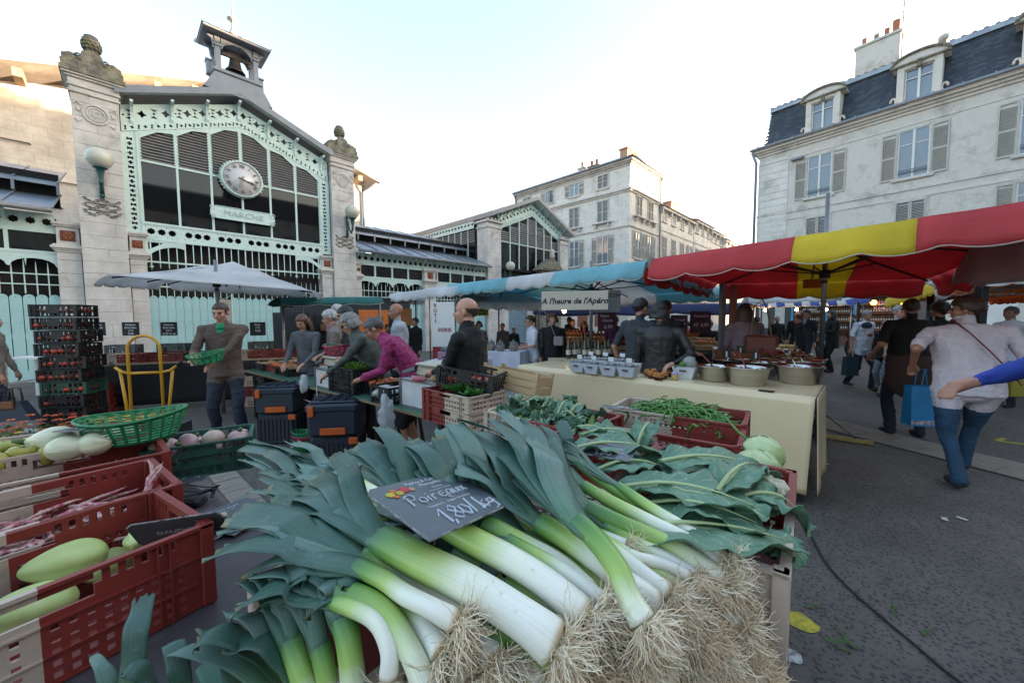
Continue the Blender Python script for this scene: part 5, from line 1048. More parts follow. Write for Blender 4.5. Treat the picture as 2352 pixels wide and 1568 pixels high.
board('price_board', 'grey board lettered SAUCISSON half behind the cream board', 1393, 692, 5.85, .42, .34, -14, mat('grey_card', (.16, .18, .18), .7), (('SAUCISSON', -.02, .09, .085),), M_ink2)
# chalk boards of the fruit stalls
M_purp = mat('plum_slate', (.07, .025, .045), .6); M_pinkch = mat('pink_chalk', (.6, .4, .5), .8)
board('chalk_board', 'plum chalk board reading Reine Claude 6,90', 1394, 739, 7.6, .36, .38, -5, M_purp, (('Reine', -.05, .12, .08), ('Claude', 0, .03, .08), ('6,90', .02, -.1, .1)), M_pinkch, 'chalk board', shear=.2)
board('chalk_board', 'plum chalk board priced 6,90 right of the leather jacket', 1609, 740, 7.2, .42, .42, 5, M_purp, (('Framboise', 0, .12, .07), ('4€  6,90', 0, -.05, .09)), M_pinkch, 'chalk board', shear=.2)
board('chalk_board', 'plum chalk board with small writing between two shoppers', 1560, 745, 8.4, .38, .42, 0, M_purp, (('Mirabelle', 0, .1, .07), ('de Lorraine', 0, .02, .06), ('3,50', 0, -.1, .07)), M_pinkch, 'chalk board', shear=.2)
# ================================================ crates
M_cr = mat('crate_red', (.22, .028, .02), .5, c2=(.17, .02, .016), ns=3, bump=.1, bs=60, dirt=(.20, .11, .09), ds=4, dl=.3); M_cc = mat('crate_cream', (.50, .39, .31), .6, c2=(.42, .33, .27), ns=4, bump=.1, bs=60, dirt=(.2, .15, .11), ds=6, dl=.36)
M_cb = mat('crate_black', (.014, .017, .018), .45, ns=4, dirt=(.05, .055, .055), ds=3, dl=.3); M_cg = mat('crate_green', (.02, .085, .06), .5, c2=(.015, .06, .045), ns=4, dirt=(.08, .11, .09), ds=6, dl=.25); M_cgr = mat('crate_grey', (.13, .15, .16), .6, ns=5)
CM = {}
def crate_mesh(kind, L_=.6, W_=.4, H=.2, fine=.017):
 k = (kind, L_, W_, H, fine)
 if k in CM: return CM[k]
 q = MB(); bic = kind == 'bicolor'; th = .008
 def wall(Lw, M, long):
  nx = int(round(Lw/fine)); nz = int(round(H/fine)); xs = [i*Lw/nx-Lw/2 for i in range(nx+1)]; zs = [j*H/nz for j in range(nz+1)]
  def solid(i, j):
   f = (i+.5)/nx; zf = (j+.5)/nz
   if i in (0, 1, nx-1, nx-2) or j == 0 or j >= nz-1: return True
   if kind in ('bicolor', 'red', 'cream'):
    if zf > .62:
     if abs(f-.5) < .13 and .68 < zf < .86: return False
     return not (abs(zf-.9) < .05 and i % 2 == 0 and (.12 < f < .36 or .64 < f < .88))
    if not (.09 < f < .91): return True
    if abs(f-.5) < .012: return True
    return not (i % 2 == 1 and j % 2 == 1)
   if abs(f-.5) < .11 and zf > .35 and long: return True
   if zf > .9: return True
   if f < .07 or f > .93: return True
   return not (i % 3 != 0 and j % 4 != 0)
  q.cells(xs, zs, solid, th, mi=(lambda i, j: 1 if (bic and long and xs[i] < 0) else 0) if long else (1 if (bic and M[0][3] < 0) else 0), M=M)
 wall(L_, TR(0, -W_/2, 0), True); wall(L_, TR(0, W_/2, 0, rz=180) if False else TR(0, W_/2-th, 0), True)
 wall(W_, TR(L_/2, 0, 0, rz=90), False); wall(W_, TR(-L_/2+th, 0, 0, rz=90), False)
 q.box(-L_/2+.01, L_/2-.01, -W_/2+.01, W_/2-.01, .004, .01, 0)
 def flange(z, e, hgt):
  for x0, x1, m_ in (((-L_/2-e, 0, 1 if bic else 0), (0, L_/2+e, 0))):
   q.box(x0, x1, -W_/2-e, -W_/2, z, z+hgt, m_); q.box(x0, x1, W_/2, W_/2+e, z, z+hgt, m_)
  q.box(L_/2, L_/2+e, -W_/2, W_/2, z, z+hgt, 0); q.box(-L_/2-e, -L_/2, -W_/2, W_/2, z, z+hgt, 1 if bic else 0)
 flange(H-.008, .012, .009); flange(H*.62, .008, .005); flange(H*.3, .006, .004); flange(.0, .004, .006)
 for x in (-L_/2, L_/2):
  for y in (-W_/2, W_/2): q.cbox(x-.012 if x < 0 else x-.02, x+.02 if x < 0 else x+.012, y-.012 if y < 0 else y-.02, y+.02 if y < 0 else y+.012, 0, H+.001, .003, 1 if (bic and x < 0) else 0)
 for f in (-.36, -.32, .32, .36): q.box(f*L_-.002, f*L_+.002, -W_/2-.009, -W_/2, 0, H, 1 if (bic and f < 0) else 0); q.box(f*L_-.002, f*L_+.002, W_/2, W_/2+.009, 0, H, 1 if (bic and f < 0) else 0)
 ms = {'bicolor': [M_cr, M_cc], 'red': [M_cr, M_cr], 'cream': [M_cc, M_cc], 'black': [M_cb, M_cb], 'green': [M_cg, M_cg], 'grey': [M_cgr, M_cgr]}[kind]
 CM[k] = q.mesh('crate_shell', ms); return CM[k]
def crate(kind, label, loc, az, L_=.6, W_=.4, H=.2, group=None, fine=.017, tilt=None):
 o = mobj({'bicolor': 'two_tone_crate'}.get(kind, kind+'_crate'), crate_mesh(kind, L_, W_, H, fine), loc=loc, rot=(0, 0, rad(az)))
 if tilt: o.rotation_euler = (rad(tilt[0]), rad(tilt[1]), rad(az))
 return tag(o, label, 'crate', group)
# ripe tomatoes
M_tom = mat('tomato_red', (.42, .03, .015), .25, c2=(.32, .035, .01), ns=8, spec=.6); M_tomo = mat('tomato_orange', (.55, .12, .02), .25, ns=8, spec=.6); M_stem = mat('green_stem', (.08, .14, .03), .6)
def tomato_mesh(m, r=.035, st=M_stem):
 q = MB(); q.ball((0, 0, r*.85), (r, r, r*.85), 10, 7, fn=lambda v: Vector((v.x, v.y, v.z-.25*r*max(0, 1-((v.x**2+v.y**2)**.5)/(r*.5))*(1 if v.z > r else 0)))); 
 for k in range(5): a = k*1.257; q.add([(0, 0, r*1.52), (r*.12*math.cos(a+.8), r*.12*math.sin(a+.8), r*1.55), (r*.5*math.cos(a), r*.5*math.sin(a), r*1.6), (r*.12*math.cos(a-.8), r*.12*math.sin(a-.8), r*1.55)], [(0, 1, 2, 3)], 1)
 return q.mesh('tomato', [m, st])
TOM, TOMO = tomato_mesh(M_tom), tomato_mesh(M_tomo, .038)
def scatter(me, name, label, cat, group, base, az, nx, ny, sp, z, jit=.3, scale=1., layers=1, tilt=25, seed=0, rz=None):
 rnd = random.Random(seed); R_ = Matrix.Rotation(rad(az), 3, 'Z'); out = []
 for l_ in range(layers):
  for i in range(nx-l_):
   for j in range(ny-l_):
    p = Vector(((i-(nx-l_-1)/2)*sp*(1+.0)+rnd.uniform(-jit, jit)*sp*.4, (j-(ny-l_-1)/2)*sp+rnd.uniform(-jit, jit)*sp*.4, z+l_*sp*.72+rnd.uniform(-.1, .1)*sp))
    o = mobj(name, rnd.choice(me) if isinstance(me, list) else me, loc=Vector(base)+R_ @ p, rot=(rad(rnd.uniform(-tilt, tilt)), rad(rnd.uniform(-tilt, tilt)), rnd.uniform(0, 6.3) if rz is None else rad(rz+rnd.uniform(-9, 9))), scale=scale*rnd.uniform(.88, 1.1)); tag(o, label, cat, group); out.append(o)
 return out
# tall stack of black tomato crates at the left
base = G(178, 985, 0); ords = ('bottom', 'second', 'third', 'fourth', 'fifth', 'sixth', 'seventh', 'eighth', 'ninth', 'top')
for k in range(10):
 kd = 'green' if k in (3,) else 'black'; off = Vector((random.uniform(-.02, .02)-(.05 if k > 7 else 0), random.uniform(-.02, .02), .185*k)); az_ = 12+random.uniform(-3, 3)
 crate(kd, '%s crate of red tomatoes in the tall left stack, counted from below' % ords[k], base+off, az_, .52, .36, .175, 'crates of the tall tomato stack', .02)
 if k < 9: scatter(TOM, 'tomato', 'red tomato inside the tall stack of dark crates', 'tomato', 'tomatoes in the stacked crates', base+off+Vector((0, -.02, 0)), az_, 6, 4, .08, .035, .2, 1.35, 1, seed=k)
 if k < 9:
  q = MB(); q.box(-.27, .27, .0, .17, .02, .12); 
scatter(TOMO, 'tomato', 'orange red tomato in the topmost crate of the tall stack', 'tomato', 'tomatoes in the topmost stacked crate', base+Vector((-.05, 0, 1.67)), 12, 8, 4, .07, .06, .2, .9, 1, seed=50)
# hand truck
M_ylw = mat('yellow_tube_paint', (.60, .30, .01), .4, c2=(.5, .24, .01), ns=6, dirt=(.2, .13, .06), ds=12, dl=.28)
htp = G(345, 1025, 0); ht = thing('hand_truck', 'yellow tubular sack truck standing behind the green basket', 'hand truck', htp, 14)
def T_(q, pts, r=.017): q.tube(pts, r, 10)
q = MB(); T_(q, [(-.17, 0, .12), (-.17, 0, 1.25)]+[(-.17+.17*(1-math.cos(a)), 0, 1.25+.17*math.sin(a)) for a in np.linspace(.2, math.pi-.2, 9)]+[(.17, 0, 1.25), (.17, 0, .12)]); T_(q, [(-.17, 0, .95), (.17, 0, .95)]); T_(q, [(-.17, 0, .4), (.17, 0, .4)]); q.obj('frame', M_ylw, ht)
for s_ in (-1, 1):
 q = MB(); T_(q, [(s_*.17, 0, .95), (s_*.26, .02, .97), (s_*.34, .03, 1.04)]); T_(q, [(s_*.19, 0, .2), (s_*.235, .02, .6), (s_*.28, .03, 1.0)]); q.obj('handle_arm', M_ylw, ht)
 q = MB(); q.tube([(s_*.33, .03, 1.03), (s_*.38, .035, 1.08)], .022, 8); q.obj('grip', M_black, ht); q = MB(); q.lathe([(.12, -.03), (.13, -.02), (.13, .02), (.12, .03)], 18, M=TR(s_*.26, .08, .13, ry=90)); q.obj('wheel', M_black, ht)
q = MB(); q.box(-.2, .2, -.25, 0, .01, .02); q.obj('toe_plate', M_ylw, ht)
# back table at the left with crates and chalk boards
tb = thing('trestle_table', 'dark covered trestle table along the mint doors with crates on top', 'table', D(420, 845, 6.8).to_tuple()[:2]+(0,), 20); q = MB(); q.box(-1.9, 2.2, 0, .75, .84, .87); q.obj('table_top', M_wood, tb); q = MB(); q.grid(lambda u, v: (-1.9+4.1*u, -.01+.015*math.sin(u*40)*v, .84-.72*v), 60, 6, thick=.004, uv=False); q.obj('black_cloth', mat('black_cloth', (.012, .012, .014), .9), tb)
def TBp(x, y, z=.87): return Vector(tb.location)+Matrix.Rotation(rad(20), 3, 'Z') @ Vector((x, y, z))
for k, (x, kd) in enumerate(((-1.55, 'bicolor'), (-.93, 'bicolor'), (-.3, 'red'), (.33, 'black'), (.98, 'bicolor'), (1.6, 'red'))):
 crate(kd, '%s crate on the back trestle table, %s from the left' % ({'bicolor': 'cream and red', 'red': 'red', 'black': 'black'}[kd], ('first', 'second', 'third', 'fourth', 'fifth', 'sixth')[k]), TBp(x, .22), 20, H=.15, fine=.022)
M_shell = mat('grey_shells', (.2, .19, .17), .6, c2=(.35, .33, .28), ns=30, amt=1); M_onion = mat('pink_onion', (.5, .26, .16), .4); M_pot = mat('potato', (.35, .22, .1), .7, ns=20)
qq = MB(); qq.ball((0, 0, .03), (.04, .033, .028), 9, 6, fn=lambda v: v+Vector((.004, .003, .003))*mnoise.noise(v*60)); POT = qq.mesh('potato', M_pot); ONI = tomato_mesh(M_onion, .035)
for k, (x, kd) in enumerate(((-1.6, POT), (-.93, ONI), (.33, ONI), (.98, POT), (1.6, TOMO))): scatter(kd, 'onion' if kd is ONI else 'potato' if kd is POT else 'tomato', {0: 'potato in the first crate of the back table', 1: 'pink onion in the cream crate of the back table', 2: 'pink onion in the black crate of the back table', 3: 'potato in the fifth crate of the back table', 4: 'orange tomato in the last crate of the back table'}[k], {ONI: 'onion', POT: 'potato', TOMO: 'tomato'}[kd], 'produce %d on the back table' % k, TBp(x, .22), 20, 6, 4, .085, .08, .3, 1., 1, seed=70+k)
for k, x in enumerate((-1.75, -1.1, -.35, .4, 1.1, 1.75)):
 crate('grey', 'small grey shellfish crate at the rear of the back table, %s from the left' % ('first', 'second', 'third', 'fourth', 'fifth', 'sixth')[k], TBp(x, .62, .87+.12), 20, .42, .26, .17, 'grey shellfish crates', .024)
 q = MB(); q.grid(lambda u, v: (-.18+.36*u, -.1+.2*v, .13+.02*mnoise.noise(Vector((u*14, v*9, k)))), 16, 10, uv=False); tag(q.obj('mussels', M_shell, loc=TBp(x, .62, .99), rot=(0, 0, rad(20))), 'heap of grey shells in a grey crate', 'shellfish', 'heaps of shells on the back table', 'stuff')
for k, (px, ln) in enumerate(((222, ('Moules', 'bouchot', '4,50 kg')), (300, ('Huitres', 'Den Ilen', 'n°4', '3,95')), (388, ('Huitres', 'Den Ilen', 'N°3', '6,20 la dz')), (592, ('fines', 'n°2', '6,20')))):
 board('chalk_board', 'small black chalk board on the back table, %s of four from the left' % ('first', 'second', 'third', 'fourth')[k], px, 755, 7.0, .25, .25, 20, M_black, [(s_, 0, .075-j*.055, .05) for j, s_ in enumerate(ln)], M_chalk, 'chalk board', group='black chalk boards on the back table')
for k in range(3):
 for j, x in enumerate((-1.25, 1.25)):
  crate(('bicolor', 'red')[k % 2], '%s crate stored under the back table, %s pile' % (('lowest', 'middle', 'upper')[k], ('left', 'right')[j]), TBp(x, -.02, .0+k*.19), 22, H=.185, fine=.024)
wt = thing('white_side_table', 'white metal folding table at the left edge with cream crates', 'table', D(75, 850, 7.6).to_tuple()[:2]+(0,), 14)
q = MB(); q.box(-.5, .9, 0, .7, .84, .87); q.obj('table_top', M_wht, wt)
for x in (-.45, .85): q = MB(); q.bar((x, .02, 0), (x, .02, .84), .05); q.bar((x, .66, 0), (x, .66, .84), .05); q.bar((x, .02, .35), (x, .66, .35), .04); q.obj('leg', M_wht, wt)
for k in range(2): crate('cream', '%s cream crate on the white side table' % ('lower', 'upper')[k], Vector(wt.location)+Vector((.55, .3, .87-.2+k*.17)), 14, H=.16, fine=.024)
# ================================================ big green folding boards with the shoppers' produce
M_ply = mat('green_plywood', (.035, .13, .085), .6, c2=(.025, .09, .06), ns=5, dirt=(.16, .13, .08), ds=4, dl=.36); M_plye = mat('ply_edge', (.2, .14, .08), .8, ns=20)
e0, e1, e2 = G(1012, 962, .78), G(800, 908, .78), G(560, 847, .78)
def slab(label, p, r, wid, z, leg=True):
 d_ = r-p; L_ = d_.length; az = math.degrees(math.atan2(-d_.y, -d_.x)); t = thing('green_table', label, 'table', (r.x, r.y, 0), az)
 q = MB(); q.cbox(0, L_, 0, wid, z-.03, z, .012); q.box(.01, L_-.01, -.004, .0, z-.028, z-.004, 1); q.obj('table_top', [M_ply, M_plye], t)
 for x in (.25, L_-.3):
  q = MB(); q.bar((x-.1, .1, 0), (x, .15, z-.03), .03); q.bar((x+.12, .12, 0), (x, .15, z-.03), .03); q.bar((x-.1, wid-.1, 0), (x, wid-.15, z-.03), .03); q.bar((x+.12, wid-.12, 0), (x, wid-.15, z-.03), .03); q.obj('trestle', M_dsteel, t)
 return t, L_, az
s1, L1, az1 = slab('green plywood table nearest the leeks, white scale chest on it', e0+Vector((.1, -.1, 0)), e1, .85, .78); s2, L2, az2 = slab('green plywood table beside the vendor, metal scale chest on it', e1+Vector((.05, -.02, -.0)), e2, .85, .765)
def S1(x, y, z=.78): return Vector(s1.location)+Matrix.Rotation(rad(az1), 3, 'Z') @ Vector((x, y, z))
def S2(x, y, z=.765): return Vector(s2.location)+Matrix.Rotation(rad(az2), 3, 'Z') @ Vector((x, y, z))
M_alu = mat('dented_white_metal', (.52, .53, .54), .45, c2=(.42, .43, .44), ns=5, dirt=(.18, .15, .12), ds=7, dl=.3); M_scale = mat('scale_beige', (.42, .39, .32), .5, dirt=(.2, .17, .13), ds=6, dl=.3); M_scg = mat('scale_grey', (.13, .15, .16), .5)
def scale_chest(label, loc, az, s=1., lat=True):
 t = thing('metal_chest', label.replace('scale', 'chest'), 'chest', loc, az); q = MB(); q.cbox(-.27*s, .27*s, -.19*s, .19*s, 0, .27*s, .006); q.obj('chest_body', M_alu, t); q = MB()
 for x in (-.27, .27):
  for y in (-.19, .19): q = MB(); q.box(x*s-.012, x*s+.012, y*s-.012, y*s+.012, 0, .275*s); q.obj('corner_trim', M_steel, t)
 for z in (.0, .25): q = MB(); q.box(-.275*s, .275*s, -.198*s, -.19*s, z*s, z*s+.02); q.obj('edge_trim', M_steel, t)
 q = MB(); q.cbox(.1, .13, -.215*s, -.195*s, .17*s, .23*s, .003); q.obj('latch', M_steel, t)
 u = thing('weighing_scale', label, 'scale', Vector(loc)+Vector((0, 0, .275*s)), az); q = MB(); q.cbox(-.18, .2, -.14, .14, .0, .02, .005); q.cbox(-.13, .18, -.12, .12, .02, .12, .02); q.obj('scale_body', M_scale, u)
 q = MB(); q.cbox(-.1, .26, -.15, .15, .125, .15, .01); q.obj('weighing_plate', M_scale, u); q = MB(); q.add([(-.3, -.15, .06), (-.1, -.15, .115), (-.1, .15, .115), (-.3, .15, .06), (-.3, -.15, .03), (-.1, -.15, .08), (-.1, .15, .08), (-.3, .15, .03)], [(0, 1, 2, 3), (7, 6, 5, 4), (4, 5, 1, 0), (3, 2, 6, 7), (0, 3, 7, 4)]); q.obj('display_wedge', M_scg, u)
 q = MB(); q.add([(-.285, -.12, .067), (-.12, -.12, .112), (-.12, .12, .112), (-.285, .12, .067)], [(0, 1, 2, 3)]); q.obj('keypad', mat('key_sheet', (.42, .47, .45), .4, c2=(.2, .4, .5), ns=30, amt=1), u, loc=(0, 0, .003)); return t, u
p = G(930, 952, .78); scale_chest('beige shop scale on the white metal chest at the front table', S1(L1-.55, .28), az1); scale_chest('beige shop scale on the dented chest, magenta basket on top', S2(L2-.75, .22), az2, .9)
def tb_crate(kind, label, fn, x, y, az, z=None, **k): 
 p = fn(x, y) if z is None else fn(x, y, z); return crate(kind, label, p, az, **k)
tb_crate('black', 'black crate with purple stems at the near end of the front green table', S1, L1-.12, .1, az1, L_=.32, W_=.26, H=.16, fine=.02)
tb_crate('black', 'empty black crate left of the white scale chest', S1, L1-1.05, .15, az1, L_=.3, W_=.3, H=.17, fine=.02)
tb_crate('black', 'black tomato crate beside the white crumpled bags', S1, .25, .35, az1, L_=.45, W_=.35, H=.13, fine=.02); scatter(TOMO, 'tomato', 'big orange tomato beside the white crumpled bags', 'tomato', 'tomatoes beside the crumpled bags', S1(.25, .35), az1, 5, 4, .085, .08, .3, 1.2, 1, seed=5)
tb_crate('black', 'lower black crate under the salad crate', S2, L2-.28, .2, az2, L_=.55, W_=.36, H=.15, fine=.02); tb_crate('black', 'upper black crate full of green salad leaves', S2, L2-.28, .2, az2, z=.765+.155, L_=.55, W_=.36, H=.14, fine=.02)
q = MB(); 
for i in range(14): ruffle(q, (random.uniform(-.2, .2), random.uniform(-.1, .1), .1), .13, 7, 0, i)
tag(q.obj('salad_leaves', mat('salad_green', (.13, .27, .04), .5, c2=(.07, .17, .02), ns=10, translu=.25), loc=S2(L2-.28, .2, .765+.155), rot=(0, 0, rad(az2))), 'loose green salad leaves heaped in the black crate', 'salad', kind='stuff')
for k, (x, y) in enumerate(((.2, .3), (.75, .35), (1.25, .3), (.3, .68), (.9, .7), (1.5, .7), (2.0, .65))):
 tb_crate(('black', 'red', 'black', 'bicolor', 'red', 'black', 'red')[k], 'open crate of roots on the far green table, %s' % ('first in front', 'second in front', 'third in front', 'first behind', 'second behind', 'third behind', 'fourth behind')[k], S2, x, y, az2, L_=.48, W_=.32, H=.11, fine=.022)
 scatter((POT, TOMO, POT, ONI, POT, TOMO, ONI)[k], ('potato', 'tomato', 'potato', 'onion', 'potato', 'tomato', 'onion')[k], ('potato', 'orange tomato', 'potato', 'onion', 'potato', 'orange tomato', 'onion')[k]+' in the %s root crate of the far green table' % ('first', 'second', 'third', 'fourth', 'fifth', 'sixth', 'seventh')[k], ('potato', 'tomato', 'potato', 'onion', 'potato', 'tomato', 'onion')[k], 'far table produce %d' % k, S2(x, y), az2, 5, 3, .085, .07, .3, 1., 1, seed=90+k)
for k, (x, y, m_) in enumerate(((.7, .62, TOM), (1.2, .6, TOM))):
 q = None; tb_crate('red', 'low red tray of tomatoes where the shoppers reach, %s' % ('left', 'right')[k], S1, x, y, az1, L_=.45, W_=.32, H=.08, fine=.02); scatter(m_, 'tomato', 'red tomato in the low red trays where shoppers reach', 'tomato', 'tomatoes in the low red trays', S1(x, y), az1, 5, 4, .08, .045, .3, 1., 1, seed=120+k)
# crumpled carrier bags
M_bag = mat('white_plastic_bag', (.62, .64, .66), .3, translu=.35, c2=(.5, .53, .55), ns=8)
def crumple(label, loc, r, seed, sz=(1, 1, 1), m=None, hang=False):
 q = MB(); sd = Vector((seed*3.1, seed, 0)); q.ball((0, 0, 0), [r*s_ for s_ in sz], 34, 24, fn=lambda v: v*(1+.38*mnoise.noise(v*(1.5/r)+sd)+.22*abs(mnoise.noise(v*(4/r)+sd)))); o = q.obj('crumpled_bag', m or M_bag, loc=loc); return tag(o, label, 'plastic bag')
crumple('white crumpled carrier bags lying on the front green table', S1(.62, .12, .86), .11, 3, (1.5, .8, .7)); crumple('thin clear bag hanging off the white scale chest', S1(L1-.75, -.12, .72), .09, 5, (.8, .5, 1.9), mat('clear_plastic', (.6, .63, .66), .2, trans=.4, translu=.2)); crumple('thin white bag hanging beside the dented chest', S2(L2-1.1, -.05, .8), .07, 8, (.7, .5, 1.6))
for k, (dx, c_) in enumerate(((.1, .0), (.2, .02))): tag(mobj('potato', POT, loc=S1(L1-.42+dx, .1+c_, 1.055), scale=1.1), 'brown potato on the white chest, %s of two' % ('left', 'right')[k], 'potato')
q = MB(); q.ball((0, 0, 0), (.07, .03, .028), 12, 8); q.ball((.06, 0, 0), (.03, .02, .02), 8, 6); tag(q.obj('sweet_potato', mat('pink_skin', (.42, .1, .13), .6, ns=20), loc=S1(L1-.5, .06, 1.075), rot=(0, 0, rad(az1+20))), 'pink sweet potato lying on the white scale chest', 'sweet potato')
# toolboxes
M_tb = mat('navy_plastic', (.012, .022, .042), .45, c2=(.01, .018, .03), ns=4, dirt=(.05, .06, .075), ds=3, dl=.3); M_or = mat('orange_plastic', (.55, .10, .015), .45)
def toolbox(label, px, py, az, s=1.):
 p = G(px, py, 0); t = thing('toolbox_tower', label, 'toolbox', p, az); t.scale = (s, s, s)
 q = MB(); q.cbox(-.2, .2, -.17, .17, 0, .36, .02)
 for k in range(9): x = -.17+k*.042; q.box(x-.006, x+.006, -.18, -.17, .05, .3)
 for k in range(7): y = -.15+k*.05; q.box(.2, .21, y-.006, y+.006, .05, .3); q.box(-.21, -.2, y-.006, y+.006, .05, .3)
 q.obj('lower_bin', M_tb, t)
 q = MB(); q.cbox(-.215, .215, -.185, .185, .36, .62, .025); q.cbox(-.225, .225, -.195, .195, .58, .66, .02); q.obj('upper_box', M_tb, t)
 q = MB(); q.cbox(-.2, .2, -.16, .16, .66, .68, .01)
 for x in (-.1, 0, .1): q.box(x-.006, x+.006, -.15, .15, .68, .695)
 for y in (-.08, .03): q.box(-.19, .19, y-.006, y+.006, .68, .695)
 q.obj('lid_tray', M_tb, t); q = MB(); q.cbox(-.1, .12, -.205, -.185, .38, .45, .008); q.obj('handle', M_or, t)
 for x in (-.17, ): q = MB(); q.cbox(x-.025, x+.025, -.215, -.19, .55, .65, .008); q.obj('latch', M_or, t)
 q = MB(); q.cbox(.14, .22, -.2, -.17, .29, .35, .006); q.obj('latch', M_or, t); return t
toolbox('navy two tier toolbox with orange latches, nearer of two under the tables', 781, 1075, 8, 1.14); toolbox('navy two tier toolbox with a tool sticker, farther one beside the white cable', 652, 1010, 8, 1.12)
# plastic market baskets
def basket_mesh(L_=.25, W_=.17, H=.14, taper=.72, rows=8, cols=44):
 q = MB(); xs = [i/cols for i in range(cols+1)]; zs = [0, .06, .12]+[.12+.8*(k+1)/(2*rows) for k in range(2*rows)]+[1.]
 def fn(x, y, z):
  a = 2*math.pi*x; k = taper+(1-taper)*z**.8; off = .004*math.sin(a*22) if .1 < z < .95 else 0
  return (math.cos(a)*(L_*k+y+off), math.sin(a)*(W_*k+y+off), H*z+.012*math.cos(2*a)*z)
 q.cells(xs, zs, lambda i, j: j in (0, len(zs)-2) or j % 2 == 1 or i % 4 == 0, .003, fn=fn)
 q.tube([fn(i/cols, .004, 1.) for i in range(cols)], .007, 6, closed=True); q.grid(lambda u, v: ((2*u-1)*L_*taper*math.sqrt(max(0, 1-(2*v-1)**2)), (2*v-1)*W_*taper, .003), 12, 8, uv=False)
 return q
M_bg = mat('basket_green', (.01, .20, .07), .4, c2=(.008, .16, .055), ns=9); M_bm = mat('basket_magenta', (.42, .02, .10), .4); M_br = mat('basket_red', (.4, .02, .03), .4)
BK = basket_mesh(rows=7, cols=96, L_=.26, W_=.18, H=.16); bkm = BK.mesh('oval_basket', M_bg); BK2 = basket_mesh(L_=.2, W_=.14, H=.12, rows=6, cols=60); bg2 = BK2.mesh('oval_basket', M_bg); bm2 = BK2.mesh('oval_basket', M_bm); br2 = BK2.mesh('oval_basket', M_br)
tag(mobj('oval_basket', bkm, loc=G(316, 1008, 1.045), rot=(rad(2), rad(-3), rad(24)), scale=.76), 'large green plastic basket standing on the red crates in the foreground', 'basket')
tag(mobj('oval_basket', bm2, loc=S2(L2-.72, .2, 1.17), rot=(0, 0, rad(az2)), scale=1.0), 'magenta plastic basket standing on the far scale', 'basket'); tag(mobj('oval_basket', br2, loc=S2(L2-1.25, .45, .93), rot=(0, 0, rad(az2)), scale=.85), 'red plastic basket behind the magenta one', 'basket')
tag(mobj('oval_basket', bg2, loc=D(780, 815, 4.75), rot=(rad(14), rad(10), rad(10)), scale=.85), 'green plastic basket held by the dark haired man', 'basket')
bg_small = mobj('oval_basket', bg2, loc=(0, 0, 0), scale=.85); tag(bg_small, 'green plastic basket held by the vendor in brown', 'basket')
for k, me in enumerate((bg2, bg2, bm2, bg2)): tag(mobj('oval_basket', me, loc=G(703, 1035, 0)+Vector((0, 0, .01+.05*k)), rot=(0, 0, rad(10)), scale=.75), ('dark green basket at the bottom of the floor stack', 'second green basket of the floor stack', 'magenta basket inside the floor stack', 'green basket on top of the floor stack')[k], 'basket', 'baskets stacked on the ground between toolboxes')
# white flex hanging from the far scale
q = MB(); q.tube([S2(L2-.72, -.02, 1.0), S2(L2-.75, -.05, .8), S2(L2-.7, -.06, .6), G(660, 905, .45), G(638, 950, .25), G(650, 1010, .05), G(690, 1032, .01), G(720, 1036, .008)], .004, 5); tag(q.obj('white_flex', M_wht), 'thin white flex hanging from the far scale to the ground', 'cable')
# crates under the tables
for k in range(4): crate('black', '%s black crate of the stack under the far green table' % ('lowest', 'second', 'third', 'top')[k], G(590, 975, 0)+Vector((0, .4, .18*k)), az2, .5, .36, .17, 'black crates under the far green table', .024)
# litter
M_pap = mat('paper_scrap', (.6, .6, .6), .8)
for k, (px, py) in enumerate(((1300, 0), (708, 1032), (672, 1028), (1896, 1066), (2170, 1193), (2210, 1192), (735, 1155), (1050, 0), (690, 980), (70, 975))):
 if py == 0: continue
 p = G(px, py, .006); q = MB(); q.grid(lambda u, v: ((u-.5)*.06, (v-.5)*.035, .008+.012*mnoise.noise(Vector((u*5, v*5, k)))), 5, 4, uv=False); tag(q.obj('paper_scrap', M_pap, loc=p, rot=(0, 0, k)), 'small crumpled white paper scrap lying on the asphalt', 'litter', 'paper scraps on the ground')
# ================================================ white clothed table with jars, rotisserie board
tw = thing('clothed_table', 'two tier table under white cloths beside the turquoise canopy post', 'table', D(1120, 815, 6.6).to_tuple()[:2]+(0,), -18)
def drape(x0, x1, y0, y1, z, zb, seed):
 q = MB(); per = [(x0, y1), (x0, y0), (x1, y0), (x1, y1)]; q.box(x0, x1, y0, y1, z-.01, z)
 for (a, b_) in zip(per[:-1], per[1:]):
  a, b_ = Vector((*a, 0)), Vector((*b_, 0)); n_ = (b_-a).cross(Vector((0, 0, 1))).normalized(); L_ = (b_-a).length
  q.grid(lambda u, v: a.lerp(b_, u)+Vector((0, 0, z-.002-(z-zb)*v*(1-.05*math.sin(u*7+seed))))+n_*(.03*v+.02*v*math.sin(u*L_*14+seed)), int(L_*24)+2, 5, uv=False)
 return q
drape(-.9, .95, 0, .9, .72, .1, 1).obj('lower_cloth', mat('white_linen', (.58, .58, .66), .85), tw); drape(-.9, .5, .3, .9, 1.0, .73, 4).obj('upper_cloth', MATS['white_linen'], tw)
M_gla = mat('clear_jar', (.75, .78, .78), .05, trans=.85); M_bis = mat('biscuits', (.35, .2, .1), .7, c2=(.55, .4, .25), ns=40, amt=1)
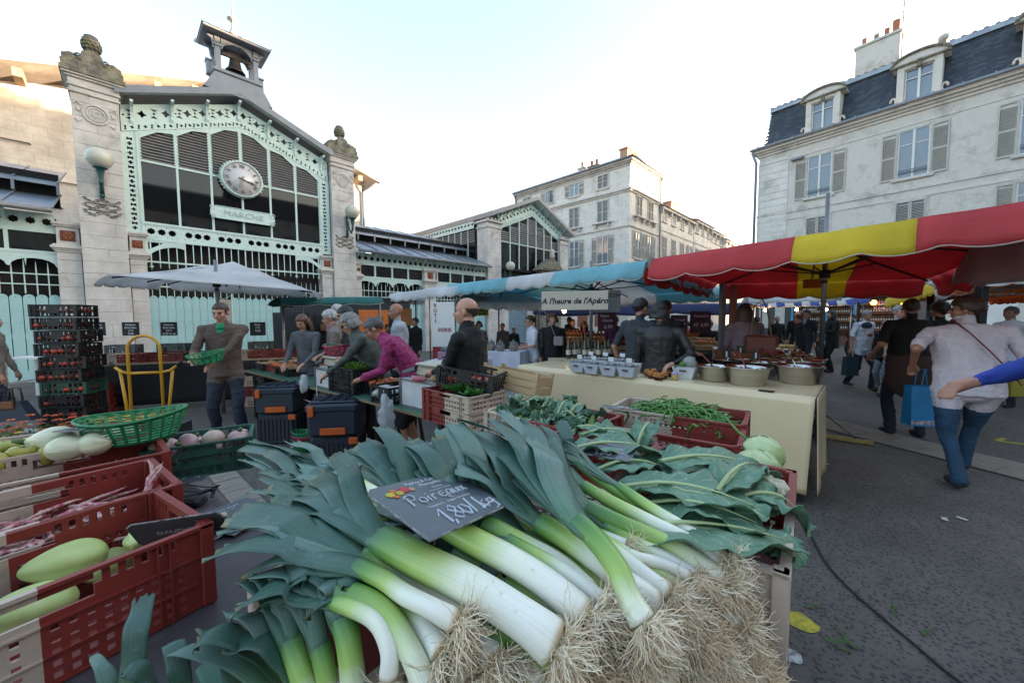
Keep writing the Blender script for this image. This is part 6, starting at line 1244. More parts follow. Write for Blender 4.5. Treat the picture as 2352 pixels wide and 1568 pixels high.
for k in range(6):
 t = thing('glass_jar', 'lidded glass biscuit jar on the white cloth, %s from the left' % ('first', 'second', 'third', 'fourth', 'fifth', 'sixth')[k], 'jar', Vector(tw.location)+Matrix.Rotation(rad(-18), 3, 'Z') @ Vector((-.8+k*.22, .45+.1*(k % 2), 1.0)), 0, 'glass biscuit jars')
 q = MB(); q.lathe([(.05, 0), (.075, .02), (.08, .1), (.06, .15), (.065, .16)], 14); q.obj('glass', M_gla, t); q = MB(); q.lathe([(.065, .01), (.07, .09), (.001, .1)], 12); q.obj('biscuits', M_bis, t); q = MB(); q.lathe([(.068, .16), (.05, .18), (.012, .19), (.02, .21), (.001, .22)], 12); q.obj('lid', M_gla, t)
tw2 = thing('clothed_table', 'white clothed table carrying the pink box and small scale', 'table', D(1045, 830, 5.9).to_tuple()[:2]+(0,), -18); drape(-.55, .4, 0, .6, .93, .45, 2).obj('cloth', MATS['white_linen'], tw2)
for x in (-.5, .35): q = MB(); q.bar((x-.1, .1, 0), (x+.05, .3, .92), .03); q.bar((x+.1, .1, 0), (x-.05, .3, .92), .03); q.obj('trestle', M_wht, tw2)
pb = thing('pink_box', 'pale pink cardboard box with a hand hole', 'box', Vector(tw2.location)+Vector((-.08, .2, .93)), -10); q = MB(); q.cbox(-.2, .2, -.12, .12, 0, .15, .005); q.obj('box_body', mat('pink_card', (.52, .3, .42), .7), pb); q = MB(); q.cbox(-.12, -.06, -.125, -.119, .06, .08, .002); q.obj('hand_hole', M_black, pb)
u = thing('weighing_scale', 'flat grey scale standing on the pink box', 'scale', Vector(pb.location)+Vector((0, 0, .15)), -10); q = MB(); q.cbox(-.16, .16, -.1, .1, 0, .05, .012); q.cbox(-.15, .15, -.09, .09, .05, .065, .005); q.obj('scale_body', M_scg, u)
ro = board('door_board', 'white board lettered ROTISSERIE in dark red, left of the bald man', 1018, 745, 8.0, .5, .95, -8, M_wht, (('SSERIE', .03, -.12, .11),)+tuple((c_, -.17, .4-.11*i, .11) for i, c_ in enumerate('ROTI')), M_redink)
q = MB(); q.box(-.25, .25, .02, .05, -1.0, -.48); q.obj('lower_panel', M_redink, ro)
board('notice', 'orange framed paper notice on the market wall', 932, 728, 9.5, .3, .42, 20, mat('orange_card', (.5, .2, .06), .7), (), None, 'notice'); board('notice', 'yellow green poster lettered MOULES', 1108, 716, 9.6, .32, .2, 0, mat('lime_card', (.45, .5, .05), .7), (('POULETS', 0, .03, .07), ('ROTIS', 0, -.05, .07)), M_ink2, 'poster')
# dark stall interior under the green awning
gs = thing('snack_van', 'dark food van under the green awning with shelf given a warm glow', 'van', D(800, 790, 11.5).to_tuple()[:2]+(0,), 20)
q = MB(); q.box(-1.9, 1.9, .6, 1.2, 0, 2.2); q.box(-1.9, -1.0, -.3, .6, .2, 1.8); q.obj('van_body', mat('van_dark', (.03, .035, .035), .6), gs); q = MB(); q.box(.3, 1.2, .55, .6, 1.1, 1.9); q.obj('glowing_shelf', mat('shelf_warm_glow', (.12, .045, .015), .6, emit=(1, .3, .06), es=.03, ns=5, c2=(.05, .02, .01), amt=1), gs)  # shelf emits a faint warm glow in place of lamplight falling on it
for k in range(6): q = MB(); q.cbox(-.8+k*.33, -.62+k*.33, .42, .54, 1.25+.25*(k % 2), 1.45+.25*(k % 2), .01); q.obj('loaf_bag', mat('paper_brown', (.3, .17, .08), .7), gs)
# ================================================ fruit stalls in the middle distance
FR = {}
def fruit(nm, col, r, c2=None):
 q = MB(); q.ball((0, 0, r), (r, r, r*.92), 8, 6); FR[nm] = q.mesh(nm, mat(nm+'_skin', col, .35, c2=c2, ns=9)); return FR[nm]
fruit('orange', (.62, .17, .01), .04); fruit('apricot', (.55, .22, .04), .028, (.45, .1, .03)); fruit('plum', (.12, .02, .06), .025); fruit('red_apple', (.3, .015, .02), .04, (.45, .1, .03)); fruit('green_apple', (.33, .36, .05), .04, (.45, .2, .05)); fruit('clementine', (.68, .12, .02), .036); fruit('lemon', (.6, .5, .05), .035)
fs = thing('fruit_stall', 'long sloping fruit stall behind the counter, warm lit crates', 'stall', D(1460, 800, 8.2).to_tuple()[:2]+(0,), -8)
q = MB(); q.add([(-2.2, 0, .85), (3.0, 0, .85), (3.0, 1.2, 1.15), (-2.2, 1.2, 1.15), (-2.2, 0, .8), (3.0, 0, .8), (3.0, 1.2, 1.1), (-2.2, 1.2, 1.1)], [(0, 1, 2, 3), (4, 5, 1, 0), (3, 2, 6, 7)]); q.box(-2.2, 3.0, .02, .05, 0, .8); q.obj('stall_top', mat('dark_board', (.05, .04, .035), .8), fs)
cn = 0
for i in range(9):
 for j in range(2):
  x = -1.95+i*.58; y = .3+j*.6; z = .87+y*.25; nm = random.Random(i*3+j).choice(('orange', 'apricot', 'plum', 'red_apple', 'apricot', 'clementine', 'orange')); base = Vector(fs.location)+Matrix.Rotation(rad(-8), 3, 'Z') @ Vector((x, y, z)); cn += 1
  q = MB(); q.box(-.26, .26, -.2, -.185, 0, .1); q.box(-.26, .26, .185, .2, 0, .1); q.box(-.26, -.245, -.185, .185, 0, .1); q.box(.245, .26, -.185, .185, 0, .1); q.box(-.245, .245, -.185, .185, 0, .01)
  tag(q.obj('fruit_crate', mat('pale_crate_wood', (.45, .3, .16), .7), loc=base, rot=(rad(14), 0, rad(-8))), 'shallow wooden crate of %s on the long fruit stall, %s row' % (nm.replace('_', ' ')+'s', ('front', 'back')[j]), 'crate', 'fruit crates on the long stall')
  scatter(FR[nm], nm, '%s heaped in a shallow crate on the long fruit stall' % nm.replace('_', ' '), 'fruit', 'fruit on the long stall', base, -8, 5, 3, .095 if nm not in ('apricot', 'plum') else .09, .09, .3, 1.1, 2, seed=cn)
# right hand fruit display beside the pole
fd = thing('fruit_display', 'stepped fruit display with striped cloth beside the canopy pole', 'stall', D(1778, 830, 6.6).to_tuple()[:2]+(0,), -25)
q = MB(); q.box(-.9, .5, .3, 1.3, 0, .98); q.box(-.9, .5, -.25, .3, 0, .8); q.obj('stall_top', mat('stall_white', (.5, .5, .5), .7), fd)
for k in range(14): q = MB(); q.box(-.9+k*.1, -.8+k*.1, .285, .299, .82, .98); q.obj('stripe', MATS['royal_blue_canvas'] if k % 2 else C_white, fd)
def FD(x, y, z): return Vector(fd.location)+Matrix.Rotation(rad(-25), 3, 'Z') @ Vector((x, y, z))
scatter([FR['clementine'], TOM], 'clementine', 'bright orange clementine in the front boxes beside the pole', 'fruit', 'clementines beside the pole', FD(-.16, .02, .93), -25, 15, 5, .075, .0, .4, 1., 2, seed=300)
for k, x in enumerate((-.55, .17)):
 t = thing('fruit_box', '%s black cardboard fruit box lettered in white at the display front' % ('left', 'right')[k], 'box', FD(x, -.02, .8), -25); q = MB(); q.cbox(-.35, .35, -.24, .22, 0, .12, .004); q.obj('box_body', M_black, t); text('Mademoiselle', .075, M_chalk, t, (.05, -.243, .06), depth=.002); q = MB(); q.ball((-.28, -.24, .065), (.03, .006, .03), 10, 6); q.obj('printed_orange', FR['clementine'].materials[0], t)
scatter(FR['red_apple'], 'red_apple', 'red apple on the upper step of the display', 'fruit', 'red apples on the display', FD(-.45, .75, .98), -25, 8, 4, .085, .03, .3, 1., 2, seed=301); scatter(FR['green_apple'], 'green_apple', 'yellow green apple on the upper step of the display', 'fruit', 'green apples on the display', FD(.2, .75, .98), -25, 6, 4, .085, .03, .3, 1., 1, seed=302)
# wooden posts and shelves between the canopies
t = thing('stall_post', 'grey steel stall post beside the pinkish timber post', 'post', D(1658, 760, 6.6).to_tuple()[:2]+(0,)); q = MB(); q.cbox(-.045, .045, -.045, .045, 0, 2.2, .008); q.obj('post_shaft', mat('grey_post', (.2, .22, .24), .5), t)
t = thing('stall_post', 'pinkish timber stall post beside the grey steel post', 'post', D(1682, 760, 6.9).to_tuple()[:2]+(0,)); q = MB(); q.cbox(-.05, .05, -.05, .05, 0, 2.2, .008); q.obj('post_shaft', mat('pink_timber', (.42, .18, .12), .7, ns=14, stretch=(6, 6, 1)), t)
t = thing('display_case', 'low dark display case below the fruit stall, paper roll inside', 'case', D(1450, 835, 6.4).to_tuple()[:2]+(0,), -6); q = MB(); q.box(-.9, 1.2, .3, .5, 0, .98); q.box(-.9, 1.2, 0, .5, .98, 1.0); q.box(-.9, 1.2, 0, .3, .62, .64)
for x in (-.9, -.2, .5, 1.18): q.box(x, x+.02, 0, .3, 0, .98)
q.obj('case_body', mat('case_dark', (.04, .05, .055), .5), t); q = MB(); q.lathe([(.09, -.1), (.09, .1)], 18, M=TR(-.75, .12, .75, rx=90)); q.obj('paper_roll', M_card, t)
# white van beyond
vn = thing('white_van', 'white van parked beyond the fruit stall, seen between shoppers', 'van', D(1590, 760, 19).to_tuple()[:2]+(0,), 20)
q = MB(); q.add([(-2, 0, .35), (2.2, 0, .35), (2.2, 0, 1.1), (1.5, 0, 1.25), (.8, 0, 1.95), (-2, 0, 2.0), (-2, 1.7, .35), (2.2, 1.7, .35), (2.2, 1.7, 1.1), (1.5, 1.7, 1.25), (.8, 1.6, 1.95), (-2, 1.6, 2.0)], [(0, 1, 2, 3, 4, 5), (11, 10, 9, 8, 7, 6), (1, 7, 8, 2), (2, 8, 9, 3), (3, 9, 10, 4), (4, 10, 11, 5), (5, 11, 6, 0)]); q.obj('body', M_wht, vn); q = MB(); q.add([(1.42, -.01, 1.27), (.85, -.01, 1.85), (.2, -.01, 1.85), (.2, -.01, 1.27)], [(0, 1, 2, 3)]); q.obj('window', M_gl, vn)
for x in (-1.2, 1.5): q = MB(); q.lathe([(.3, -.1), (.33, -.08), (.33, .08), (.3, .1)], 18, M=TR(x, .1, .33, rx=90)); q.obj('wheel', M_black, vn)
# ================================================ people
SK = [mat('skin_fair', (.50, .27, .19), .5, c2=(.45, .22, .15), ns=14, sss=.08), mat('skin_tan', (.36, .18, .11), .5, c2=(.31, .14, .09), ns=14, sss=.08), mat('skin_dark', (.12, .055, .035), .5, ns=14)]
def hairm(n, c): return mat('hair_'+n, c, .5, c2=tuple(x*.45 for x in c), ns=60, amt=1, stretch=(1, 1, .18), bump=.8, bs=90)
H_ = {'black': hairm('black', (.012, .01, .01)), 'brown': hairm('brown', (.06, .032, .018)), 'auburn': hairm('auburn', (.14, .06, .03)), 'grey': hairm('grey', (.25, .24, .23)), 'white': hairm('white', (.52, .51, .49)), 'dgrey': hairm('dark_grey', (.09, .085, .085))}
def clothm(n, c, **k): return mat('fabric_'+n, c, .85, c2=tuple(x*.7 for x in c), ns=5, amt=.8, bump=.35, bs=26, **k)
DG = None
def ik(a, h, l1, l2, hint):
 a, h = Vector(a), Vector(h); d = h-a; L_ = min(d.length, (l1+l2)*.995); d.normalize(); h = a+d*L_
 c = (l1*l1-l2*l2+L_*L_)/(2*L_); r = math.sqrt(max(0, l1*l1-c*c)); hn = Vector(hint); hn = hn-d*hn.dot(d)
 if hn.length < 1e-4: hn = Vector((0, -1, 0))
 return a+d*c+hn.normalized()*r, h
def person(label, px, pyt, dep, rz, top='black', bottom='navy', hair='brown', skin=0, sleeve=1, lean=0, headturn=0, headtilt=0, hl=None, hr=None, feet=None, style='short', vox=.012, coat=0., collar=None, belly=0., wide=1., shoes=None, glasses=None, shorts=False, H=None, group=None, loc=None, bare=False, tuck=0.):
 base = D(px, pyt, dep) if loc is None else Vector(loc); H = H or base.z; s = H/1.76
 t = thing('person', label, 'person', (base.x, base.y, 0), rz, group)
 PR = []; q = MB()   # primitives (a,b,r,mat)
 def cap(a, b, r1, r2, m, n=10):
  a, b = Vector(a), Vector(b); PR.append((a, b, r1, r2, m)); q.tube([a, b], [r1, r2], n); q.ball(a, r1*.999, n, 6); q.ball(b, r2*.999, n, 6)
 def ell(c, r, m): PR.append((Vector(c), Vector(c), sum(r)/3, sum(r)/3, m)); q.ball(c, r, 14, 10)
 def loft(rows, m, n=16):     # rows of (centre, rx, ry) kept as an upright elliptical loft
  vs = []; 
  for c, rx, ry in rows:
   for j in range(n): a = 2*math.pi*j/n; vs.append((c[0]+rx*math.cos(a), c[1]+ry*math.sin(a), c[2]))
  fs = [(i*n+j, i*n+(j+1) % n, (i+1)*n+(j+1) % n, (i+1)*n+j) for i in range(len(rows)-1) for j in range(n)]+[tuple(range(n-1, -1, -1)), tuple(range((len(rows)-1)*n, len(rows)*n))]
  q.add(vs, fs)
  for (c, rx, ry), (c2, rx2, ry2) in zip(rows[:-1], rows[1:]):
   for f in (-.5, 0, .5): PR.append((Vector(c)+Vector((rx*f, 0, 0)), Vector(c2)+Vector((rx2*f, 0, 0)), min(rx, ry)*.95, min(rx2, ry2)*.95, m))
 SKN, TOP, BOT, SHO, COL_ = 0, 1, 2, 3, 4
 hipz = .93; piv = Vector((0, 0, 1.0)); RL = Matrix.Rotation(-rad(lean), 3, 'X')
 def up(p): p = Vector(p); return piv+RL @ (p-piv) if p.z > .98 else p
 w = wide
 rows = []
 prof = [(.86, .165, .115), (.95, .17, .12), (1.05, .155+belly*.3, .115+belly), (1.15, .152+belly*.3, .112+belly), (1.27, .17, .115+belly*.4), (1.38, .185, .115), (1.45, .15, .095), (1.50, .09, .075)]
 if coat: prof = [(.95-coat, .20, .15)]+[(z, a+.02, b_+.02) for z, a, b_ in prof]
 elif tuck == 0: prof = [(.85, .172, .125)]+prof[1:]
 for z, a, b_ in prof: rows.append((up((0, .0+belly*.5*(1 if .98 < z < 1.3 else 0), z)), a*w, b_*w))
 loft(rows, TOP)
 if not coat or True: ell((0, 0, .86), (.14*w, .10*w, .09), BOT)
 sh = [up((s_*.185*w, 0, 1.425)) for s_ in (-1, 1)]
 for p in sh: cap(p, up((0, 0, 1.43)), .062, .07, TOP)
 neck = up((0, .01, 1.49)); hc = up((0, .03, 1.645))+Vector((0, .02*headtilt/20, -.01*abs(headtilt)/20)); cap(neck, hc-Vector((0, .02, .07)), .056, .053, SKN)
 if collar is not None: PR.append((neck, neck+Vector((0, 0, .02)), .07, .07, COL_)); q.tube([neck-Vector((0, -.03, .06)), neck+Vector((0, .012, .035))], [.085, .068], 12); PR.append((neck+Vector((0, .09, -.07)), neck+Vector((0, .06, 0)), .03, .03, COL_))
 # head in its own frame
 HM = Matrix.Translation(hc) @ Matrix.Rotation(rad(headturn), 4, 'Z') @ Matrix.Rotation(-rad(headtilt), 4, 'X')
 def hp(*p): return HM @ Vector(p)
 def hb(c, r):
  PR.append((hp(*c), hp(*c), sum(r)/3, sum(r)/3, SKN)); q.ball(c, r, 14, 10, M=HM)
 hb((0, -.012, .03), (.076, .095, .088)); hb((0, .028, -.035), (.06, .062, .075)); hb((0, .05, -.085), (.03, .03, .026)); hb((0, .066, .022), (.052, .02, .022))
 for s_ in (-1, 1): hb((s_*.038, .055, -.025), (.026, .026, .026)); hb((s_*.077, -.008, -.012), (.012, .018, .03))
 a, b_ = hp(0, .085, .012), hp(0, .108, -.025); cap(a, b_, .009, .014, SKN, 6); hb((0, .083, -.058), (.024, .014, .009))
 # arms
 hands = [hl or (-.24, .06, .84), hr or (.24, .06, .84)]
 for s_, p, h in ((-1, sh[0], hands[0]), (1, sh[1], hands[1])):
  el, hd = ik(p, h, .285, .26, (s_*.55, -.35, -1.1)); cap(p, el, .054*w**.5, .044, TOP if sleeve > .2 else SKN)
  m_ = TOP if sleeve >= 1 else SKN
  if .2 < sleeve < 1: pass
  mid = el.lerp(hd, .55)
  cap(el, mid, .043 if m_ == TOP else .038, .036 if m_ == TOP else .031, m_); cap(mid, hd, .036 if m_ == TOP else .031, .024, m_ if sleeve >= 1 and sleeve < 1.5 or m_ == SKN else SKN)
  if .2 < sleeve < 1: PR.append((p.lerp(el, 1.0), p.lerp(el, 1.02), .05, .05, SKN))
  d_ = (hd-el).normalized(); side = d_.cross(Vector((0, 0, 1)));
  side = side.normalized() if side.length > .1 else Vector((1, 0, 0)); nn = side.cross(d_)
  pc = hd+d_*.05; cap(hd, pc+d_*.02, .027, .03, SKN, 8)
  for k in range(4):
   o_ = side*(.027-.018*k); L_ = (.07, .078, .074, .058)[k]; a = pc+o_+d_*.02; b_ = a+d_*L_*.5-nn*.008; c_ = b_+d_*L_*.35-nn*.03
   cap(a, b_, .0095, .0085, SKN, 6); cap(b_, c_, .0085, .0075, SKN, 6)
  a = hd+d_*.02+side*.03; b_ = a+d_*.03+side*.018-nn*.012; cap(a, b_, .012, .0105, SKN, 6); cap(b_, b_+d_*.028-nn*.01, .0105, .009, SKN, 6)
 # legs
 ft = feet or ((-.1, .04), (.1, -.02))
 for s_, f in ((-1, ft[0]), (1, ft[1])):
  hp_ = Vector((s_*.088*w, 0, .90)); ank = Vector((f[0], f[1], f[2] if len(f) > 2 else .09)); kn, an = ik(hp_, ank, .43, .42, (s_*.1, 1, 0)); m_ = SKN if bare else BOT
  cap(hp_, kn, .088*w, .062, BOT); 
  if shorts or bare: cap(kn, an, .052, .036, SKN); cap(hp_.lerp(kn, .5), kn, .085, .07, BOT)
  else: cap(kn, an, .060, .052, BOT); cap(an, an-Vector((0, 0, .03)), .052, .056, BOT)
  cap(an+Vector((0, -.02, -.045)), an+Vector((s_*.01, .14, -.055)), .04, .034, SHO)
 co = np.array(q.v, dtype=np.float64)
 me0 = bpy.data.meshes.new('tmp'); me0.from_pydata(q.v, [], q.f); o0 = bpy.data.objects.new('tmp', me0); COL.objects.link(o0)
 m1 = o0.modifiers.new('r', 'REMESH'); m1.mode = 'VOXEL'; m1.voxel_size = vox; m2 = o0.modifiers.new('s', 'SMOOTH'); m2.factor = .5; m2.iterations = 3 if vox < .011 else 2
 dg = bpy.context.evaluated_depsgraph_get(); dg.update(); me = bpy.data.meshes.new_from_object(o0.evaluated_get(dg)); bpy.data.objects.remove(o0); bpy.data.meshes.remove(me0)
 n = len(me.vertices); V = np.empty(n*3); me.vertices.foreach_get('co', V); V = V.reshape(-1, 3); best = np.full(n, 1e9); lab = np.zeros(n, int)
 for a, b_, r1, r2, m_ in PR:
  a, b_ = np.array(a), np.array(b_); ab = b_-a; L2_ = ab@ab; tt = np.clip(((V-a)@ab)/L2_, 0, 1) if L2_ > 1e-9 else np.zeros(n)
  d_ = np.linalg.norm(V-a-tt[:, None]*ab, axis=1)-(r1+(r2-r1)*tt); k = d_ < best; best[k] = d_[k]; lab[k] = m_
 # cloth folds
 fold = np.array([mnoise.noise(Vector((v[0]*9, v[1]*9, v[2]*5+px)))*.017+abs(mnoise.noise(Vector((v[0]*6+3, v[1]*6, v[2]*19))))*.013 if l_ in (1, 2) else 0 for v, l_ in zip(V, lab)])*(.45 if top == 'leather' else 1); N = np.empty(n*3); me.vertices.foreach_get('normal', N) if hasattr(me.vertices[0], 'normal') else None
 V = V+N.reshape(-1, 3)*fold[:, None]; me.vertices.foreach_set('co', V.ravel())
 nf = len(me.polygons); ls = np.empty(nf, int); me.polygons.foreach_get('loop_start', ls); lv = np.empty(len(me.loops), int); me.loops.foreach_get('vertex_index', lv); me.polygons.foreach_set('use_smooth', np.ones(nf, bool))
 me.materials.clear(); TM_ = FAB(top)
 for m_ in (SK[skin], TM_, FAB(bottom), FAB(shoes or 'shoe_black'), FAB(collar or top)): me.materials.append(m_)
 me.polygons.foreach_set('material_index', lab[lv[ls]]); me.name = 'body'; me.update(); mobj('body', me, t); t.scale = (s, s, s)
 # hair
 if style != 'bald':
  hq = MB(); big = {'short': .985, 'crop': .955, 'fringe': .955, 'bob': 1.08, 'long': 1.03, 'full': 1.10, 'curly': 1.10}[style]
  def hf(v):
   front = v.y > .035+.25*max(0, -v.z) and v.z < .058-.25*abs(v.x)
   low = v.z < -.005-.4*max(0, -v.y-.02) and v.y > -.075
   topb = style == 'fringe' and (v.z > .03 or v.y > .0)
   if front or topb: return v*.72
   if low and style not in ('bob', 'long'): return v*.72
   k = mnoise.noise(v*38)*.006+(abs(mnoise.noise(v*75)))*(.012 if style in ('curly', 'full', 'bob') else .006); return v*(1+k/.09)
  hq.ball((0, -.014, .028), (.0805*big, .104*big, .097*big), 40, 28, M=HM, fn=hf)
  if style in ('bob', 'long'):
   L_ = .10 if style == 'bob' else .24
   hq.grid(lambda u, v: ((.088+.012*math.sin(v*3))*math.sin(-1.9+3.8*u)*(1+.12*v), -.02-(.088+.01*v)*math.cos(-1.9+3.8*u)*(1+.1*v)+.006*mnoise.noise(Vector((u*30, v*3, 1))), .04-L_*v), 36, 8, M=HM, thick=.012, uv=False)
  hq.obj('hair', H_[hair], t)
 eq = MB()
 for s_ in (-1, 1): eq.ball((s_*.031, .079, -.002), (.0125, .006, .007), 8, 6, M=HM)
 eq.obj('eyes', mat('eye_dark', (.03, .02, .016), .25), t); bq = MB()
 for s_ in (-1, 1): bq.tube([HM @ Vector((s_*x, y_, z)) for x, y_, z in ((.014, .09, .016), (.032, .087, .022), (.048, .074, .016))], .0045, 5)
 bq.obj('eyebrows', H_[hair], t); lq = MB(); lq.tube([HM @ Vector((x, .097-abs(x)*.25, -.058)) for x in (-.022, -.01, 0, .01, .022)], .0045, 5); lq.obj('lips', mat('lips', (.35, .12, .1), .5), t)
 if glasses:
  gq = MB()
  for s_ in (-1, 1):
   if glasses == 'sun': gq.ball((s_*.033, .092, -.004), (.027, .008, .019), 10, 7, M=HM)
   else: gq.tube([HM @ Vector((s_*.032+.022*math.cos(a), .095, -.004+.015*math.sin(a))) for a in np.linspace(0, 6.28, 12, endpoint=False)], .002, 4, closed=True)
   gq.tube([HM @ Vector((s_*.055, .09, 0)), HM @ Vector((s_*.08, .0, .0))], .0025, 4)
  gq.tube([HM @ Vector((-.01, .097, 0)), HM @ Vector((.01, .097, 0))], .002, 4); gq.obj('glasses', M_black, t)
 t['_h'] = 0; del t['_h']; t.update_tag(); PP[label] = (t, s, sh, hands, up, HM); return t
PP = {}
FC = {'black': (.006, .006, .007), 'navy': (.015, .023, .042), 'jeans': (.022, .065, .125), 'shoe_black': (.02, .018, .018), 'brown_fleece': (.12, .085, .068), 'green_tee': (.02, .3, .15), 'grey_knit': (.11, .115, .13), 'beige': (.32, .25, .18), 'taupe': (.2, .165, .14), 'olive_grey': (.075, .09, .08), 'scarf_red': (.55, .03, .05), 'magenta': (.33, .02, .13), 'light_grey': (.38, .40, .42), 'white_tee': (.62, .64, .72), 'mauve': (.22, .16, .20), 'suit_navy': (.018, .02, .035), 'blouse': (.60, .52, .57), 'royal': (.015, .04, .28), 'apron_brown': (.05, .022, .018), 'purple': (.12, .03, .11), 'white': (.66, .66, .66), 'shorts_grey': (.2, .22, .25), 'shoe_white': (.5, .5, .52), 'shoe_brown': (.1, .05, .03), 'grey_navy': (.03, .035, .045), 'leather': (.015, .014, .015), 'pale_blue': (.3, .42, .6), 'red': (.3, .02, .02), 'pink_tee': (.55, .06, .16), 'tan_coat': (.4, .34, .27)}
def FAB(n):
 if n == 'leather': return mat('fabric_leather', FC[n], .5, ns=5, bump=.3, bs=18)
 if n == 'blouse': return mat('fabric_blouse', FC[n], .8, c2=(.53, .46, .5), ns=30, amt=.7, bump=.7, bs=45)
 if n == 'magenta': return mat('fabric_magenta', FC[n], .8, c2=(.12, .008, .05), ns=42, amt=1, bump=.4, bs=60)
 return clothm(n, FC[n])
vend = person('smiling young market vendor in brown fleece over a green tee shirt, holding a green basket', 512, 688, 4.85, -158, 'brown_fleece', 'navy', 'brown', 0, 1.5, 6, headturn=-12, headtilt=14, hl=(.02, .38, 1.06), hr=(-.20+.40, .36, 1.10), feet=((-.17, .1), (.14, -.05)), vox=.009, collar='green_tee', style='crop', wide=1.08, H=1.84)
v_ = Matrix.Translation(vend.location) @ Matrix.Rotation(rad(-158), 4, 'Z')
bg_small.location = v_ @ Vector((.03, .50, 1.12)); bg_small.rotation_euler = (rad(12), rad(-10), rad(20)); bg_small.scale = (.9,)*3
person('young woman with long light brown hair and grey knit looking down behind the magenta basket', 703, 721, 5.7, 172, 'grey_knit', 'navy', 'auburn', 0, 1, 4, headtilt=24, hl=(-.14, .3, 1.0), hr=(.16, .3, 1.0), style='long', vox=.012)
person('white haired man in beige jacket standing behind the other shoppers', 778, 699, 6.7, 140, 'beige', 'navy', 'white', 0, 1, 0, headtilt=6, vox=.014, glasses='clear')
person('white haired woman in taupe jacket over a pink top, profile to the left', 772, 712, 5.75, 118, 'taupe', 'taupe', 'white', 0, 1, 5, headtilt=10, hl=(-.12, .3, 1.05), hr=(.1, .3, 1.08), style='full', glasses='clear', collar='pink_tee', vox=.012)
person('dark haired man in black jacket holding a small green basket', 812, 702, 5.15, 122, 'black', 'navy', 'black', 1, 1, 6, headtilt=16, hl=(-.12, .36, 1.08), hr=(.14, .38, 1.1), style='short', vox=.011)
w6 = person('grey haired woman in dark green cape, red scarf and sunglasses, reaching over the tomatoes', 862, 718, 4.5, 112, 'olive_grey', 'black', 'grey', 0, 1, 22, headtilt=22, hl=(-.10, .62, .93), hr=(.16, .35, 1.15), style='bob', glasses='sun', collar='scarf_red', wide=1.15, coat=.12, vox=.010, H=1.74)
person('bald man in light grey vest behind the magenta jacket', 918, 697, 5.7, 112, 'light_grey', 'navy', 'grey', 1, 1, 2, headtilt=4, style='bald', vox=.012)
w7 = person('short haired woman in magenta patterned jacket bending over the scale', 955, 735, 4.1, 100, 'magenta', 'black', 'dgrey', 1, 1, 36, headtilt=30, hl=(-.12, .55, .98), hr=(.14, .5, 1.0), style='short', bare=True, wide=1.08, coat=.08, vox=.010, H=1.78)
mb = person('balding man in black sweater standing beside the magenta jacket, seen from behind his shoulder', 1082, 684, 3.25, 68, 'black', 'grey_navy', 'brown', 0, 1, 2, headturn=12, headtilt=0, hl=(-.06, .36, 1.12), hr=(.12, .36, 1.1), style='fringe', collar='white', wide=1.12, belly=.02, vox=.009)
person('woman in white tee shirt with black backpack and glasses beside the jar table', 1226, 724, 7.4, 105, 'white_tee', 'grey_navy', 'brown', 0, .5, 4, headtilt=10, hl=(-.1, .3, 1.1), hr=(.12, .28, 1.1), style='short', glasses='clear', vox=.014)
person('woman in long black coat with cross body bag facing the square', 1270, 720, 7.2, 165, 'black', 'black', 'auburn', 0, 1, 0, headturn=20, style='bob', coat=.35, vox=.014)
person('man in dark navy tee shirt behind the counter, arm hanging, turned away', 1470, 685, 4.75, -52, 'grey_navy', 'black', 'black', 1, .5, 0, headturn=-12, style='short', wide=1.1, vox=.011, hl=(-.28, .0, .92))
lw = person('woman in black leather jacket behind the counter, hand with glove at her back', 1517, 697, 4.45, -22, 'leather', 'white', 'black', 0, 1, 0, headturn=-30, style='bob', wide=1.12, vox=.011, hr=(.14, -.2, 1.08))
person('woman in mauve coat with brown shoulder bag looking at the fruit', 1714, 698, 5.6, -12, 'mauve', 'black', 'brown', 0, 1, 2, headturn=-25, style='long', coat=.3, wide=1.05, vox=.012)
person('fruit seller in purple shirt leaning over the stall', 1412, 722, 8.6, 170, 'purple', 'black', 'brown', 1, 1, 12, style='bald', vox=.016)
person('seller with dark hair and pink scarf at the far end of the fruit stall', 1341, 738, 9.6, 180, 'black', 'black', 'black', 1, 1, 5, style='long', collar='pink_tee', vox=.016)
person('tall dark clothed shopper just behind the leather jacket', 1528, 690, 5.6, -40, 'black', 'black', 'black', 1, 1, 0, style='short', vox=.014)
person('shopper in red jacket beyond the plum chalk board', 1580, 738, 10.5, 60, 'red', 'black', 'black', 0, 1, 0, style='short', vox=.018)
person('seller in black reaching over the raspberries', 1625, 735, 8.8, 165, 'black', 'black', 'brown', 1, .5, 15, hl=(-.2, .5, .95), style='full', vox=.016)
person('seller in dark shirt holding a box beside the fruit stall', 1314, 733, 10.2, -160, 'black', 'black', 'brown', 0, .5, 0, style='short', vox=.018)
person('man in navy suit and pale blue shirt at the far fruit display', 1855, 712, 10.4, 115, 'suit_navy', 'suit_navy', 'black', 0, 1, 0, style='short', collar='pale_blue', vox=.014)
person('bald man with white beard beyond the fruit display', 1832, 716, 11.4, 150, 'black', 'black', 'white', 0, 1, 0, style='fringe', vox=.018)
person('woman with auburn hair in black at the fruit display', 1843, 722, 9.2, 60, 'black', 'black', 'auburn', 0, 1, 5, style='short', vox=.016)
person('woman with long dark hair in black dress and boots, profile to the left', 1914, 713, 10.8, 80, 'black', 'black', 'black', 0, 1, 2, style='long', coat=.25, hl=(-.1, .35, 1.15), hr=(.1, .34, 1.15), vox=.014)
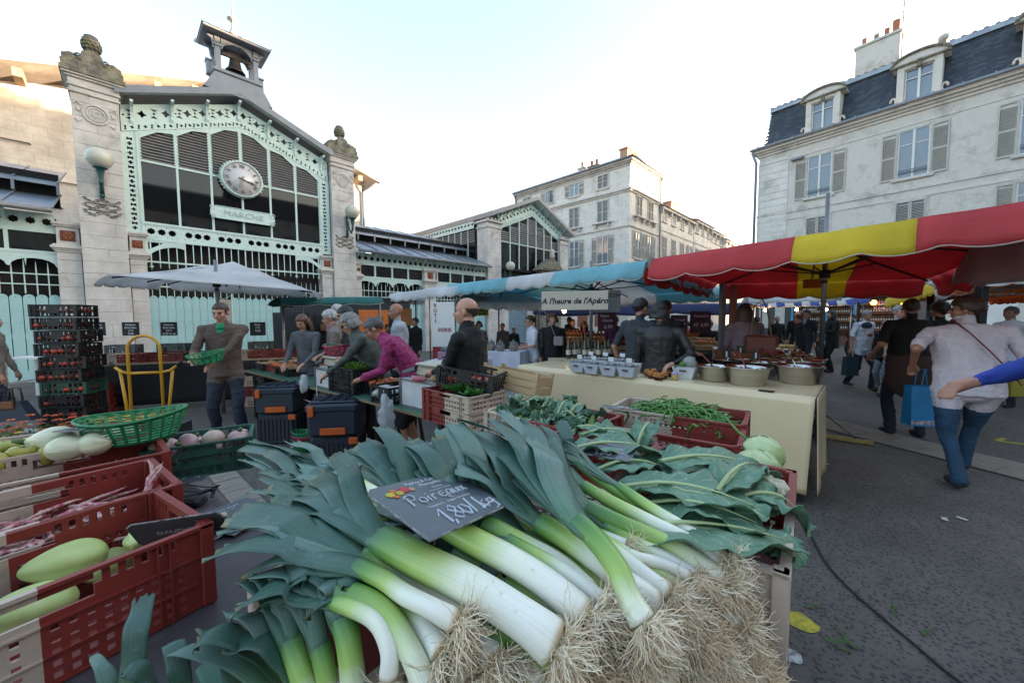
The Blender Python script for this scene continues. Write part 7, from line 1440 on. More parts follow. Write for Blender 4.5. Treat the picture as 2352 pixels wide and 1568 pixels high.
wtm = person('grey haired man in white tee shirt and jeans walking with a dark paper bag', 1985, 712, 8.4, -172, 'white_tee', 'navy', 'grey', 1, .5, 2, headturn=-22, headtilt=14, hl=(.12+.05, .26, 1.25), hr=(.32, .02, .86), feet=((-.08, .16), (.12, -.22, .12)), style='short', wide=1.08, belly=.02, vox=.011, shoes='shoe_brown')
person('man with glasses and grey shorts behind the black shirted man', 2062, 703, 7.3, -178, 'light_grey', 'shorts_grey', 'grey', 0, .5, 0, glasses='clear', shorts=True, style='short', shoes='shoe_brown', feet=((-.1, .35, .1), (.1, -.15)), vox=.012)
person('child or woman with red hair and lime strap in front of the glasses man', 2036, 738, 7.9, 100, 'black', 'shorts_grey', 'auburn', 0, 1, 0, style='curly', vox=.014)
ba = person('stocky man in black shirt seen from behind, brown apron tied round his hips', 2098, 686, 4.95, -14, 'black', 'navy', 'brown', 1, .5, 0, headturn=-30, hl=(-.33, .12, 1.05), hr=(.3, .25, 1.05), style='crop', wide=1.28, belly=.02, vox=.010, feet=((-.13, .05), (.15, .0)))
person('person with dense black hair in black clothes between the apron man and the blouse woman', 2163, 694, 5.5, -8, 'black', 'red', 'black', 1, 1, 0, style='curly', vox=.013, shoes='shoe_white')
wb = person('heavy set woman in white lace blouse and blue jeans walking away, red bag strap', 2237, 686, 3.55, -28, 'blouse', 'jeans', 'brown', 1, .5, 8, headturn=62, hl=(-.36, .06, 1.10), hr=(.30, .16, .98), feet=((-.10, -.20, .10), (.14, .34, .10)), style='curly', wide=1.38, belly=.03, vox=.009, shoes='grey_navy', H=1.80)
pb_ = person('person in royal blue long sleeved top at the right picture edge, arm reaching forward', 2490, 690, 2.75, 62, 'royal', 'jeans', 'black', 1, 1, 4, hl=(-.27, .0, .9), hr=(.06, .47, 1.16), style='bob', wide=1.1, vox=.0078, H=1.94, loc=(2.77, 1.6, 0))
person('shopper with grey hair half hidden behind the blue sleeve', 2326, 704, 6.6, 95, 'white_tee', 'navy', 'dgrey', 1, 1, 0, style='short', vox=.015)
le = person('walker in beige raincoat at the left picture edge carrying a dark blue bag', -42, 690, 5.1, -60, 'tan_coat', 'navy', 'grey', 0, 1, 3, hl=(-.22, .18, .86), hr=(.24, .22, .86), feet=((-.08, -.3, .12), (.1, .32)), coat=.3, vox=.011, bare=True, shoes='shoe_white', H=1.72)
for k, (px, yt, dp, rz, tp, hr_, st) in enumerate(((1155, 742, 11, 150, 'grey_knit', 'grey', 'short'), (1180, 752, 12.5, 180, 'black', 'black', 'short'), (1308, 728, 13, 40, 'grey_navy', 'black', 'short'), (1440, 735, 12, 0, 'black', 'brown', 'short'), (1500, 735, 13, 90, 'grey_navy', 'black', 'long'), (1690, 735, 12, 120, 'black', 'brown', 'short'), (1740, 728, 13, 60, 'grey_navy', 'black', 'bob'), (1785, 726, 12.5, 160, 'black', 'grey', 'short'), (1890, 726, 14, 20, 'grey_knit', 'brown', 'short'), (1960, 722, 13, 70, 'black', 'black', 'short'), (955, 730, 9.5, 140, 'black', 'brown', 'short'), (890, 745, 9.2, 200, 'grey_navy', 'black', 'short'), (1100, 738, 9.8, 190, 'taupe', 'brown', 'bob'))):
 person('%s distant shopper in dull clothes among the far stalls, counted from the left edge' % ('first', 'second', 'third', 'fourth', 'fifth', 'sixth', 'seventh', 'eighth', 'ninth', 'tenth', 'eleventh', 'twelfth', 'thirteenth')[k], px, yt, dp, rz, tp, 'black', hr_, k % 2, 1, 0, style=st, vox=.02, group='distant shoppers')
# things they wear and carry
def frm(t): return Matrix.Translation(t.location) @ Matrix.Rotation(t.rotation_euler.z, 4, 'Z')
q = MB(); q.grid(lambda u, v: (.20*1.28*math.cos(math.pi*(1+u)), -.165*math.sin(math.pi*u)*1.0-.01, 1.04-.55*v*(.6+.4*math.sin(math.pi*u))), 24, 8, thick=.006, uv=False); q.tube([(.22*math.cos(a), -.0-.17*abs(math.sin(a)), 1.04) for a in np.linspace(math.pi, 2*math.pi, 12)], .012, 5); o = q.obj('apron', FAB('apron_brown'), ba)
M_strap = mat('red_leather', (.16, .02, .025), .5); q = MB(); q.tube([(-.10, .12, 1.47), (-.13, .0, 1.545), (-.07, -.16, 1.42), (.05, -.185, 1.26), (.16, -.20, 1.10), (.26, -.14, .98)], .014, 6, flat=.4); q.obj('bag_strap', M_strap, wb)
def bag(label, loc, w, d_, h, m, rz, hand=.14, band=None):
 t = thing('carrier_bag', label, 'bag', loc, rz); q = MB(); q.add([(-w/2, -d_/2, 0), (w/2, -d_/2, 0), (w/2, d_/2, 0), (-w/2, d_/2, 0), (-w/2*.97, -d_*.3, h), (w/2*.97, -d_*.35, h), (w/2*.97, d_*.3, h), (-w/2*.97, d_*.35, h)], [(3, 2, 1, 0), (0, 1, 5, 4), (1, 2, 6, 5), (2, 3, 7, 6), (3, 0, 4, 7)]); q.obj('bag_body', m, t)
 for y in (-d_*.3, d_*.3): q = MB(); q.tube([(-w*.2, y, h-.02), (-w*.12, y, h+hand), (w*.12, y, h+hand), (w*.2, y, h-.02)], .007, 5); q.obj('handle', m, t)
 if band: q = MB(); q.box(-w/2-.001, w/2+.001, -d_/2-.003, -d_/2+.002, .02, .07); q.obj('printed_band', band, t)
 return t
p = frm(wtm) @ Vector((.36, .06, .30)); bag('dark teal paper bag carried by the man in the white tee', p, .28, .14, .42, mat('teal_paper', (.01, .04, .05), .5), 0)
p = frm(ba) @ Vector((.36, .22, .46)); bag('bright blue shopping bag with a white printed lower band', D(2117, 975, 4.6), .34, .16, .48, mat('bright_blue_bag', (.02, .25, .55), .4), -10, .2, mat('bag_print', (.5, .5, .52), .6, c2=(.2, .1, .2), ns=40, amt=1))
t = thing('handbag', 'dark navy fold down handbag with tan flap carried at the left edge', 'bag', D(30, 965, 5.0), 10); q = MB(); q.add([(-.27, -.07, 0), (.27, -.07, 0), (.27, .07, 0), (-.27, .07, 0), (-.13, -.05, .26), (.13, -.05, .26), (.13, .05, .26), (-.13, .05, .26)], [(3, 2, 1, 0), (0, 1, 5, 4), (1, 2, 6, 5), (2, 3, 7, 6), (3, 0, 4, 7), (4, 5, 6, 7)]); q.obj('bag_body', mat('navy_nylon', (.01, .025, .045), .5), t); q = MB(); q.cbox(-.08, .08, -.075, -.05, .16, .27, .01); q.obj('leather_flap', mat('tan_leather', (.2, .07, .02), .5), t)
for y in (-.05, .05): q = MB(); q.tube([(-.08, y, .25), (-.06, y, .42), (.06, y, .42), (.08, y, .25)], .012, 6); q.obj('handle', mat('dark_leather', (.06, .03, .025), .5), t)
t = thing('shoulder_bag', 'brown leather shoulder bag hanging on the mauve coat', 'bag', D(1748, 792, 5.35), -40); q = MB(); q.cbox(-.2, .2, -.06, .06, -.16, .14, .03); q.obj('bag_body', mat('russet_leather', (.16, .04, .025), .5), t); q = MB(); q.tube([(-.12, 0, .13), (-.1, 0, .55), (.0, .0, .64), (.06, 0, .5), (.12, 0, .13)], .012, 5); q.obj('strap', mat('strap_brown', (.2, .12, .06), .6), t)
t = thing('backpack', 'small black backpack on the woman in the white tee', 'backpack', D(1243, 780, 7.35), 105); q = MB(); q.cbox(-.14, .14, -.08, .08, -.2, .2, .05); q.obj('pack_body', M_black, t)
t = thing('shoulder_bag', 'small mauve cross body bag on the long black coat', 'bag', D(1283, 783, 7.0), 170); q = MB(); q.cbox(-.09, .09, -.03, .03, -.09, .09, .02); q.obj('bag_body', mat('mauve_leather', (.3, .24, .26), .5), t); q = MB(); q.tube([(.06, .0, .08), (.2, .02, .45), (.27, .05, .56)], .008, 5); q.obj('strap', MATS['mauve_leather'], t)
q = MB(); q.ball((0, 0, 0), (.11, .07, .07), 12, 9, fn=lambda v: v*(1+.3*mnoise.noise(v*18))); tag(q.obj('folded_jacket', FAB('navy'), loc=frm(wtm) @ Vector((.2, .24, 1.42))), 'dark folded jacket held on the shoulder of the white tee man', 'jacket')
q = MB(); q.cbox(-.16, .16, -.1, .1, 0, .22, .01); tag(q.obj('yellow_box', mat('mustard_box', (.45, .28, .02), .6), loc=Vector(tw2.location)+Vector((.33, .35, .93))), 'mustard yellow box standing on the white clothed table', 'box')
q = MB(); q.cbox(-.25, .25, -.18, .18, 0, .3, .01); tag(q.obj('yellow_crate', mat('yellow_carton', (.3, .25, .03), .7), loc=D(2325, 905, 5.2)), 'yellow carton at the right edge beyond the blouse woman', 'carton')
# ================================================ foreground produce
def U(a): return Vector((math.cos(rad(a)), math.sin(rad(a)), 0))
def ramp_mat(name, stops, rough=.4, streak=.25, bump=.25, sc=(2, 90, 1), translu=0., sss=0., spec=.5, blotch=None, bloom=None):
 m, nt, b = new_mat(name); L = nt.links; tc = nd(nt, 'ShaderNodeTexCoord'); sp = nd(nt, 'ShaderNodeSeparateXYZ'); L.new(tc.outputs['UV'], sp.inputs[0])
 mp = nd(nt, 'ShaderNodeMapping'); mp.inputs['Scale'].default_value = sc; L.new(tc.outputs['UV'], mp.inputs[0]); nz = nd(nt, 'ShaderNodeTexNoise'); nz.inputs['Scale'].default_value = 1; nz.inputs['Detail'].default_value = 3; L.new(mp.outputs[0], nz.inputs[0])
 n3 = nd(nt, 'ShaderNodeTexNoise'); n3.inputs['Scale'].default_value = 9; L.new(tc.outputs['Object'], n3.inputs[0])
 ma = nd(nt, 'ShaderNodeMath', operation='MULTIPLY_ADD'); ma.inputs[1].default_value = .22; L.new(n3.outputs[0], ma.inputs[0]); ad = nd(nt, 'ShaderNodeMath', operation='ADD'); L.new(sp.outputs[0], ad.inputs[0]); ad.inputs[1].default_value = -.11; L.new(ad.outputs[0], ma.inputs[2])
 cr = nd(nt, 'ShaderNodeValToRGB'); e = cr.color_ramp.elements; e[0].position = stops[0][0]; e[0].color = (*stops[0][1], 1); e[1].position = stops[-1][0]; e[1].color = (*stops[-1][1], 1)
 for p, c in stops[1:-1]: x = e.new(p); x.color = (*c, 1)
 L.new(ma.outputs[0], cr.inputs[0]); mr = nd(nt, 'ShaderNodeMapRange'); mr.inputs[1].default_value = .3; mr.inputs[2].default_value = .7; mr.inputs[3].default_value = 1-streak; mr.inputs[4].default_value = 1+streak*.5; L.new(nz.outputs[0], mr.inputs[0])
 mx = nd(nt, 'ShaderNodeMix', data_type='RGBA', blend_type='MULTIPLY'); mx.inputs[0].default_value = 1; L.new(cr.outputs[0], mx.inputs[6]); L.new(mr.outputs[0], mx.inputs[7]); out = mx.outputs[2]
 if bloom:
  n6 = nd(nt, 'ShaderNodeTexNoise'); n6.inputs['Scale'].default_value = 7; n6.inputs['Detail'].default_value = 7; n6.inputs['Roughness'].default_value = .7; L.new(tc.outputs['Object'], n6.inputs[0]); r6 = nd(nt, 'ShaderNodeMapRange'); r6.inputs[1].default_value = .42; r6.inputs[2].default_value = .72; r6.inputs[4].default_value = .5; L.new(n6.outputs[0], r6.inputs[0]); m6 = nd(nt, 'ShaderNodeMix', data_type='RGBA'); L.new(r6.outputs[0], m6.inputs[0]); L.new(out, m6.inputs[6]); m6.inputs[7].default_value = (*bloom, 1); out = m6.outputs[2]
 n4 = nd(nt, 'ShaderNodeTexNoise'); n4.inputs['Scale'].default_value = 60; n4.inputs['Detail'].default_value = 6; L.new(tc.outputs['Object'], n4.inputs[0]); r4 = nd(nt, 'ShaderNodeMapRange'); r4.inputs[1].default_value = .66; r4.inputs[2].default_value = .74; r4.inputs[4].default_value = .6; L.new(n4.outputs[0], r4.inputs[0])
 m4 = nd(nt, 'ShaderNodeMix', data_type='RGBA'); L.new(r4.outputs[0], m4.inputs[0]); L.new(out, m4.inputs[6]); m4.inputs[7].default_value = (*(blotch or (.3, .24, .16)), 1); out = m4.outputs[2]
 L.new(out, b.inputs['Base Color']); b.inputs['Roughness'].default_value = rough; b.inputs['Specular IOR Level'].default_value = spec
 bp = nd(nt, 'ShaderNodeBump'); bp.inputs['Strength'].default_value = bump; bp.inputs['Distance'].default_value = .0015; L.new(nz.outputs[0], bp.inputs['Height']); L.new(bp.outputs[0], b.inputs['Normal'])
 if sss: b.inputs['Subsurface Weight'].default_value = sss; b.inputs['Subsurface Radius'].default_value = (.012, .014, .008); b.inputs['Subsurface Scale'].default_value = 1
 if translu:
  tr = nd(nt, 'ShaderNodeBsdfTranslucent'); L.new(out, tr.inputs[0]); ms = nd(nt, 'ShaderNodeMixShader'); ms.inputs[0].default_value = translu; L.new(b.outputs[0], ms.inputs[1]); L.new(tr.outputs[0], ms.inputs[2]); L.new(ms.outputs[0], nt.nodes['Material Output'].inputs[0])
 return m
M_lk = ramp_mat('leek_shaft', [(.04, (.5, .38, .24)), (.085, (.80, .77, .66)), (.2, (.83, .82, .74)), (.5, (.80, .82, .66)), (.68, (.44, .58, .17)), (.88, (.17, .34, .07)), (1, (.08, .2, .08))], .33, .10, .12, (1.5, 44, 1), sss=.12, blotch=(.6, .52, .38))
M_lkg = ramp_mat('leek_shaft_green', [(0, (.8, .77, .66)), (.2, (.74, .78, .55)), (.42, (.36, .52, .13)), (.75, (.14, .30, .06)), (1, (.06, .17, .07))], .33, .16, .15, (1.5, 44, 1), sss=.08, blotch=(.4, .4, .2))
M_ll = ramp_mat('leek_leaf', [(0, (.14, .28, .06)), (.16, (.075, .185, .085)), (.4, (.038, .115, .078)), (.95, (.04, .11, .085)), (1, (.2, .2, .09))], .36, .45, .6, (1.2, 40, 1), translu=.10, blotch=(.2, .27, .2), bloom=(.12, .21, .18), spec=.6)
M_lk2 = ramp_mat('leek_leaf_pale', [(0, (.16, .3, .07)), (.25, (.1, .22, .12)), (.5, (.10, .2, .165)), (1, (.14, .25, .2))], .4, .45, .6, (1.2, 40, 1), translu=.12, blotch=(.25, .3, .2), bloom=(.2, .3, .27), spec=.6)
M_root = mat('leek_roots', (.93, .83, .64), .7, c2=(.78, .62, .42), ns=28, amt=1, translu=.15); M_rootd = mat('leek_roots_earthy', (.72, .55, .36), .8, c2=(.5, .35, .22), ns=28, amt=1)
def spline(P, t):
 n = len(P)-1; x = min(t*n, n-1e-6); i = int(x); f = x-i; p0, p1, p2, p3 = P[max(0, i-1)], P[i], P[i+1], P[min(n, i+2)]
 return .5*((2*p1)+(p2-p0)*f+(2*p0-5*p1+4*p2-p3)*f*f+(3*p1-p0-3*p2+p3)*f**3)
def leaf_blade(q, P, w, seed=0, cut=True, th0=1.7, th1=.3, mi=0, n=16, up=Vector((0, 0, 1)), twist=0., wav=.006, w0=None):
 def fn(u, v):
  p = spline(P, u); t = (spline(P, min(1, u+.02))-spline(P, max(0, u-.02))).normalized(); s_ = t.cross(up).normalized(); nn = s_.cross(t)
  if twist: a = twist*u; s_, nn = s_*math.cos(a)+nn*math.sin(a), nn*math.cos(a)-s_*math.sin(a)
  th = th0+(th1-th0)*min(1, u*1.8); ww = w*(1-.12*u) if cut else w*(1-u)**.5
  if w0: ww = w0+(ww-w0)*min(1, u*3)
  if not cut and u > .98: ww = .002
  a = th*(2*v-1); R_ = ww/(2*th)
  e = wav*math.sin(u*13+seed+v*2)*u+(.012*mnoise.noise(Vector((v*6, seed, 0)))*(1 if u > .99 else 0))
  return p+s_*R_*math.sin(a)*1.0-nn*(R_*(1-math.cos(a)))*(.55)+nn*e+nn*R_*.3+t*e
 q.grid(fn, n, 8, mi, thick=.0012)
LK = 0
def leek(label, P, r, tips=(), green=False, nroot=90, seed=None, rlen=.07, earthy=False, bulb=1.12, lw=None, grp='leeks heaped on the stall'):
 """P: points from the root end to the neck; tips: list of end points for the leaves"""
 global LK; LK += 1; rnd = random.Random(LK if seed is None else seed); P = [Vector(p) for p in P]; o = P[0].copy()
 t = thing('leek', label, 'leek', o, 0, grp); P = [p-o for p in P]; d0 = (P[1]-P[0]).normalized()
 def fn(u, v):
  uu = u; p = spline(P, uu); tt = (spline(P, min(1, uu+.02))-spline(P, max(0, uu-.02))).normalized(); s_ = tt.cross(Vector((0, 0, 1))).normalized(); nn = s_.cross(tt)
  rr = r*(1+(bulb-1)*math.exp(-((uu-.05)/.12)**2))*(.62+.38*min(1, uu/.035)**.5)*(1+.02*mnoise.noise(Vector((uu*5, LK, 0)))); a = 2*math.pi*v; sq = 1+.28*max(0, uu-.6)
  return p+s_*rr*math.cos(a)*sq+nn*rr*math.sin(a)/(1+.25*max(0, uu-.6))
 q = MB(); q.grid(fn, 26, 20, thick=0); q.ball((0, 0, 0), r*.66, 10, 7); q.obj('shaft', M_lkg if green else M_lk, t)
 dn = (P[-1]-spline(P, .9)).normalized()
 tips = list(tips) if lw else list(tips)+[Vector(tp)+Vector((rnd.uniform(-.03, .03), rnd.uniform(-.07, .03), rnd.uniform(-.05, .0))) for tp in tips]
 for k, tp in enumerate(tips):
  q = MB(); e = Vector(tp)-o; a0 = spline(P, .80); a1 = P[-1]+(dn*.03); L_ = (e-a1).length; pts = [a0, P[-1], a1+(e-a1)*.33+dn*L_*.05+Vector((0, 0, .01*rnd.random())), a1+(e-a1)*.68+Vector((0, 0, .012)), e]
  leaf_blade(q, pts, (lw if lw else r*rnd.uniform(1.9, 2.6))*rnd.uniform(.85, 1.15), LK*3+k, cut=rnd.random() < .88, th0=2.0, th1=rnd.uniform(.2, .7), twist=rnd.uniform(-.4, .4), w0=r*3.0, wav=.004); q.obj('leaf', rnd.choice((M_ll, M_ll, M_lk2)), t)
 if nroot:
  q = MB(); ax = -d0; s_ = ax.cross(Vector((0, 0, 1))).normalized(); nn = s_.cross(ax)
  for k in range(int(nroot*1.35)):
   a = rnd.uniform(0, 6.283); rr = r*.85*math.sqrt(rnd.random()); p = s_*rr*math.cos(a)+nn*rr*math.sin(a)+ax*(r*.1); out = (s_*math.cos(a)+nn*math.sin(a))*rnd.uniform(.1, 1.0)*(rr/r+.2)
   d_ = (ax*rnd.uniform(.3, 1.1)+out*1.4).normalized(); L_ = rlen*rnd.uniform(.4, 1.0); pts = [p]; wv = Vector((rnd.uniform(-1, 1), rnd.uniform(-1, 1), rnd.uniform(-1, 1)))*.35
   for i in range(6): d_ = (d_+Vector((rnd.uniform(-1, 1), rnd.uniform(-1, 1), rnd.uniform(-1, 1)))*.5+wv*.6+Vector((0, 0, -.03))).normalized(); pts.append(pts[-1]+d_*L_/6)
   rt_ = rnd.uniform(.0006, .0010); q.tube(pts, [rt_*1.15, rt_*1.2, rt_*1.1, rt_, rt_*.9, rt_*.7, rt_*.4], 3, 1 if (earthy or rnd.random() < .25) else 0, caps=False)
  ro_ = q.obj('roots', [M_root, M_rootd], t)
 return t
def g(x, y, z): return G(x, y, z)
leek('thickest leek of the heap, white shaft ending beside the big root tuft', [g(1278, 1482, 1.135), g(1200, 1420, 1.16), g(1080, 1345, 1.185), g(960, 1285, 1.2), g(880, 1240, 1.205)], .029, [g(690, 1165, 1.19), g(705, 1130, 1.21), g(735, 1110, 1.22), g(782, 1072, 1.24), g(640, 1200, 1.18), g(655, 1170, 1.17), g(720, 1150, 1.17), g(750, 1190, 1.16)], nroot=260, rlen=.085, lw=.06)
leek('thick leek just behind the thickest one, running up under the price slate', [g(1345, 1418, 1.14), g(1270, 1350, 1.17), g(1180, 1290, 1.195), g(1085, 1240, 1.215), g(1010, 1195, 1.225)], .0235, [g(803, 1044, 1.30), g(838, 1030, 1.31), g(872, 1012, 1.32), g(892, 1026, 1.31)], nroot=200, rlen=.08)
leek('pale leek behind the second one, right edge touching the green shaft', [g(1360, 1370, 1.125), g(1290, 1300, 1.15), g(1200, 1250, 1.18), g(1110, 1200, 1.21)], .02, [g(922, 1020, 1.32), g(945, 1034, 1.31), g(975, 1027, 1.32)], nroot=40)
leek('leek whose white end lies left of the crossing leek', [g(1452, 1462, 1.10), g(1380, 1390, 1.125), g(1290, 1335, 1.145), g(1200, 1285, 1.16), g(1110, 1240, 1.17)], .023, [g(996, 1023, 1.32), g(1022, 1002, 1.33), g(1030, 1030, 1.3)], nroot=200, rlen=.085)
leek('broad green shafted leek lying under the crossing leek', [g(1455, 1395, 1.08), g(1380, 1350, 1.105), g(1290, 1300, 1.13), g(1200, 1245, 1.15)], .028, [g(1038, 986, 1.34), g(1060, 1000, 1.32), g(1045, 1040, 1.3)], green=True, nroot=60)
leek('bent leek crossing over the others from the centre to the lower right', [g(1478, 1430, 1.15), g(1447, 1375, 1.17), g(1415, 1300, 1.2), g(1368, 1238, 1.22), g(1325, 1195, 1.235)], .0195, [g(1225, 1040, 1.28), g(1135, 990, 1.3), g(1095, 1010, 1.28), g(1205, 985, 1.3)], green=True, nroot=120, lw=.07)
leek('pale thick leek with earthy roots right of the crossing leek', [g(1512, 1384, 1.10), g(1440, 1340, 1.13), g(1370, 1285, 1.16), g(1300, 1235, 1.18), g(1240, 1200, 1.19)], .0225, [g(1065, 1045, 1.3), g(1100, 1040, 1.28), g(1150, 1080, 1.24)], nroot=210, earthy=True, rlen=.085)
leek('green and white leek beneath the thin one', [g(1592, 1358, 1.08), g(1520, 1325, 1.11), g(1440, 1290, 1.13), g(1360, 1240, 1.15)], .019, [g(1180, 1080, 1.24), g(1150, 1040, 1.26)], green=True, nroot=160, earthy=True)
leek('thin white leek curving across the thicker ones', [g(1588, 1326, 1.12), g(1530, 1296, 1.135), g(1460, 1278, 1.15), g(1400, 1245, 1.16), g(1340, 1205, 1.18)], .0115, [g(1240, 1085, 1.25), g(1260, 1110, 1.24)], nroot=110, earthy=True)
leek('straight leek with lively white root tuft near the two tone crate', [g(1655, 1332, 1.10), g(1580, 1275, 1.135), g(1500, 1235, 1.155), g(1420, 1200, 1.175), g(1350, 1165, 1.19)], .0195, [g(1190, 985, 1.3), g(1150, 960, 1.33), g(1255, 1010, 1.28)], green=True, nroot=210, rlen=.085, lw=.06)
leek('slim straight leek second from the crate side', [g(1664, 1302, 1.115), g(1590, 1245, 1.14), g(1500, 1200, 1.165), g(1410, 1155, 1.185), g(1340, 1115, 1.2)], .015, [g(1225, 1000, 1.3), g(1245, 985, 1.3), g(1045, 965, 1.36)], nroot=110, lw=.045)
leek('slim leek lying against the cauliflower crate, green to the far end', [g(1650, 1262, 1.11), g(1570, 1212, 1.135), g(1480, 1165, 1.16), g(1390, 1110, 1.185), g(1330, 1065, 1.2)], .014, [g(1235, 1003, 1.26), g(1222, 1020, 1.26), g(1290, 985, 1.27)], green=True, nroot=100, earthy=True, lw=.05)
leek('slender leek squeezed between the straight one and the thin white one', [g(1626, 1345, 1.10), g(1550, 1292, 1.13), g(1470, 1250, 1.15), g(1390, 1205, 1.17)], .0135, [g(1215, 1040, 1.27), g(1170, 1000, 1.29)], nroot=130)
leek('slender leek right of the bent crossing leek', [g(1540, 1362, 1.12), g(1465, 1305, 1.145), g(1400, 1255, 1.165), g(1335, 1215, 1.18)], .0135, [g(1130, 1030, 1.28), g(1080, 1005, 1.31)], nroot=130)
leek('slender pale leek in the gap behind the second thick one', [g(1405, 1400, 1.135), g(1330, 1335, 1.16), g(1250, 1285, 1.18), g(1165, 1240, 1.195)], .0135, [g(1010, 1175, 1.19), g(1040, 1160, 1.19)], nroot=130)
leek('slender leek highest against the cauliflower leaves', [g(1668, 1282, 1.13), g(1590, 1222, 1.15), g(1500, 1168, 1.175), g(1420, 1115, 1.19)], .0125, [g(1275, 1010, 1.27), g(1250, 1040, 1.25)], nroot=110)
leek('small white leek with roots facing away between the shafts', [g(1440, 1252, 1.15), g(1400, 1235, 1.155), g(1350, 1215, 1.16)], .012, [], nroot=90)
leek('curved leek left of the thickest one, roots spread like a star', [g(1050, 1428, 1.165), g(990, 1395, 1.18), g(930, 1365, 1.185), g(880, 1330, 1.19), g(820, 1300, 1.195)], .0145, [g(500, 1300, 1.18), g(560, 1330, 1.17), g(640, 1345, 1.16)], nroot=150, rlen=.075, lw=.062)
leek('white leek with pale roots under the star rooted one', [g(1018, 1500, 1.12), g(985, 1455, 1.13), g(950, 1415, 1.14), g(900, 1370, 1.15)], .0175, [g(700, 1330, 1.17), g(720, 1390, 1.15)], nroot=150, rlen=.07)
leek('short leek end pointing at the viewer at the bottom of the heap', [g(1140, 1520, 1.10), g(1120, 1480, 1.105), g(1090, 1440, 1.11), g(1040, 1400, 1.12)], .019, [], nroot=170, rlen=.07)
leek('leek end half hidden below the thickest one', [g(1200, 1475, 1.09), g(1150, 1440, 1.10), g(1080, 1400, 1.11)], .018, [], nroot=120)
leek('bent white leek curving down at the lower left', [g(893, 1560, 1.10), g(893, 1490, 1.135), g(862, 1425, 1.16), g(800, 1392, 1.165), g(760, 1380, 1.16)], .0125, [g(600, 1400, 1.15), g(560, 1440, 1.13)], nroot=50, lw=.05)
leek('bright green leek bending down beside the bent white one', [g(985, 1590, 1.09), g(940, 1490, 1.13), g(890, 1410, 1.16), g(820, 1365, 1.17), g(760, 1358, 1.165)], .0165, [g(668, 1368, 1.16), g(600, 1350, 1.16)], green=True, nroot=20, lw=.05)
leek('upright leek with folded broad leaf at the lower edge', [g(815, 1600, 1.05), g(808, 1530, 1.09), g(800, 1470, 1.12), g(790, 1420, 1.14)], .018, [g(770, 1360, 1.16), g(700, 1340, 1.17), g(830, 1370, 1.15)], green=True, nroot=0, lw=.06)
leek('green leek between two upright ones at the lower edge', [g(760, 1600, 1.03), g(748, 1540, 1.07), g(735, 1480, 1.1)], .015, [g(640, 1380, 1.14), g(720, 1400, 1.13), g(690, 1360, 1.14)], green=True, nroot=0)
leek('leftmost upright leek of the heap at the lower edge', [g(715, 1610, 1.03), g(690, 1540, 1.07), g(668, 1470, 1.1)], .0165, [g(560, 1350, 1.15), g(655, 1360, 1.15), g(600, 1330, 1.16), g(690, 1380, 1.13)], green=True, nroot=0, lw=.05)
leek('leek whose wide cut leaf points to the dark slate stack', [g(1100, 1400, 1.13), g(1000, 1350, 1.15), g(900, 1300, 1.17), g(830, 1282, 1.185)], .022, [g(500, 1232, 1.2), g(560, 1210, 1.2), g(650, 1195, 1.19)], nroot=0, lw=.075)
for k, (x, y, z, r) in enumerate(((1708, 1497, .99, .016), (1692, 1543, .97, .017), (1565, 1456, 1.04, .019), (1680, 1390, 1.05, .014), (1590, 1510, 1.0, .017), (1480, 1530, 1.03, .018), (1380, 1535, 1.06, .018), (1250, 1550, 1.06, .019), (1520, 1430, 1.06, .017), (1640, 1450, 1.02, .016), (1420, 1480, 1.06, .017), (1320, 1500, 1.08, .018), (1600, 1400, 1.05, .016), (1080, 1560, 1.05, .017), (1550, 1560, .97, .018), (1640, 1560, .96, .017), (1170, 1590, 1.02, .018), (1500, 1480, 1.06, .018), (1610, 1455, 1.05, .016), (1700, 1440, 1.03, .016), (1440, 1560, 1.04, .019), (1340, 1570, 1.06, .018), (1575, 1405, 1.08, .015), (1650, 1500, 1.01, .016), (1745, 1560, .95, .015), (1380, 1470, 1.09, .017))):
 leek('lower leek with a bushy root tuft under the heap edge, %s' % ('near the two tone crate' if x > 1600 else 'below the crossing leek' if x > 1400 else 'below the thickest leek'), [g(x, y, z), g(x-65, y-50, z+.02), g(x-140, y-95, z+.045), g(x-220, y-140, z+.07)], r, [], green=k % 3 == 0, nroot=170, rlen=.075, earthy=k % 3 == 0, grp='lower leeks with bushy roots')
rnd = random.Random(11)
for k in range(30):   # leeks deep in the heap, only glimpsed between the others
 x, y = rnd.uniform(850, 1560), rnd.uniform(1180, 1440); y = min(y, 1190+(x-850)*.42+rnd.uniform(20, 90)); z = rnd.uniform(1.03, 1.10); dx = rnd.uniform(.8, 1.15)
 leek('leek lying deep in the heap, only glimpsed between other leeks', [g(x, y, z), g(x-80*dx, y-52, z+.01), g(x-170*dx, y-105, z+.02)], rnd.uniform(.016, .021), [g(x-300*dx+rnd.uniform(-60, 60), y-180+rnd.uniform(-30, 30), z+.05), g(x-260*dx, y-150, z+.05)], green=k % 2 == 0, nroot=0, grp='leeks deep in the heap')
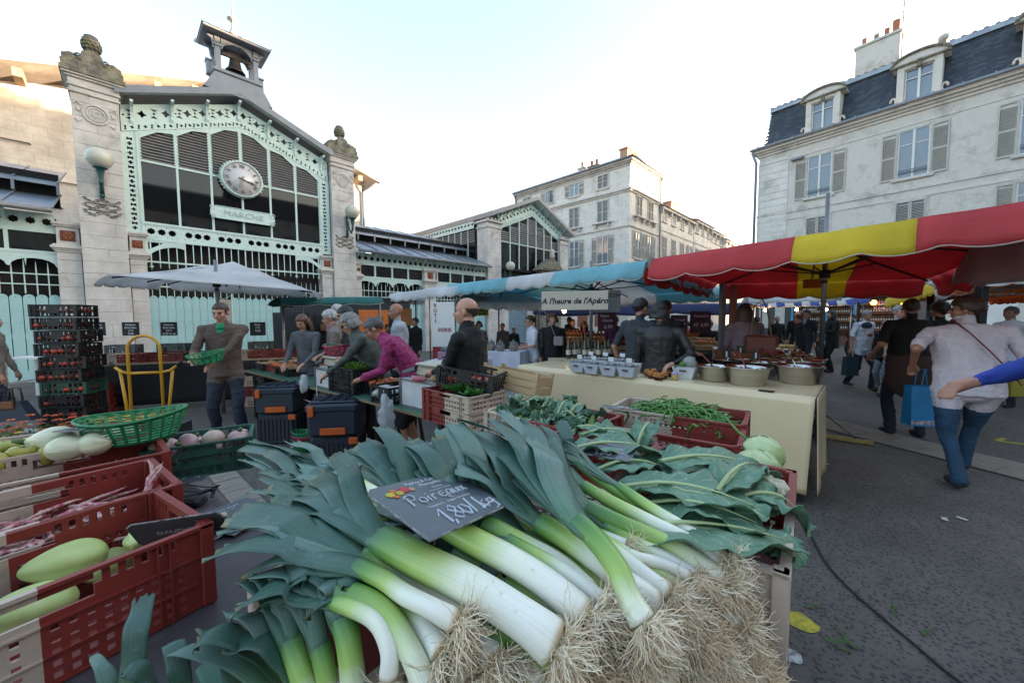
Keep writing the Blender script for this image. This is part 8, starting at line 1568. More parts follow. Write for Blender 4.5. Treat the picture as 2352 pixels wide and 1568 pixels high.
# leaves hanging at the lower left edge
for k, (a, b_, w) in enumerate((((300, 1640, 1.0), (335, 1390, 1.12), .035), ((270, 1650, 1.0), (215, 1520, 1.06), .03), ((420, 1640, 1.02), (400, 1500, 1.1), .03), ((640, 1600, 1.02), (380, 1515, 1.1), .045), ((640, 1560, 1.03), (440, 1500, 1.12), .05), ((680, 1560, 1.04), (520, 1420, 1.13), .05), ((700, 1580, 1.03), (530, 1500, 1.1), .045), ((560, 1640, 1.0), (470, 1490, 1.1), .04), ((350, 1660, .98), (300, 1560, 1.06), .035))):
 q = MB(); A_, B_ = g(*a), g(*b_); o_ = A_.copy(); leaf_blade(q, [A_-o_, (B_-A_)*.35+Vector((0, 0, .02)), (B_-A_)*.7+Vector((0, 0, .02)), B_-A_], w, k, k % 2 == 0, .8, .3); tag(q.obj('leek_leaf', (M_ll, M_lk2)[k % 2 == 1], loc=o_), '%s leek leaf end at the lower left edge, %s' % (('broad cut', 'narrow paler')[k % 2], ('straight upright tallest one', 'left of the tallest one', 'right of the tallest one', 'lying low', 'above the low lying one', 'highest of the clump', 'in the middle of the clump', 'small front one', 'lowest one at the picture bottom')[k]), 'leek leaf', 'leek leaf ends at the lower left edge')
# ------------------------------------------------ price slates
M_sl = mat('price_slate', (.075, .095, .11), .38, c2=(.06, .078, .09), ns=8, dirt=(.2, .21, .22), ds=22, dl=.3); M_pen = mat('chalk_pen', (.62, .66, .72), .6)
GL = {'P': [[(0, 0), (.05, 1)], [(-.15, .75), (.1, 1), (.5, 1), (.6, .75), (.45, .5), (.1, .45)]], 'o': [[(.3, 0), (.05, .15), (.05, .4), (.3, .55), (.5, .4), (.5, .15), (.3, 0)]], 'i': [[(.1, 0), (.15, .5)], [(.18, .7), (.2, .76)]], 'r': [[(.05, 0), (.1, .5)], [(.08, .3), (.25, .5), (.42, .48)]], 'e': [[(.05, .3), (.45, .32), (.42, .52), (.2, .55), (.05, .35), (.1, .1), (.3, 0), (.5, .1)]], 'a': [[(.45, .5), (.2, .52), (.05, .3), (.1, .05), (.3, .05), (.45, .45), (.48, 0)]], 'u': [[(.05, .5), (.07, .1), (.25, 0), (.42, .15), (.45, .5), (.48, 0)]], 'x': [[(.05, .5), (.45, 0)], [(.45, .5), (.05, 0)]], '1': [[(.05, .6), (.35, 1), (.3, 0)]], ',': [[(.15, .05), (.05, -.2)]], '8': [[(.3, .5), (.05, .75), (.3, 1), (.5, .75), (.3, .5), (0, .25), (.3, 0), (.55, .25), (.3, .5)]], '0': [[(.3, 0), (.02, .3), (.1, .75), (.35, .8), (.55, .4), (.3, 0)]], '5': [[(.5, 1), (.1, 1), (.08, .6), (.4, .6), (.5, .3), (.3, 0), (0, .1)]], 'E': [[(.5, .9), (.2, .85), (.1, .45), (.25, .05), (.5, .1)], [(0, .55), (.4, .6)], [(0, .35), (.4, .4)]], '/': [[(0, 0), (.3, 1.1)]], 'k': [[(.05, 0), (.15, 1)], [(.45, .55), (.1, .35), (.45, 0)]], 'g': [[(.4, .5), (.1, .5), (.05, .2), (.35, .15), (.42, .5), (.38, -.2), (.05, -.25)]], 'p': [[(.05, -.3), (.1, .5)], [(.1, .45), (.4, .5), (.45, .2), (.1, .1)]], 'c': [[(.45, .45), (.2, .5), (.05, .25), (.2, 0), (.45, .05)]], '3': [[(.05, .9), (.4, 1), (.45, .7), (.2, .55), (.5, .4), (.4, .05), (0, .05)]]}
def scrawl(t, s, x, z, h, w=.0016, y=-.0035, m=None, sp=.62):
 q = MB()
 for c in s:
  if c == ' ': x += h*.4; continue
  for st in GL.get(c, []):
   pts = [(x+a*h, y, z+b_*h) for a, b_ in st]; q.tube(pts, w, 5, flat=.5)
  x += h*(sp if c not in ',i1' else .35)
 return q.obj('handwriting', m or M_pen, t)
def slate(label, ctr, az, tilt, w, h, prints=(), pens=(), fruit_=True, roll=0, cut=.0, name='price_slate'):
 t = thing(name, label, 'price sign', ctr, az); t.rotation_euler = (rad(tilt), rad(roll), rad(az)); q = MB(); c = w*.06
 q.prism([(-w/2, -h/2), (w/2-c-cut*w, -h/2), (w/2, -h/2+c), (w/2, h/2-c), (w/2-c, h/2), (-w/2+c, h/2), (-w/2, h/2-c)], -.002, .002); q.obj('board', M_sl, t)
 q = MB(); q.tube([(-w/2, 0, -h/2), (w/2-c, 0, -h/2), (w/2, 0, -h/2+c), (w/2, 0, h/2-c), (w/2-c, 0, h/2), (-w/2+c, 0, h/2), (-w/2, 0, h/2-c)], .0022, 5, closed=True); q.obj('worn_edge', mat('worn_slate_edge', (.03, .03, .033), .7, c2=(.3, .3, .3), ns=30, amt=1), t)
 for tx, x, z, s_ in prints: text(tx, s_, M_pen, t, (x, -.0026, z), depth=.0004)
 for tx, x, z, s_ in pens: scrawl(t, tx, x, z, s_, w=s_*.058)
 if fruit_:
  for k, (x, z, r, c_) in enumerate(((-.36, .3, .045, (.6, .45, .03)), (-.31, .35, .035, (.55, .15, .02)), (-.27, .29, .04, (.5, .4, .03)), (-.2, .33, .055, (.5, .03, .03)), (-.13, .30, .035, (.45, .25, .15)), (-.33, .24, .03, (.55, .15, .02)))): q = MB(); q.ball((x*w, -.003, z*h), (r*w, .0012, r*w*.8), 10, 6); q.obj('printed_vegetable', mat('print_%d' % k, c_, .5), t)
 return t
TL, TRr, BR, BL = g(835, 1135, 1.262), g(1035, 1085, 1.275), g(1158, 1165, 1.262), g(990, 1245, 1.235); cc = (TL+TRr+BR+BL)/4; 
xx_ = ((TRr-TL)+(BR-BL)).normalized(); yy_ = ((TL-BL)+(TRr-BR)); yy_ = (yy_-xx_*yy_.dot(xx_)).normalized(); wS, hS = ((TRr-TL).length+(BR-BL).length)/2, ((TL-BL).length+(TRr-BR).length)/2; wS *= 1.08
wS, hS = .228, .165
ms = slate('big grey price slate reading Poireaux 1,80 lying on the leeks', cc, 0, 0, wS, hS, (('Patrice & Catherine', .10*wS, .41*hS, .0135), ('Mocquillon', .12*wS, .33*hS, .0145), ('Maraicher', .13*wS, .235*hS, .007), ('39 rue de la coue - 17170 Taugon', .13*wS, .18*hS, .0045), ('Catégorie II  -  Origine Val de Sèvre', .05*wS, -.085*hS, .0082)), (('Poireaux', -.30*wS, .0*hS, .033), ('1,80/kg', -.24*wS, -.42*hS, .042), ('E', .08*wS, -.06*hS, .018)))
xx_, yy_ = Vector((.5053, .8422, -.1882)), Vector((-.8148, .5374, .2175)); Rm = Matrix((xx_, -xx_.cross(yy_), yy_)).transposed().to_4x4(); ms.matrix_world = Matrix.Translation((-.1375, .697, 1.276)) @ Rm
q = MB(); q.tube([(.22*wS, -.003, -.40*hS), (.45*wS, -.003, -.34*hS)], .0018, 5); q.obj('handwriting', M_pen, ms)
# ------------------------------------------------ crates of the right hand stall
zt = .915
nR = g(1808, 1312, 1.12); nR.z = 0; cR1 = nR+U(52)*.3+U(142)*.21
def at(x, y, z=0): return nR+U(52)*x+U(142)*y+Vector((0, 0, z))
crate('bicolor', 'two tone crate of cauliflower leaves at the right end, cream end nearest', cR1+Vector((0, 0, zt)), 52, .61, .41, .205, fine=.0135)
crate('bicolor', 'two tone crate of cauliflower leaves left of the right end one, slate on top', cR1+U(142)*.43+U(52)*.05+Vector((0, 0, zt)), 52, .6, .4, .2, fine=.0155)
crate('bicolor', 'two tone crate buried under the leeks', cR1+U(142)*.5-U(52)*.62+Vector((0, 0, zt)), 52, .6, .4, .14, fine=.024)
bR = g(1697, 1015, 1.12); bR.z = 0; cB = bR+U(145)*.32+U(55)*.15
crate('bicolor', 'shallow two tone crate in front of the green beans, nearly empty', cB+Vector((0, 0, zt)), -35, .64, .3, .185, fine=.0155)
crate('bicolor', 'two tone crate full of green beans', cB+U(55)*.31+Vector((0, 0, zt)), -35, .64, .32, .20, fine=.0155)
m_ = (g(1125, 940, 1.12)+g(1320, 985, 1.12))/2; m_.z = 0; cBr = m_+U(48)*.2
crate('bicolor', 'two tone crate of broccoli, cream left half', cBr+Vector((0, 0, zt)), -43, .6, .4, .195, fine=.0155); crate('bicolor', 'two tone crate supporting the broccoli crate', cBr+Vector((0, 0, zt-.2)), -43, .6, .4, .195, fine=.0165)
cW = g(1062, 915, 1.0); cW.z = 0; crate('bicolor', 'lower two tone crate of the celery pile', cW+Vector((0, .1, .80)), 137, .56, .38, .13, fine=.0165); crate('bicolor', 'upper two tone crate of the celery pile, red half left', cW+Vector((0, .1, .935)), 137, .56, .38, .12, fine=.0165)
crate('black', 'tilted black crate of red tomatoes on top of the celery pile', cW+Vector((.06, .14, 1.08)), -20, .46, .3, .14, fine=.018, tilt=(0, 8)); scatter(TOM, 'tomato', 'red tomato in the tilted black crate', 'tomato', 'tomatoes in the tilted black crate', cW+Vector((.06, .14, 1.09)), -20, 5, 3, .08, .01, .3, 1, 1, tilt=20, seed=402)
M_sw = mat('pale_box_wood', (.50, .36, .19), .7, c2=(.42, .29, .15), ns=6, stretch=(1, 8, 8), bump=.2, bs=30)
wb_ = thing('wooden_crate', 'empty slatted wooden crate propped against the beige counter', 'crate', D(1185, 893, 3.2), -30); wb_.rotation_euler = (rad(-8), rad(7), rad(-30)); wb_.scale = (.85, .85, .75)
for z in (0, .075, .15): 
 for y in (-.19, .19): q = MB(); q.cbox(-.3, .3, y-.005, y+.005, z, z+.062, .002); q.obj('slat', M_sw, wb_)
for x in (-.3, .3): q = MB(); q.cbox(x-.005, x+.005, -.185, .185, .1, .2, .002); q.obj('slat', M_sw, wb_); q = MB(); q.cbox(x-.005, x+.005, -.185, .185, 0, .08, .002); q.obj('slat', M_sw, wb_)
for k in range(6): q = MB(); q.box(-.3, .3, -.185+k*.063, -.13+k*.063, -.006, 0); q.obj('slat', M_sw, wb_)
for x in (-.285, .285):
 for y in (-.175, .175): q = MB(); q.add([(x-.018, y-.018, 0), (x+.018, y-.018, 0), (x+.018, y+.018, 0), (x-.018, y+.018, 0), (x-.018, y-.018, .24), (x+.018, y-.018, .24), (x+.018, y+.018, .24), (x-.018, y+.018, .24)], [(3, 2, 1, 0), (4, 5, 6, 7), (0, 1, 5, 4), (1, 2, 6, 5), (2, 3, 7, 6), (3, 0, 4, 7)]); q.obj('corner_post', M_sw, wb_)
# tables of this stall
for k, (a, b_, y0, y1, lab) in enumerate(((-.72, .72, .0, .95, 'green plywood table under the leeks and cauliflower crates'), (.73, 1.5, .1, 1.25, 'green plywood table under the beans and broccoli crates'))):
 t = thing('green_table', lab, 'table', at(0, 0), 52); q = MB(); q.cbox(a, b_, y0, y1, zt-.03, zt-.004, .005); q.obj('table_top', M_ply, t)
 for x in (a+.12, b_-.12):
  for y in (y0+.06, y1-.1): q = MB(); q.bar((x-.12, y, 0), (x, y+.02, zt-.03), .03); q.bar((x+.12, y, 0), (x, y+.02, zt-.03), .03); q.obj('trestle', M_dsteel, t)
# ------------------------------------------------ cauliflower leaves
M_cl, nt_, b_ = new_mat('cauliflower_leaf'); L = nt_.links; tc = nd(nt_, 'ShaderNodeTexCoord'); sp = nd(nt_, 'ShaderNodeSeparateXYZ'); L.new(tc.outputs['UV'], sp.inputs[0])
def mth(op, a=None, b__=None, c=None):
 n = nd(nt_, 'ShaderNodeMath', operation=op)
 for i, x in enumerate((a, b__, c)):
  if x is None: continue
  if isinstance(x, (int, float)): n.inputs[i].default_value = x
  else: L.new(x, n.inputs[i])
 return n.outputs[0]
nz = nd(nt_, 'ShaderNodeTexNoise'); nz.inputs['Scale'].default_value = 9; L.new(tc.outputs['UV'], nz.inputs[0]); av = mth('ABSOLUTE', mth('SUBTRACT', sp.outputs[1], .5)); rib = mth('LESS_THAN', av, mth('MULTIPLY_ADD', sp.outputs[0], -.022, .03))
ph_ = mth('MULTIPLY_ADD', nz.outputs[0], .12, mth('MULTIPLY_ADD', av, -.55, sp.outputs[0])); vein = mth('LESS_THAN', mth('ABSOLUTE', mth('SUBTRACT', mth('FRACT', mth('MULTIPLY', ph_, 9.)), .5)), .045)
n5 = nd(nt_, 'ShaderNodeTexNoise'); n5.inputs['Scale'].default_value = 12; n5.inputs['Detail'].default_value = 5; L.new(tc.outputs['Object'], n5.inputs[0]); mx = nd(nt_, 'ShaderNodeMix', data_type='RGBA'); L.new(n5.outputs[0], mx.inputs[0]); mx.inputs[6].default_value = (.05, .13, .075, 1); mx.inputs[7].default_value = (.14, .26, .17, 1)
mv = nd(nt_, 'ShaderNodeMix', data_type='RGBA'); L.new(mth('MULTIPLY', vein, .55), mv.inputs[0]); L.new(mx.outputs[2], mv.inputs[6]); mv.inputs[7].default_value = (.32, .44, .32, 1); mr_ = nd(nt_, 'ShaderNodeMix', data_type='RGBA'); L.new(rib, mr_.inputs[0]); L.new(mv.outputs[2], mr_.inputs[6]); mr_.inputs[7].default_value = (.42, .5, .25, 1); L.new(mr_.outputs[2], b_.inputs['Base Color']); b_.inputs['Roughness'].default_value = .5
bp = nd(nt_, 'ShaderNodeBump'); bp.inputs['Strength'].default_value = .6; bp.inputs['Distance'].default_value = .006; L.new(mth('ADD', mth('MULTIPLY', vein, -.5), n5.outputs[0]), bp.inputs['Height']); L.new(bp.outputs[0], b_.inputs['Normal'])
def cleaf(q, A_, B_, w, seed, sag=.02, mi=0, curl=.34, n=26):
 P = [A_, A_.lerp(B_, .33)+Vector((0, 0, .03)), A_.lerp(B_, .66)+Vector((0, 0, .025)), B_+Vector((0, 0, -sag))]; rn = random.Random(seed); s1_, s2_ = rn.uniform(0, 9), rn.uniform(0, 9)
 def fn(u, v):
  p = spline(P, u); t = (spline(P, min(1, u+.03))-spline(P, max(0, u-.03))).normalized(); s_ = t.cross(Vector((0, 0, 1))).normalized(); nn = s_.cross(t); x = 2*v-1
  prof = (.10+.90*math.sin(math.pi*min(1, max(0, (u-.05))/.95)**.8)**.55)*(1+.06*math.sin(u*17+s1_)*abs(x)+.10*mnoise.noise(Vector((u*6, seed, x)))) if u > .05 else .10
  rf = abs(x)**2*(.013*math.sin(u*13+s1_+x*2)+.006*math.sin(u*31+s2_)); bu = .012*mnoise.noise(Vector((u*5, v*4, seed)))+.007*mnoise.noise(Vector((u*15, v*11, seed)))
  return p+s_*x*w/2*prof*(1-.18*curl*abs(x))+nn*(curl*w*.22*x*x-.01+rf+bu)
 q.grid(fn, n, 12, mi, thick=.0015)
 q.tube([spline(P, i/10)+Vector((0, 0, .003)) for i in range(10)], [.0085*(1-i/11) for i in range(10)], 6, mi+1, flat=.7)
M_rib = mat('leaf_midrib', (.42, .50, .24), .4, ns=9)
LV = [((1400, 1225, 1.14), (1850, 1245, 1.13), .17, 'longest cauliflower leaf hanging over the cream rim at the front'), ((1420, 1120, 1.15), (1770, 1170, 1.17), .15, 'crumpled cauliflower leaf in the middle of the right crate'), ((1450, 1165, 1.14), (1765, 1205, 1.15), .14, 'cauliflower leaf just above the longest front one'), ((1515, 1060, 1.17), (1790, 1085, 1.14), .15, 'broad cauliflower leaf along the far rim of the right crate'), ((1690, 1145, 1.15), (1868, 1185, 1.12), .10, 'cauliflower leaf drooping over the red rim'), ((1735, 1180, 1.12), (1590, 1115, 1.16), .12, 'pale ribbed cauliflower leaf folded towards the left'), ((1640, 1140, 1.16), (1748, 1060, 1.20), .10, 'bright cauliflower leaf standing beside the white curd'), ((1790, 1160, 1.1), (1720, 1085, 1.18), .09, 'narrow leaf leaning on the cauliflower curd'), ((1760, 1270, 1.08), (1850, 1290, 1.09), .10, 'dark leaf tip below the longest front leaf'), ((1560, 1180, 1.10), (1790, 1260, 1.07), .14, 'dark cauliflower leaf deep at the front of the right crate'), ((1500, 1130, 1.1), (1700, 1080, 1.09), .15, 'dark cauliflower leaf deep at the back of the right crate'), ((1760, 1130, 1.1), (1650, 1230, 1.07), .14, 'shaded cauliflower leaf at the bottom of the right crate'),
      ((1290, 1040, 1.16), (1530, 1035, 1.17), .14, 'cauliflower leaf under the small slate'), ((1360, 1085, 1.14), (1545, 1075, 1.15), .11, 'narrow cauliflower leaf at the front of the left crate'), ((1330, 1000, 1.16), (1500, 1010, 1.15), .13, 'cauliflower leaf behind the small slate'), ((1460, 1035, 1.13), (1500, 965, 1.22), .09, 'upright cauliflower leaf against the bean crate'), ((1300, 1005, 1.12), (1395, 985, 1.19), .08, 'lime green leaf sprig left of the small slate'), ((1540, 1100, 1.12), (1380, 1040, 1.12), .13, 'shaded leaf deep in the left cauliflower crate')]
for k, (a, b2, w, lab) in enumerate(LV):
 A_, B_ = g(*a), g(*b2); o_ = A_.copy(); t = thing('cauliflower_leaf', lab, 'cauliflower leaf', o_, 0, 'loose cauliflower leaves'); q = MB(); cleaf(q, Vector((0, 0, 0)), B_-A_, w*1.22, k+3, .04 if 'droop' in lab else .01); q.obj('blade', [M_cl, M_rib], t)
q = MB(); c_ = g(1745, 1128, 1.10)
for i in range(90):
 a, el = random.uniform(0, 6.28), math.asin(random.random()); r = .062; q.ball((r*math.cos(a)*math.cos(el), r*math.sin(a)*math.cos(el), r*.7*math.sin(el)), random.uniform(.012, .02), 7, 5)
q.ball((0, 0, 0), .06, 12, 8); tag(q.obj('cauliflower', mat('curd', (.62, .57, .42), .7, ns=30), loc=c_), 'white cauliflower curd showing between the leaves', 'cauliflower')
def cabbage(label, loc, r, seed):
 t = thing('white_cabbage', label, 'cabbage', loc); q = MB(); q.ball((0, 0, 0), r*.93, 24, 16, fn=lambda v: v*(1+.05*mnoise.noise(v*14))); q.obj('heart', M_cab, t)
 for k in range(5):
  a0 = k*1.256+seed; q = MB()
  def fn(u, v, a0=a0, k=k): th = (u-.5)*1.9+a0; ph = -.7+v*2.0; rr = r*(1.0+.012*k)*(1+.03*mnoise.noise(Vector((u*4, v*4, k+seed)))+.015*math.sin(v*30+u*9)); return Vector((rr*math.cos(ph)*math.cos(th), rr*math.cos(ph)*math.sin(th), rr*math.sin(ph)*.92))
  q.grid(fn, 14, 12, thick=.001); q.obj('outer_leaf', M_cab, t)
 return t
M_cab = mat('cabbage_leaf', (.42, .52, .22), .4, c2=(.52, .60, .34), ns=7, amt=1, bump=.3, bs=20, translu=.1)
cabbage('white cabbage at the right of the bean crate, nearer of two', g(1738, 1078, 1.05), .078, 1.); cabbage('white cabbage at the right of the bean crate, farther of two', g(1745, 1055, 1.07)+Vector((.05, .06, 0)), .075, 2.4)
# ------------------------------------------------ green beans, broccoli, celery
M_bean = mat('green_bean', (.09, .24, .035), .4, c2=(.05, .16, .03), ns=15); BMs = []
for k in range(5):
 q = MB(); c = random.uniform(-.05, .05); c2 = random.uniform(-.02, .02); q.tube([(-.075, 0, 0), (-.065, c*.2, 0), (-.03, c*.55, c2), (0, c*.7, c2), (.03, c*.55, c2), (.065, c*.1, 0), (.075, -c*.1, .004)], [.0012, .0035, .0042, .0044, .0042, .003, .0008], 6); BMs.append(q.mesh('green_bean', M_bean))
rnd = random.Random(5); cc_ = cB+U(55)*.31
for k in range(290):
 x = rnd.triangular(-.29, .29, .02); y = rnd.uniform(-.14, .14); h = zt+.13+.085*max(0, 1-(x/.33)**2)*rnd.uniform(.3, 1)
 p = cc_+U(-35)*x+U(55)*y; tag(mobj('green_bean', rnd.choice(BMs), loc=(p.x, p.y, h), rot=(rnd.uniform(-.35, .35), rnd.uniform(-.4, .4), rnd.uniform(0, 6.3)), scale=rnd.uniform(.85, 1.25)), 'thin green bean in the heap filling the two tone crate', 'green bean', 'green beans heaped in the crate')
for k, (x, y, z, rz) in enumerate(((1228, 0, 0, 0), (1590, 995, 1.13, 80), (1430, 960, 1.13, 70), (1705, 990, 1.13, -60), (1500, 985, 1.0, 20))):
 if y: tag(mobj('green_bean', BMs[k % 5], loc=g(x, y, z), rot=(0, rad(35), rad(rz)), scale=1.3), 'stray green bean hanging off the rim of the bean crate', 'green bean', 'stray green beans')
M_brc = mat('broccoli_floret', (.045, .11, .06), .8, c2=(.02, .06, .03), ns=60, amt=1, bump=1, bs=120); M_brs = mat('broccoli_stalk', (.28, .42, .12), .5)
def broccoli(label, loc, r, tiltx, rz, seed):
 t = thing('broccoli', label, 'broccoli', loc, rz, 'broccoli in the two tone crate'); t.rotation_euler = (rad(tiltx), 0, rad(rz)); rn = random.Random(seed); q = MB()
 for i in range(70):
  a, el = rn.uniform(0, 6.28), math.asin(rn.random()); rr = r*(.85+.12*rn.random()); q.ball((rr*math.cos(a)*math.cos(el), rr*math.sin(a)*math.cos(el), rr*.6*math.sin(el)), r*rn.uniform(.2, .3), 8, 6, fn=lambda v: v*(1+.03*mnoise.noise(v*160)))
 q.obj('florets', M_brc, t); q = MB(); q.tube([(0, 0, .0), (0, 0, -.05), (.005, 0, -.12)], [.03, .018, .02], 9)
 for i in range(7): a = i*.9; q.tube([(0, 0, -.06), (r*.6*math.cos(a), r*.6*math.sin(a), 0)], [.01, .014], 6)
 q.obj('stalk', M_brs, t); q = MB()
 for i in range(3): a = rn.uniform(0, 6.3); cleaf(q, Vector((0, 0, -.05)), Vector((r*2.0*math.cos(a), r*2.0*math.sin(a), rn.uniform(-.02, .05))), .07, seed*5+i, n=10)
 q.obj('leaves', [M_cl, M_rib], t)
rn = random.Random(3)
for k in range(13): x, y = -.22+.11*(k % 5)+rn.uniform(-.02, .02), -.12+.12*(k//5)+rn.uniform(-.02, .02); p = cBr+U(-43)*x+U(47)*y; broccoli(('dark broccoli head in the broccoli crate, front row', 'dark broccoli head in the broccoli crate, middle row', 'dark broccoli head in the broccoli crate, back row')[k//5], (p.x, p.y, zt+.17+rn.uniform(0, .03)), rn.uniform(.045, .06), rn.uniform(-70, 70) if k % 3 == 0 else rn.uniform(-20, 20), rn.uniform(0, 360), k)
q = MB()
for i in range(9): A_ = cBr+U(-43)*rn.uniform(-.26, .2)+U(47)*rn.uniform(-.15, .15); cleaf(q, Vector((A_.x, A_.y, zt+.2))-cBr, Vector((A_.x+rn.uniform(-.12, .12), A_.y+rn.uniform(-.1, .1), zt+.25+rn.uniform(-.03, .05)))-cBr, .09, 60+i, n=12)
tag(q.obj('broccoli_leaves', [M_cl, M_rib], loc=cBr), 'loose blue green leaves lying between the broccoli heads', 'leaves', kind='stuff')
q = MB()
for i in range(16): x = rn.uniform(-.02, .26); p = U(137)*(-x)+U(47)*rn.uniform(-.15, .15); ruffle(q, (p.x, p.y, rn.uniform(.0, .05)), .08, 8, 0, 900+i)
tag(q.obj('celery_leaves', mat('celery_green', (.06, .2, .03), .5, c2=(.03, .12, .02), ns=14, translu=.2), loc=cW+Vector((.0, .1, 1.03))), 'dark green celery leaves spilling from the upper crate', 'celery', kind='stuff')
# small slates of this stall
slate('small slate reading CHOUX FLEURS 1,50 lying on the cauliflower leaves', g(1395, 1033, 1.185), -30, -84, .165, .11, (('Patrice & Catherine', .01, .043, .008), ('Mocquillon', .01, .034, .008), ('CHOUX FLEURS', .01, .014, .012), ('Catégorie I - Origine Val de Sèvre', .01, .003, .004)), (('1,50', -.035, -.042, .03), ('pc', .04, -.02, .016)))
slate('small slate lying between broccoli and green beans, seen from behind', g(1422, 936, 1.18), 150, -82, .17, .1, (('HARICOTS VERTS', 0, .01, .013), ('Mocquillon', 0, .03, .01)), (('3,50', -.04, -.04, .026),))
slate('small slate reading 1,00 at the front of the broccoli crate', g(1290, 970, 1.11), 140, -84, .15, .08, (('BROCOLIS', 0, .02, .012),), (('1,00', -.03, -.03, .026),))
t = slate('dark slate standing on edge behind the cauliflower crate', g(1620, 1060, 1.13), -38, 8, .3, .05, (), (), False)
# ------------------------------------------------ left hand stall in the foreground
zl = .82; ql = g(475, 1200, 1.05); ql.z = 0; e_, n_ = U(-121), U(149)
LQ = [((-.861, 1.024), -121), ((-1.165, 1.275), -126), ((-1.50, 1.60), -131), ((-1.80, 1.87), -137)]; LCc = []
for k, (qk, ea) in enumerate(LQ):
 c_ = Vector((*qk, 0))+U(ea)*.3+U(ea-90)*.2; LCc.append((c_, ea)); crate('bicolor', ('nearest two tone crate at the left, holding chayotes', 'second two tone crate at the left, holding speckled bean pods', 'third two tone crate at the left, almost empty', 'fourth two tone crate at the left, holding pale squashes')[k], c_+Vector((0, 0, zl)), ea+180, .6, .4, .23, fine=.0135)
tl = thing('dark_table', 'dark scuffed table top under the left crates', 'table', ql, 59); q = MB(); q.cbox(-1.6, .30, -.65, 1.75, zl-.04, zl-.003, .01); q.obj('table_top', mat('scuffed_table', (.075, .062, .068), .5, c2=(.05, .042, .046), ns=4, dirt=(.14, .12, .12), ds=9, dl=.3, bump=.1, bs=50), tl)
for x, y in ((-1.4, -.5), (.2, -.5), (.2, 1.3), (-1.4, 1.3)): q = MB(); q.box(x-.03, x+.03, y-.03, y+.03, 0, zl-.04); q.obj('leg', M_dsteel, tl)
M_chay = mat('chayote_skin', (.36, .45, .13), .45, c2=(.46, .52, .22), ns=12)
def chay(label, px, py, z, s, rx, rz):
 t = thing('chayote', label, 'chayote', g(px, py, z), rz); t.rotation_euler = (rad(rx), rad(rx*.5), rad(rz)); q = MB()
 def fn(v): a = math.atan2(v.y, v.x); h = v.z/.09; f = .90+.17*abs(math.cos(a*2.5))*(1-h*h*.4)+.04*mnoise.noise(v*30); w_ = 1-.25*h; return Vector((v.x*f*w_, v.y*f*w_*.85, v.z))
 q.ball((0, 0, 0), (.055, .05, .09), 30, 20, fn=fn); q.obj('skin', M_chay, t); t.scale = (s*.74, s*.74, s*.74)
chay('pale green ribbed chayote leaning on the dark slate, nearer one', 325, 1240, .97, 1.0, 70, 20); chay('pale green chayote beside the dark slate, partly behind the nearer one', 375, 1222, .98, .85, 60, 60); chay('long pale chayote in the middle of the nearest crate', 150, 1290, .95, 1.25, 85, -50); chay('chayote tip at the left picture edge seen through the crate handle', 60, 1400, .90, 1.35, 85, -60); chay('chayote deep in the nearest crate', 250, 1300, .89, 1.1, 80, 0)
M_pod = mat('speckled_pod', (.50, .38, .30), .5, c2=(.35, .03, .09), ns=55, amt=1); rn = random.Random(8); pm = []
for k in range(4): q = MB(); c = rn.uniform(-.02, .02); q.tube([(-.07, 0, 0), (-.055, c, 0), (-.02, c*2, 0), (.02, c*2, 0), (.055, c, 0), (.075, 0, .005)], [.001, .007, .009, .0085, .006, .0008], 7, flat=.7); pm.append(q.mesh('bean_pod', M_pod))
cP = LCc[1][0]; e_, n_ = U(-126), U(144)
for k in range(120): p = cP+e_*rn.uniform(-.24, .26)+n_*rn.uniform(-.16, .16); tag(mobj('bean_pod', rn.choice(pm), loc=(p.x, p.y, zl+.05+rn.uniform(0, .10)), rot=(rn.uniform(-.3, .3), rn.uniform(-.3, .3), rn.uniform(0, 6.3)), scale=rn.uniform(.9, 1.2)), 'pink speckled bean pod in the second left crate', 'bean pod', 'speckled bean pods in the left crate')
for k, (x, y, rz, ry) in enumerate(((348, 1110, 40, -60), (363, 1120, 80, -70), (328, 1100, 100, -65), (300, 1145, 10, -8), (250, 1150, 20, 5), (370, 1105, 120, -50))): tag(mobj('bean_pod', pm[k % 4], loc=g(x, y, 1.03), rot=(0, rad(ry), rad(rz)), scale=.95), 'speckled pod sticking up in the corner of the second left crate', 'bean pod', 'speckled pods standing in the crate corner')
M_sq = ramp_mat('pale_squash', [(0, (.48, .52, .3)), (.3, (.66, .66, .46)), (1, (.62, .62, .42))], .3, .3, .1, (1, 11, 1), blotch=(.5, .5, .3))
def squash(label, px, py, z, L_, r, rz, ry=0):
 t = thing('pale_squash', label, 'squash', g(px, py, z), rz); t.rotation_euler = (0, rad(ry), rad(rz)); q = MB()
 q.grid(lambda u, v: (L_*(u-.5), r*max(0.02, math.sin(math.pi*u**1.4))**.6*math.cos(2*math.pi*v)*(1+.02*math.cos(14*math.pi*v)), r*max(0.02, math.sin(math.pi*u**1.4))**.6*math.sin(2*math.pi*v)*(1+.02*math.cos(14*math.pi*v))), 26, 28); q.obj('skin', M_sq, t)
 q = MB(); q.tube([(-L_/2+.01, 0, 0), (-L_/2-.03, 0, .01)], [.014, .009], 8); q.obj('stem', M_stem, t)
squash('pale cream squash at the back left, largest', 118, 1010, 1.08, .19, .06, 20); squash('pale cream squash in front of the largest', 165, 1028, 1.06, .18, .054, 200); squash('round pale squash nearest the green basket', 212, 1018, 1.07, .15, .052, 10); squash('pale squash seen through the green basket', 270, 1000, 1.02, .18, .06, 40)
M_gt = mat('green_tomato', (.24, .38, .07), .3, c2=(.4, .28, .06), ns=6, amt=.8); GTm = tomato_mesh(M_gt, .036)
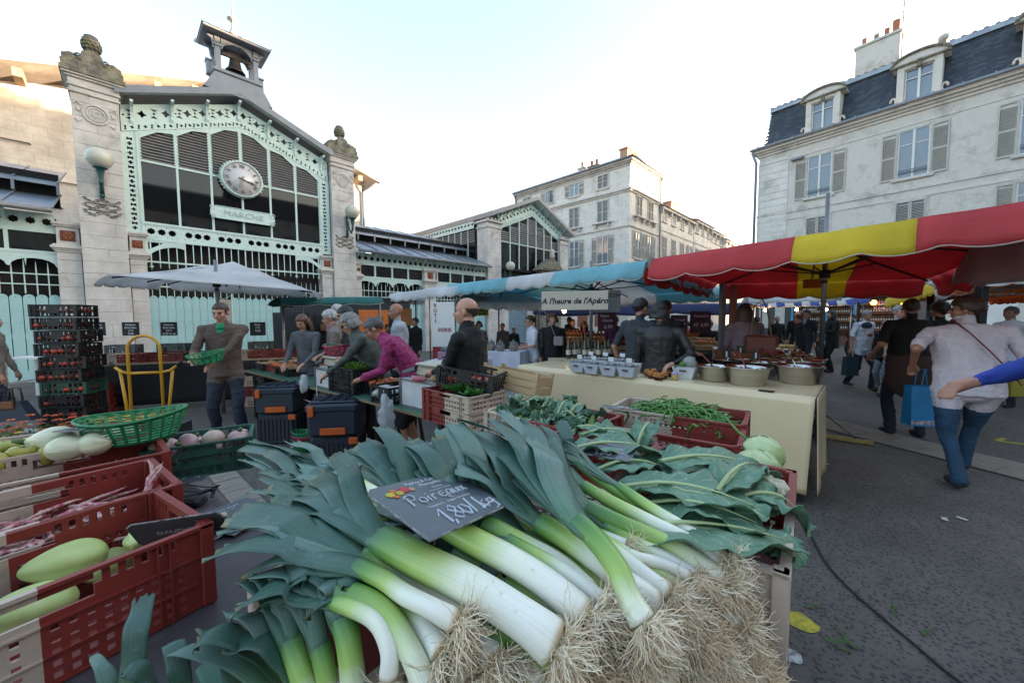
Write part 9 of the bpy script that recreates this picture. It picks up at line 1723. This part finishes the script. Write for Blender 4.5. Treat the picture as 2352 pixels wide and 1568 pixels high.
for k, (x, y) in enumerate(((12, 1040), (45, 1052), (80, 1042), (110, 1052), (60, 1030), (20, 1062), (130, 1040), (92, 1028), (-20, 1050))): tag(mobj('green_tomato', GTm, loc=g(x, y, 1.03), rot=(.3*k, .2*k, k), scale=(1.25, .95, .95)), 'unripe green tomato beside the pale squashes at the left edge', 'tomato', 'green tomatoes at the left edge')
slate('grey slate lying upside down on the pale squashes', g(200, 985, 1.13), 188, -84, .2, .1, (), (('3,50', -.05, -.03, .045),), False)
# flowers
fb = thing('flower_tray', 'tray of orange and yellow marigolds at the left edge', 'flowers', D(40, 1000, 2.35), 20); q = MB(); q.box(-.35, .3, -.16, .16, -.12, -.05); q.obj('tray_box', M_cg, fb)
q = MB(); rn = random.Random(2)
def flower(q, c, r, mi):
 for j in range(12): a = j*.5236; d_ = Vector((math.cos(a), math.sin(a), .25)); s_ = Vector((-math.sin(a), math.cos(a), 0)); q.add([c, c+d_*r*.6+s_*r*.2, c+d_*r, c+d_*r*.6-s_*r*.2], [(0, 1, 2, 3)], mi)
 q.ball(c+Vector((0, 0, r*.15)), r*.25, 6, 4, mi)
for k in range(80): x, y = rn.uniform(-.33, .28), rn.uniform(-.14, .14); flower(q, Vector((x, y, .02+.05*(y/.14)+rn.uniform(0, .03))), rn.uniform(.018, .026), 0 if y > -.04 else 1)
for k in range(120): a = rn.uniform(0, 6.3); c = Vector((rn.uniform(-.34, .29), rn.uniform(-.15, .15), rn.uniform(-.06, .03))); q.add([c, c+Vector((.02*math.cos(a), .02*math.sin(a), .02)), c+Vector((.04*math.cos(a), .04*math.sin(a), .0)), c+Vector((.02*math.cos(a+.5), .02*math.sin(a+.5), -.01))], [(0, 1, 2, 3)], 2)
o = q.obj('blossoms', [mat('marigold_orange', (.6, .10, .01), .6), mat('marigold_yellow', (.7, .45, .02), .6), M_stem], fb); o['kind'] = 'stuff'
fb2 = thing('flower_tray', 'small tray of yellow flowers behind the green basket', 'flowers', D(300, 968, 2.5), 10); q = MB(); q.box(-.25, .3, -.1, .1, -.12, -.03); q.obj('tray_box', M_cb, fb2); q = MB()
for k in range(60): flower(q, Vector((rn.uniform(-.24, .28), rn.uniform(-.09, .09), rn.uniform(0, .04))), .02, 1)
o = q.obj('blossoms', [mat('marigold_orange', (.6, .10, .01), .6), mat('marigold_yellow', (.7, .45, .02), .6)], fb2); o['kind'] = 'stuff'
# green crate of beetroots
pg = (g(535, 985, 1.02)+g(375, 1000, 1.02))/2; pg.z = zl; gcr = crate('green', 'open green crate of pale turnips at the corner of the left table', pg+Vector((.0, .03, 0)), 32, .42, .30, .17, fine=.0145)
M_tur = mat('turnip_skin', (.50, .40, .33), .5, c2=(.34, .2, .22), ns=7, amt=1, dirt=(.2, .14, .09), ds=12, dl=.35)
for k in range(16):
 x, y = -.16+.105*(k % 4), -.09+.085*((k//4) % 3); p = pg+U(32)*x+U(122)*y; q = MB() if k == 0 else q
 if k == 0: q.ball((0, 0, 0), (.05, .05, .042), 16, 11, fn=lambda v: v*(1+.05*mnoise.noise(v*24))); q.tube([(0, 0, -.04), (.01, 0, -.075)], [.008, .001], 6); q.tube([(0, 0, .038), (0, .005, .06)], [.012, .008], 6, 1); tm_ = q.mesh('turnip', [M_tur, M_stem])
 tag(mobj('turnip', tm_, loc=(p.x-.0, p.y+.03, zl+.09+.06*(k > 11)+rn.uniform(0, .03)), rot=(rn.uniform(-1.2, 1.2), rn.uniform(-1.2, 1.2), rn.uniform(0, 6))), 'pale turnip in the open green crate', 'turnip', 'turnips in the green crate')
# slates and straps on the dark table
slate('green grey slate reading CONCOMBRE lying beside the green crate', g(438, 1092, zl+.005), -60, -90, .2, .14, (('CONCOMBRE', -.02, -.02, .02), ('Mocquillon', .03, .04, .014), ('Maraicher', .03, .025, .008)), ())
for k in range(9):
 t = slate('slate in the fanned stack on the dark table, %s from the bottom' % ('first', 'second', 'third', 'fourth', 'fifth', 'sixth', 'seventh', 'eighth', 'ninth')[k] if k < 8 else 'topmost slate of the stack reading HARICOT PLAT', g(525, 1200, zl+.006)+Vector((rn.uniform(-.008, .008), rn.uniform(-.006, .006), .0055*k)), 60+rn.uniform(-5, 5), -90, .2, .14, (('HARICOT PLAT', -.01, .03, .018), ('Catégorie I - Origine Val de Sèvre', -.01, .01, .006), ('kg', .06, -.04, .02)) if k == 8 else (), (), False)
slate('dark slate leaning inside the corner of the nearest crate', g(415, 1215, 1.02), 20, 35, .21, .12, (('DAUPHINE', 0, .0, .022), ('Catégorie I', 0, -.025, .012)), (), False)
slate('grey slate sticking out behind the stack', g(560, 1195, zl+.01), 75, -90, .18, .12, (('Mocquillon', 0, 0, .014),), (), False)
q = MB(); q.ball((0, 0, 0), (.018, .012, .009), 9, 6, fn=lambda v: v*(1+.3*mnoise.noise(v*90))); tag(q.obj('bread_crumb', mat('crumb', (.55, .47, .32), .8), loc=g(512, 1182, zl+.062)), 'pale lump of bread on the slate stack', 'bread')
q = MB()
for k in range(3): q.tube([(.07*math.cos(a)*(1+.2*k), .045*math.sin(a), .02+.02*k+.015*math.sin(a*2+k)) for a in np.linspace(0, 5.6, 16)], .008, 5, flat=.35)
q.cbox(-.05, .06, -.06, .0, 0, .035, .01); tag(q.obj('camera_strap', mat('black_webbing', (.015, .015, .018), .7), loc=g(450, 1152, zl)), 'coiled black webbing strap on the dark table', 'strap')
# ------------------------------------------------ cable and scraps on the ground at the right
q = MB(); pts = [g(x, y, .012) for x, y in ((1790, 1120), (1838, 1180), (1862, 1228), (1895, 1288), (1950, 1350), (2030, 1420), (2100, 1478), (2160, 1530), (2215, 1575), (2260, 1640))]; q.tube([spline(pts, i/60) for i in range(61)], .0065, 7); tag(q.obj('black_cable', mat('rubber_cable', (.012, .014, .018), .5)), 'long black cable curving over the asphalt at the right', 'cable')
for k, (x, y) in enumerate(((1855, 1397), (1955, 1484), (1975, 1490), (2050, 1392), (1895, 1470), (2120, 1460), (1660, 1040))):
 if x < 1700: continue
 q = MB(); leaf_blade(q, [Vector((0, 0, .004)), Vector((.03, .01, .01)), Vector((.06, .0, .012)), Vector((.1, .02, .004))], .016, k, False, .5, .3, n=8); tag(q.obj('leaf_scrap', mat('scrap_green', (.05, .13, .02), .6), loc=g(x, y, .002), rot=(0, 0, k*1.3)), 'small green leaf scrap lying on the asphalt', 'leaf scrap', 'leaf scraps on the ground')
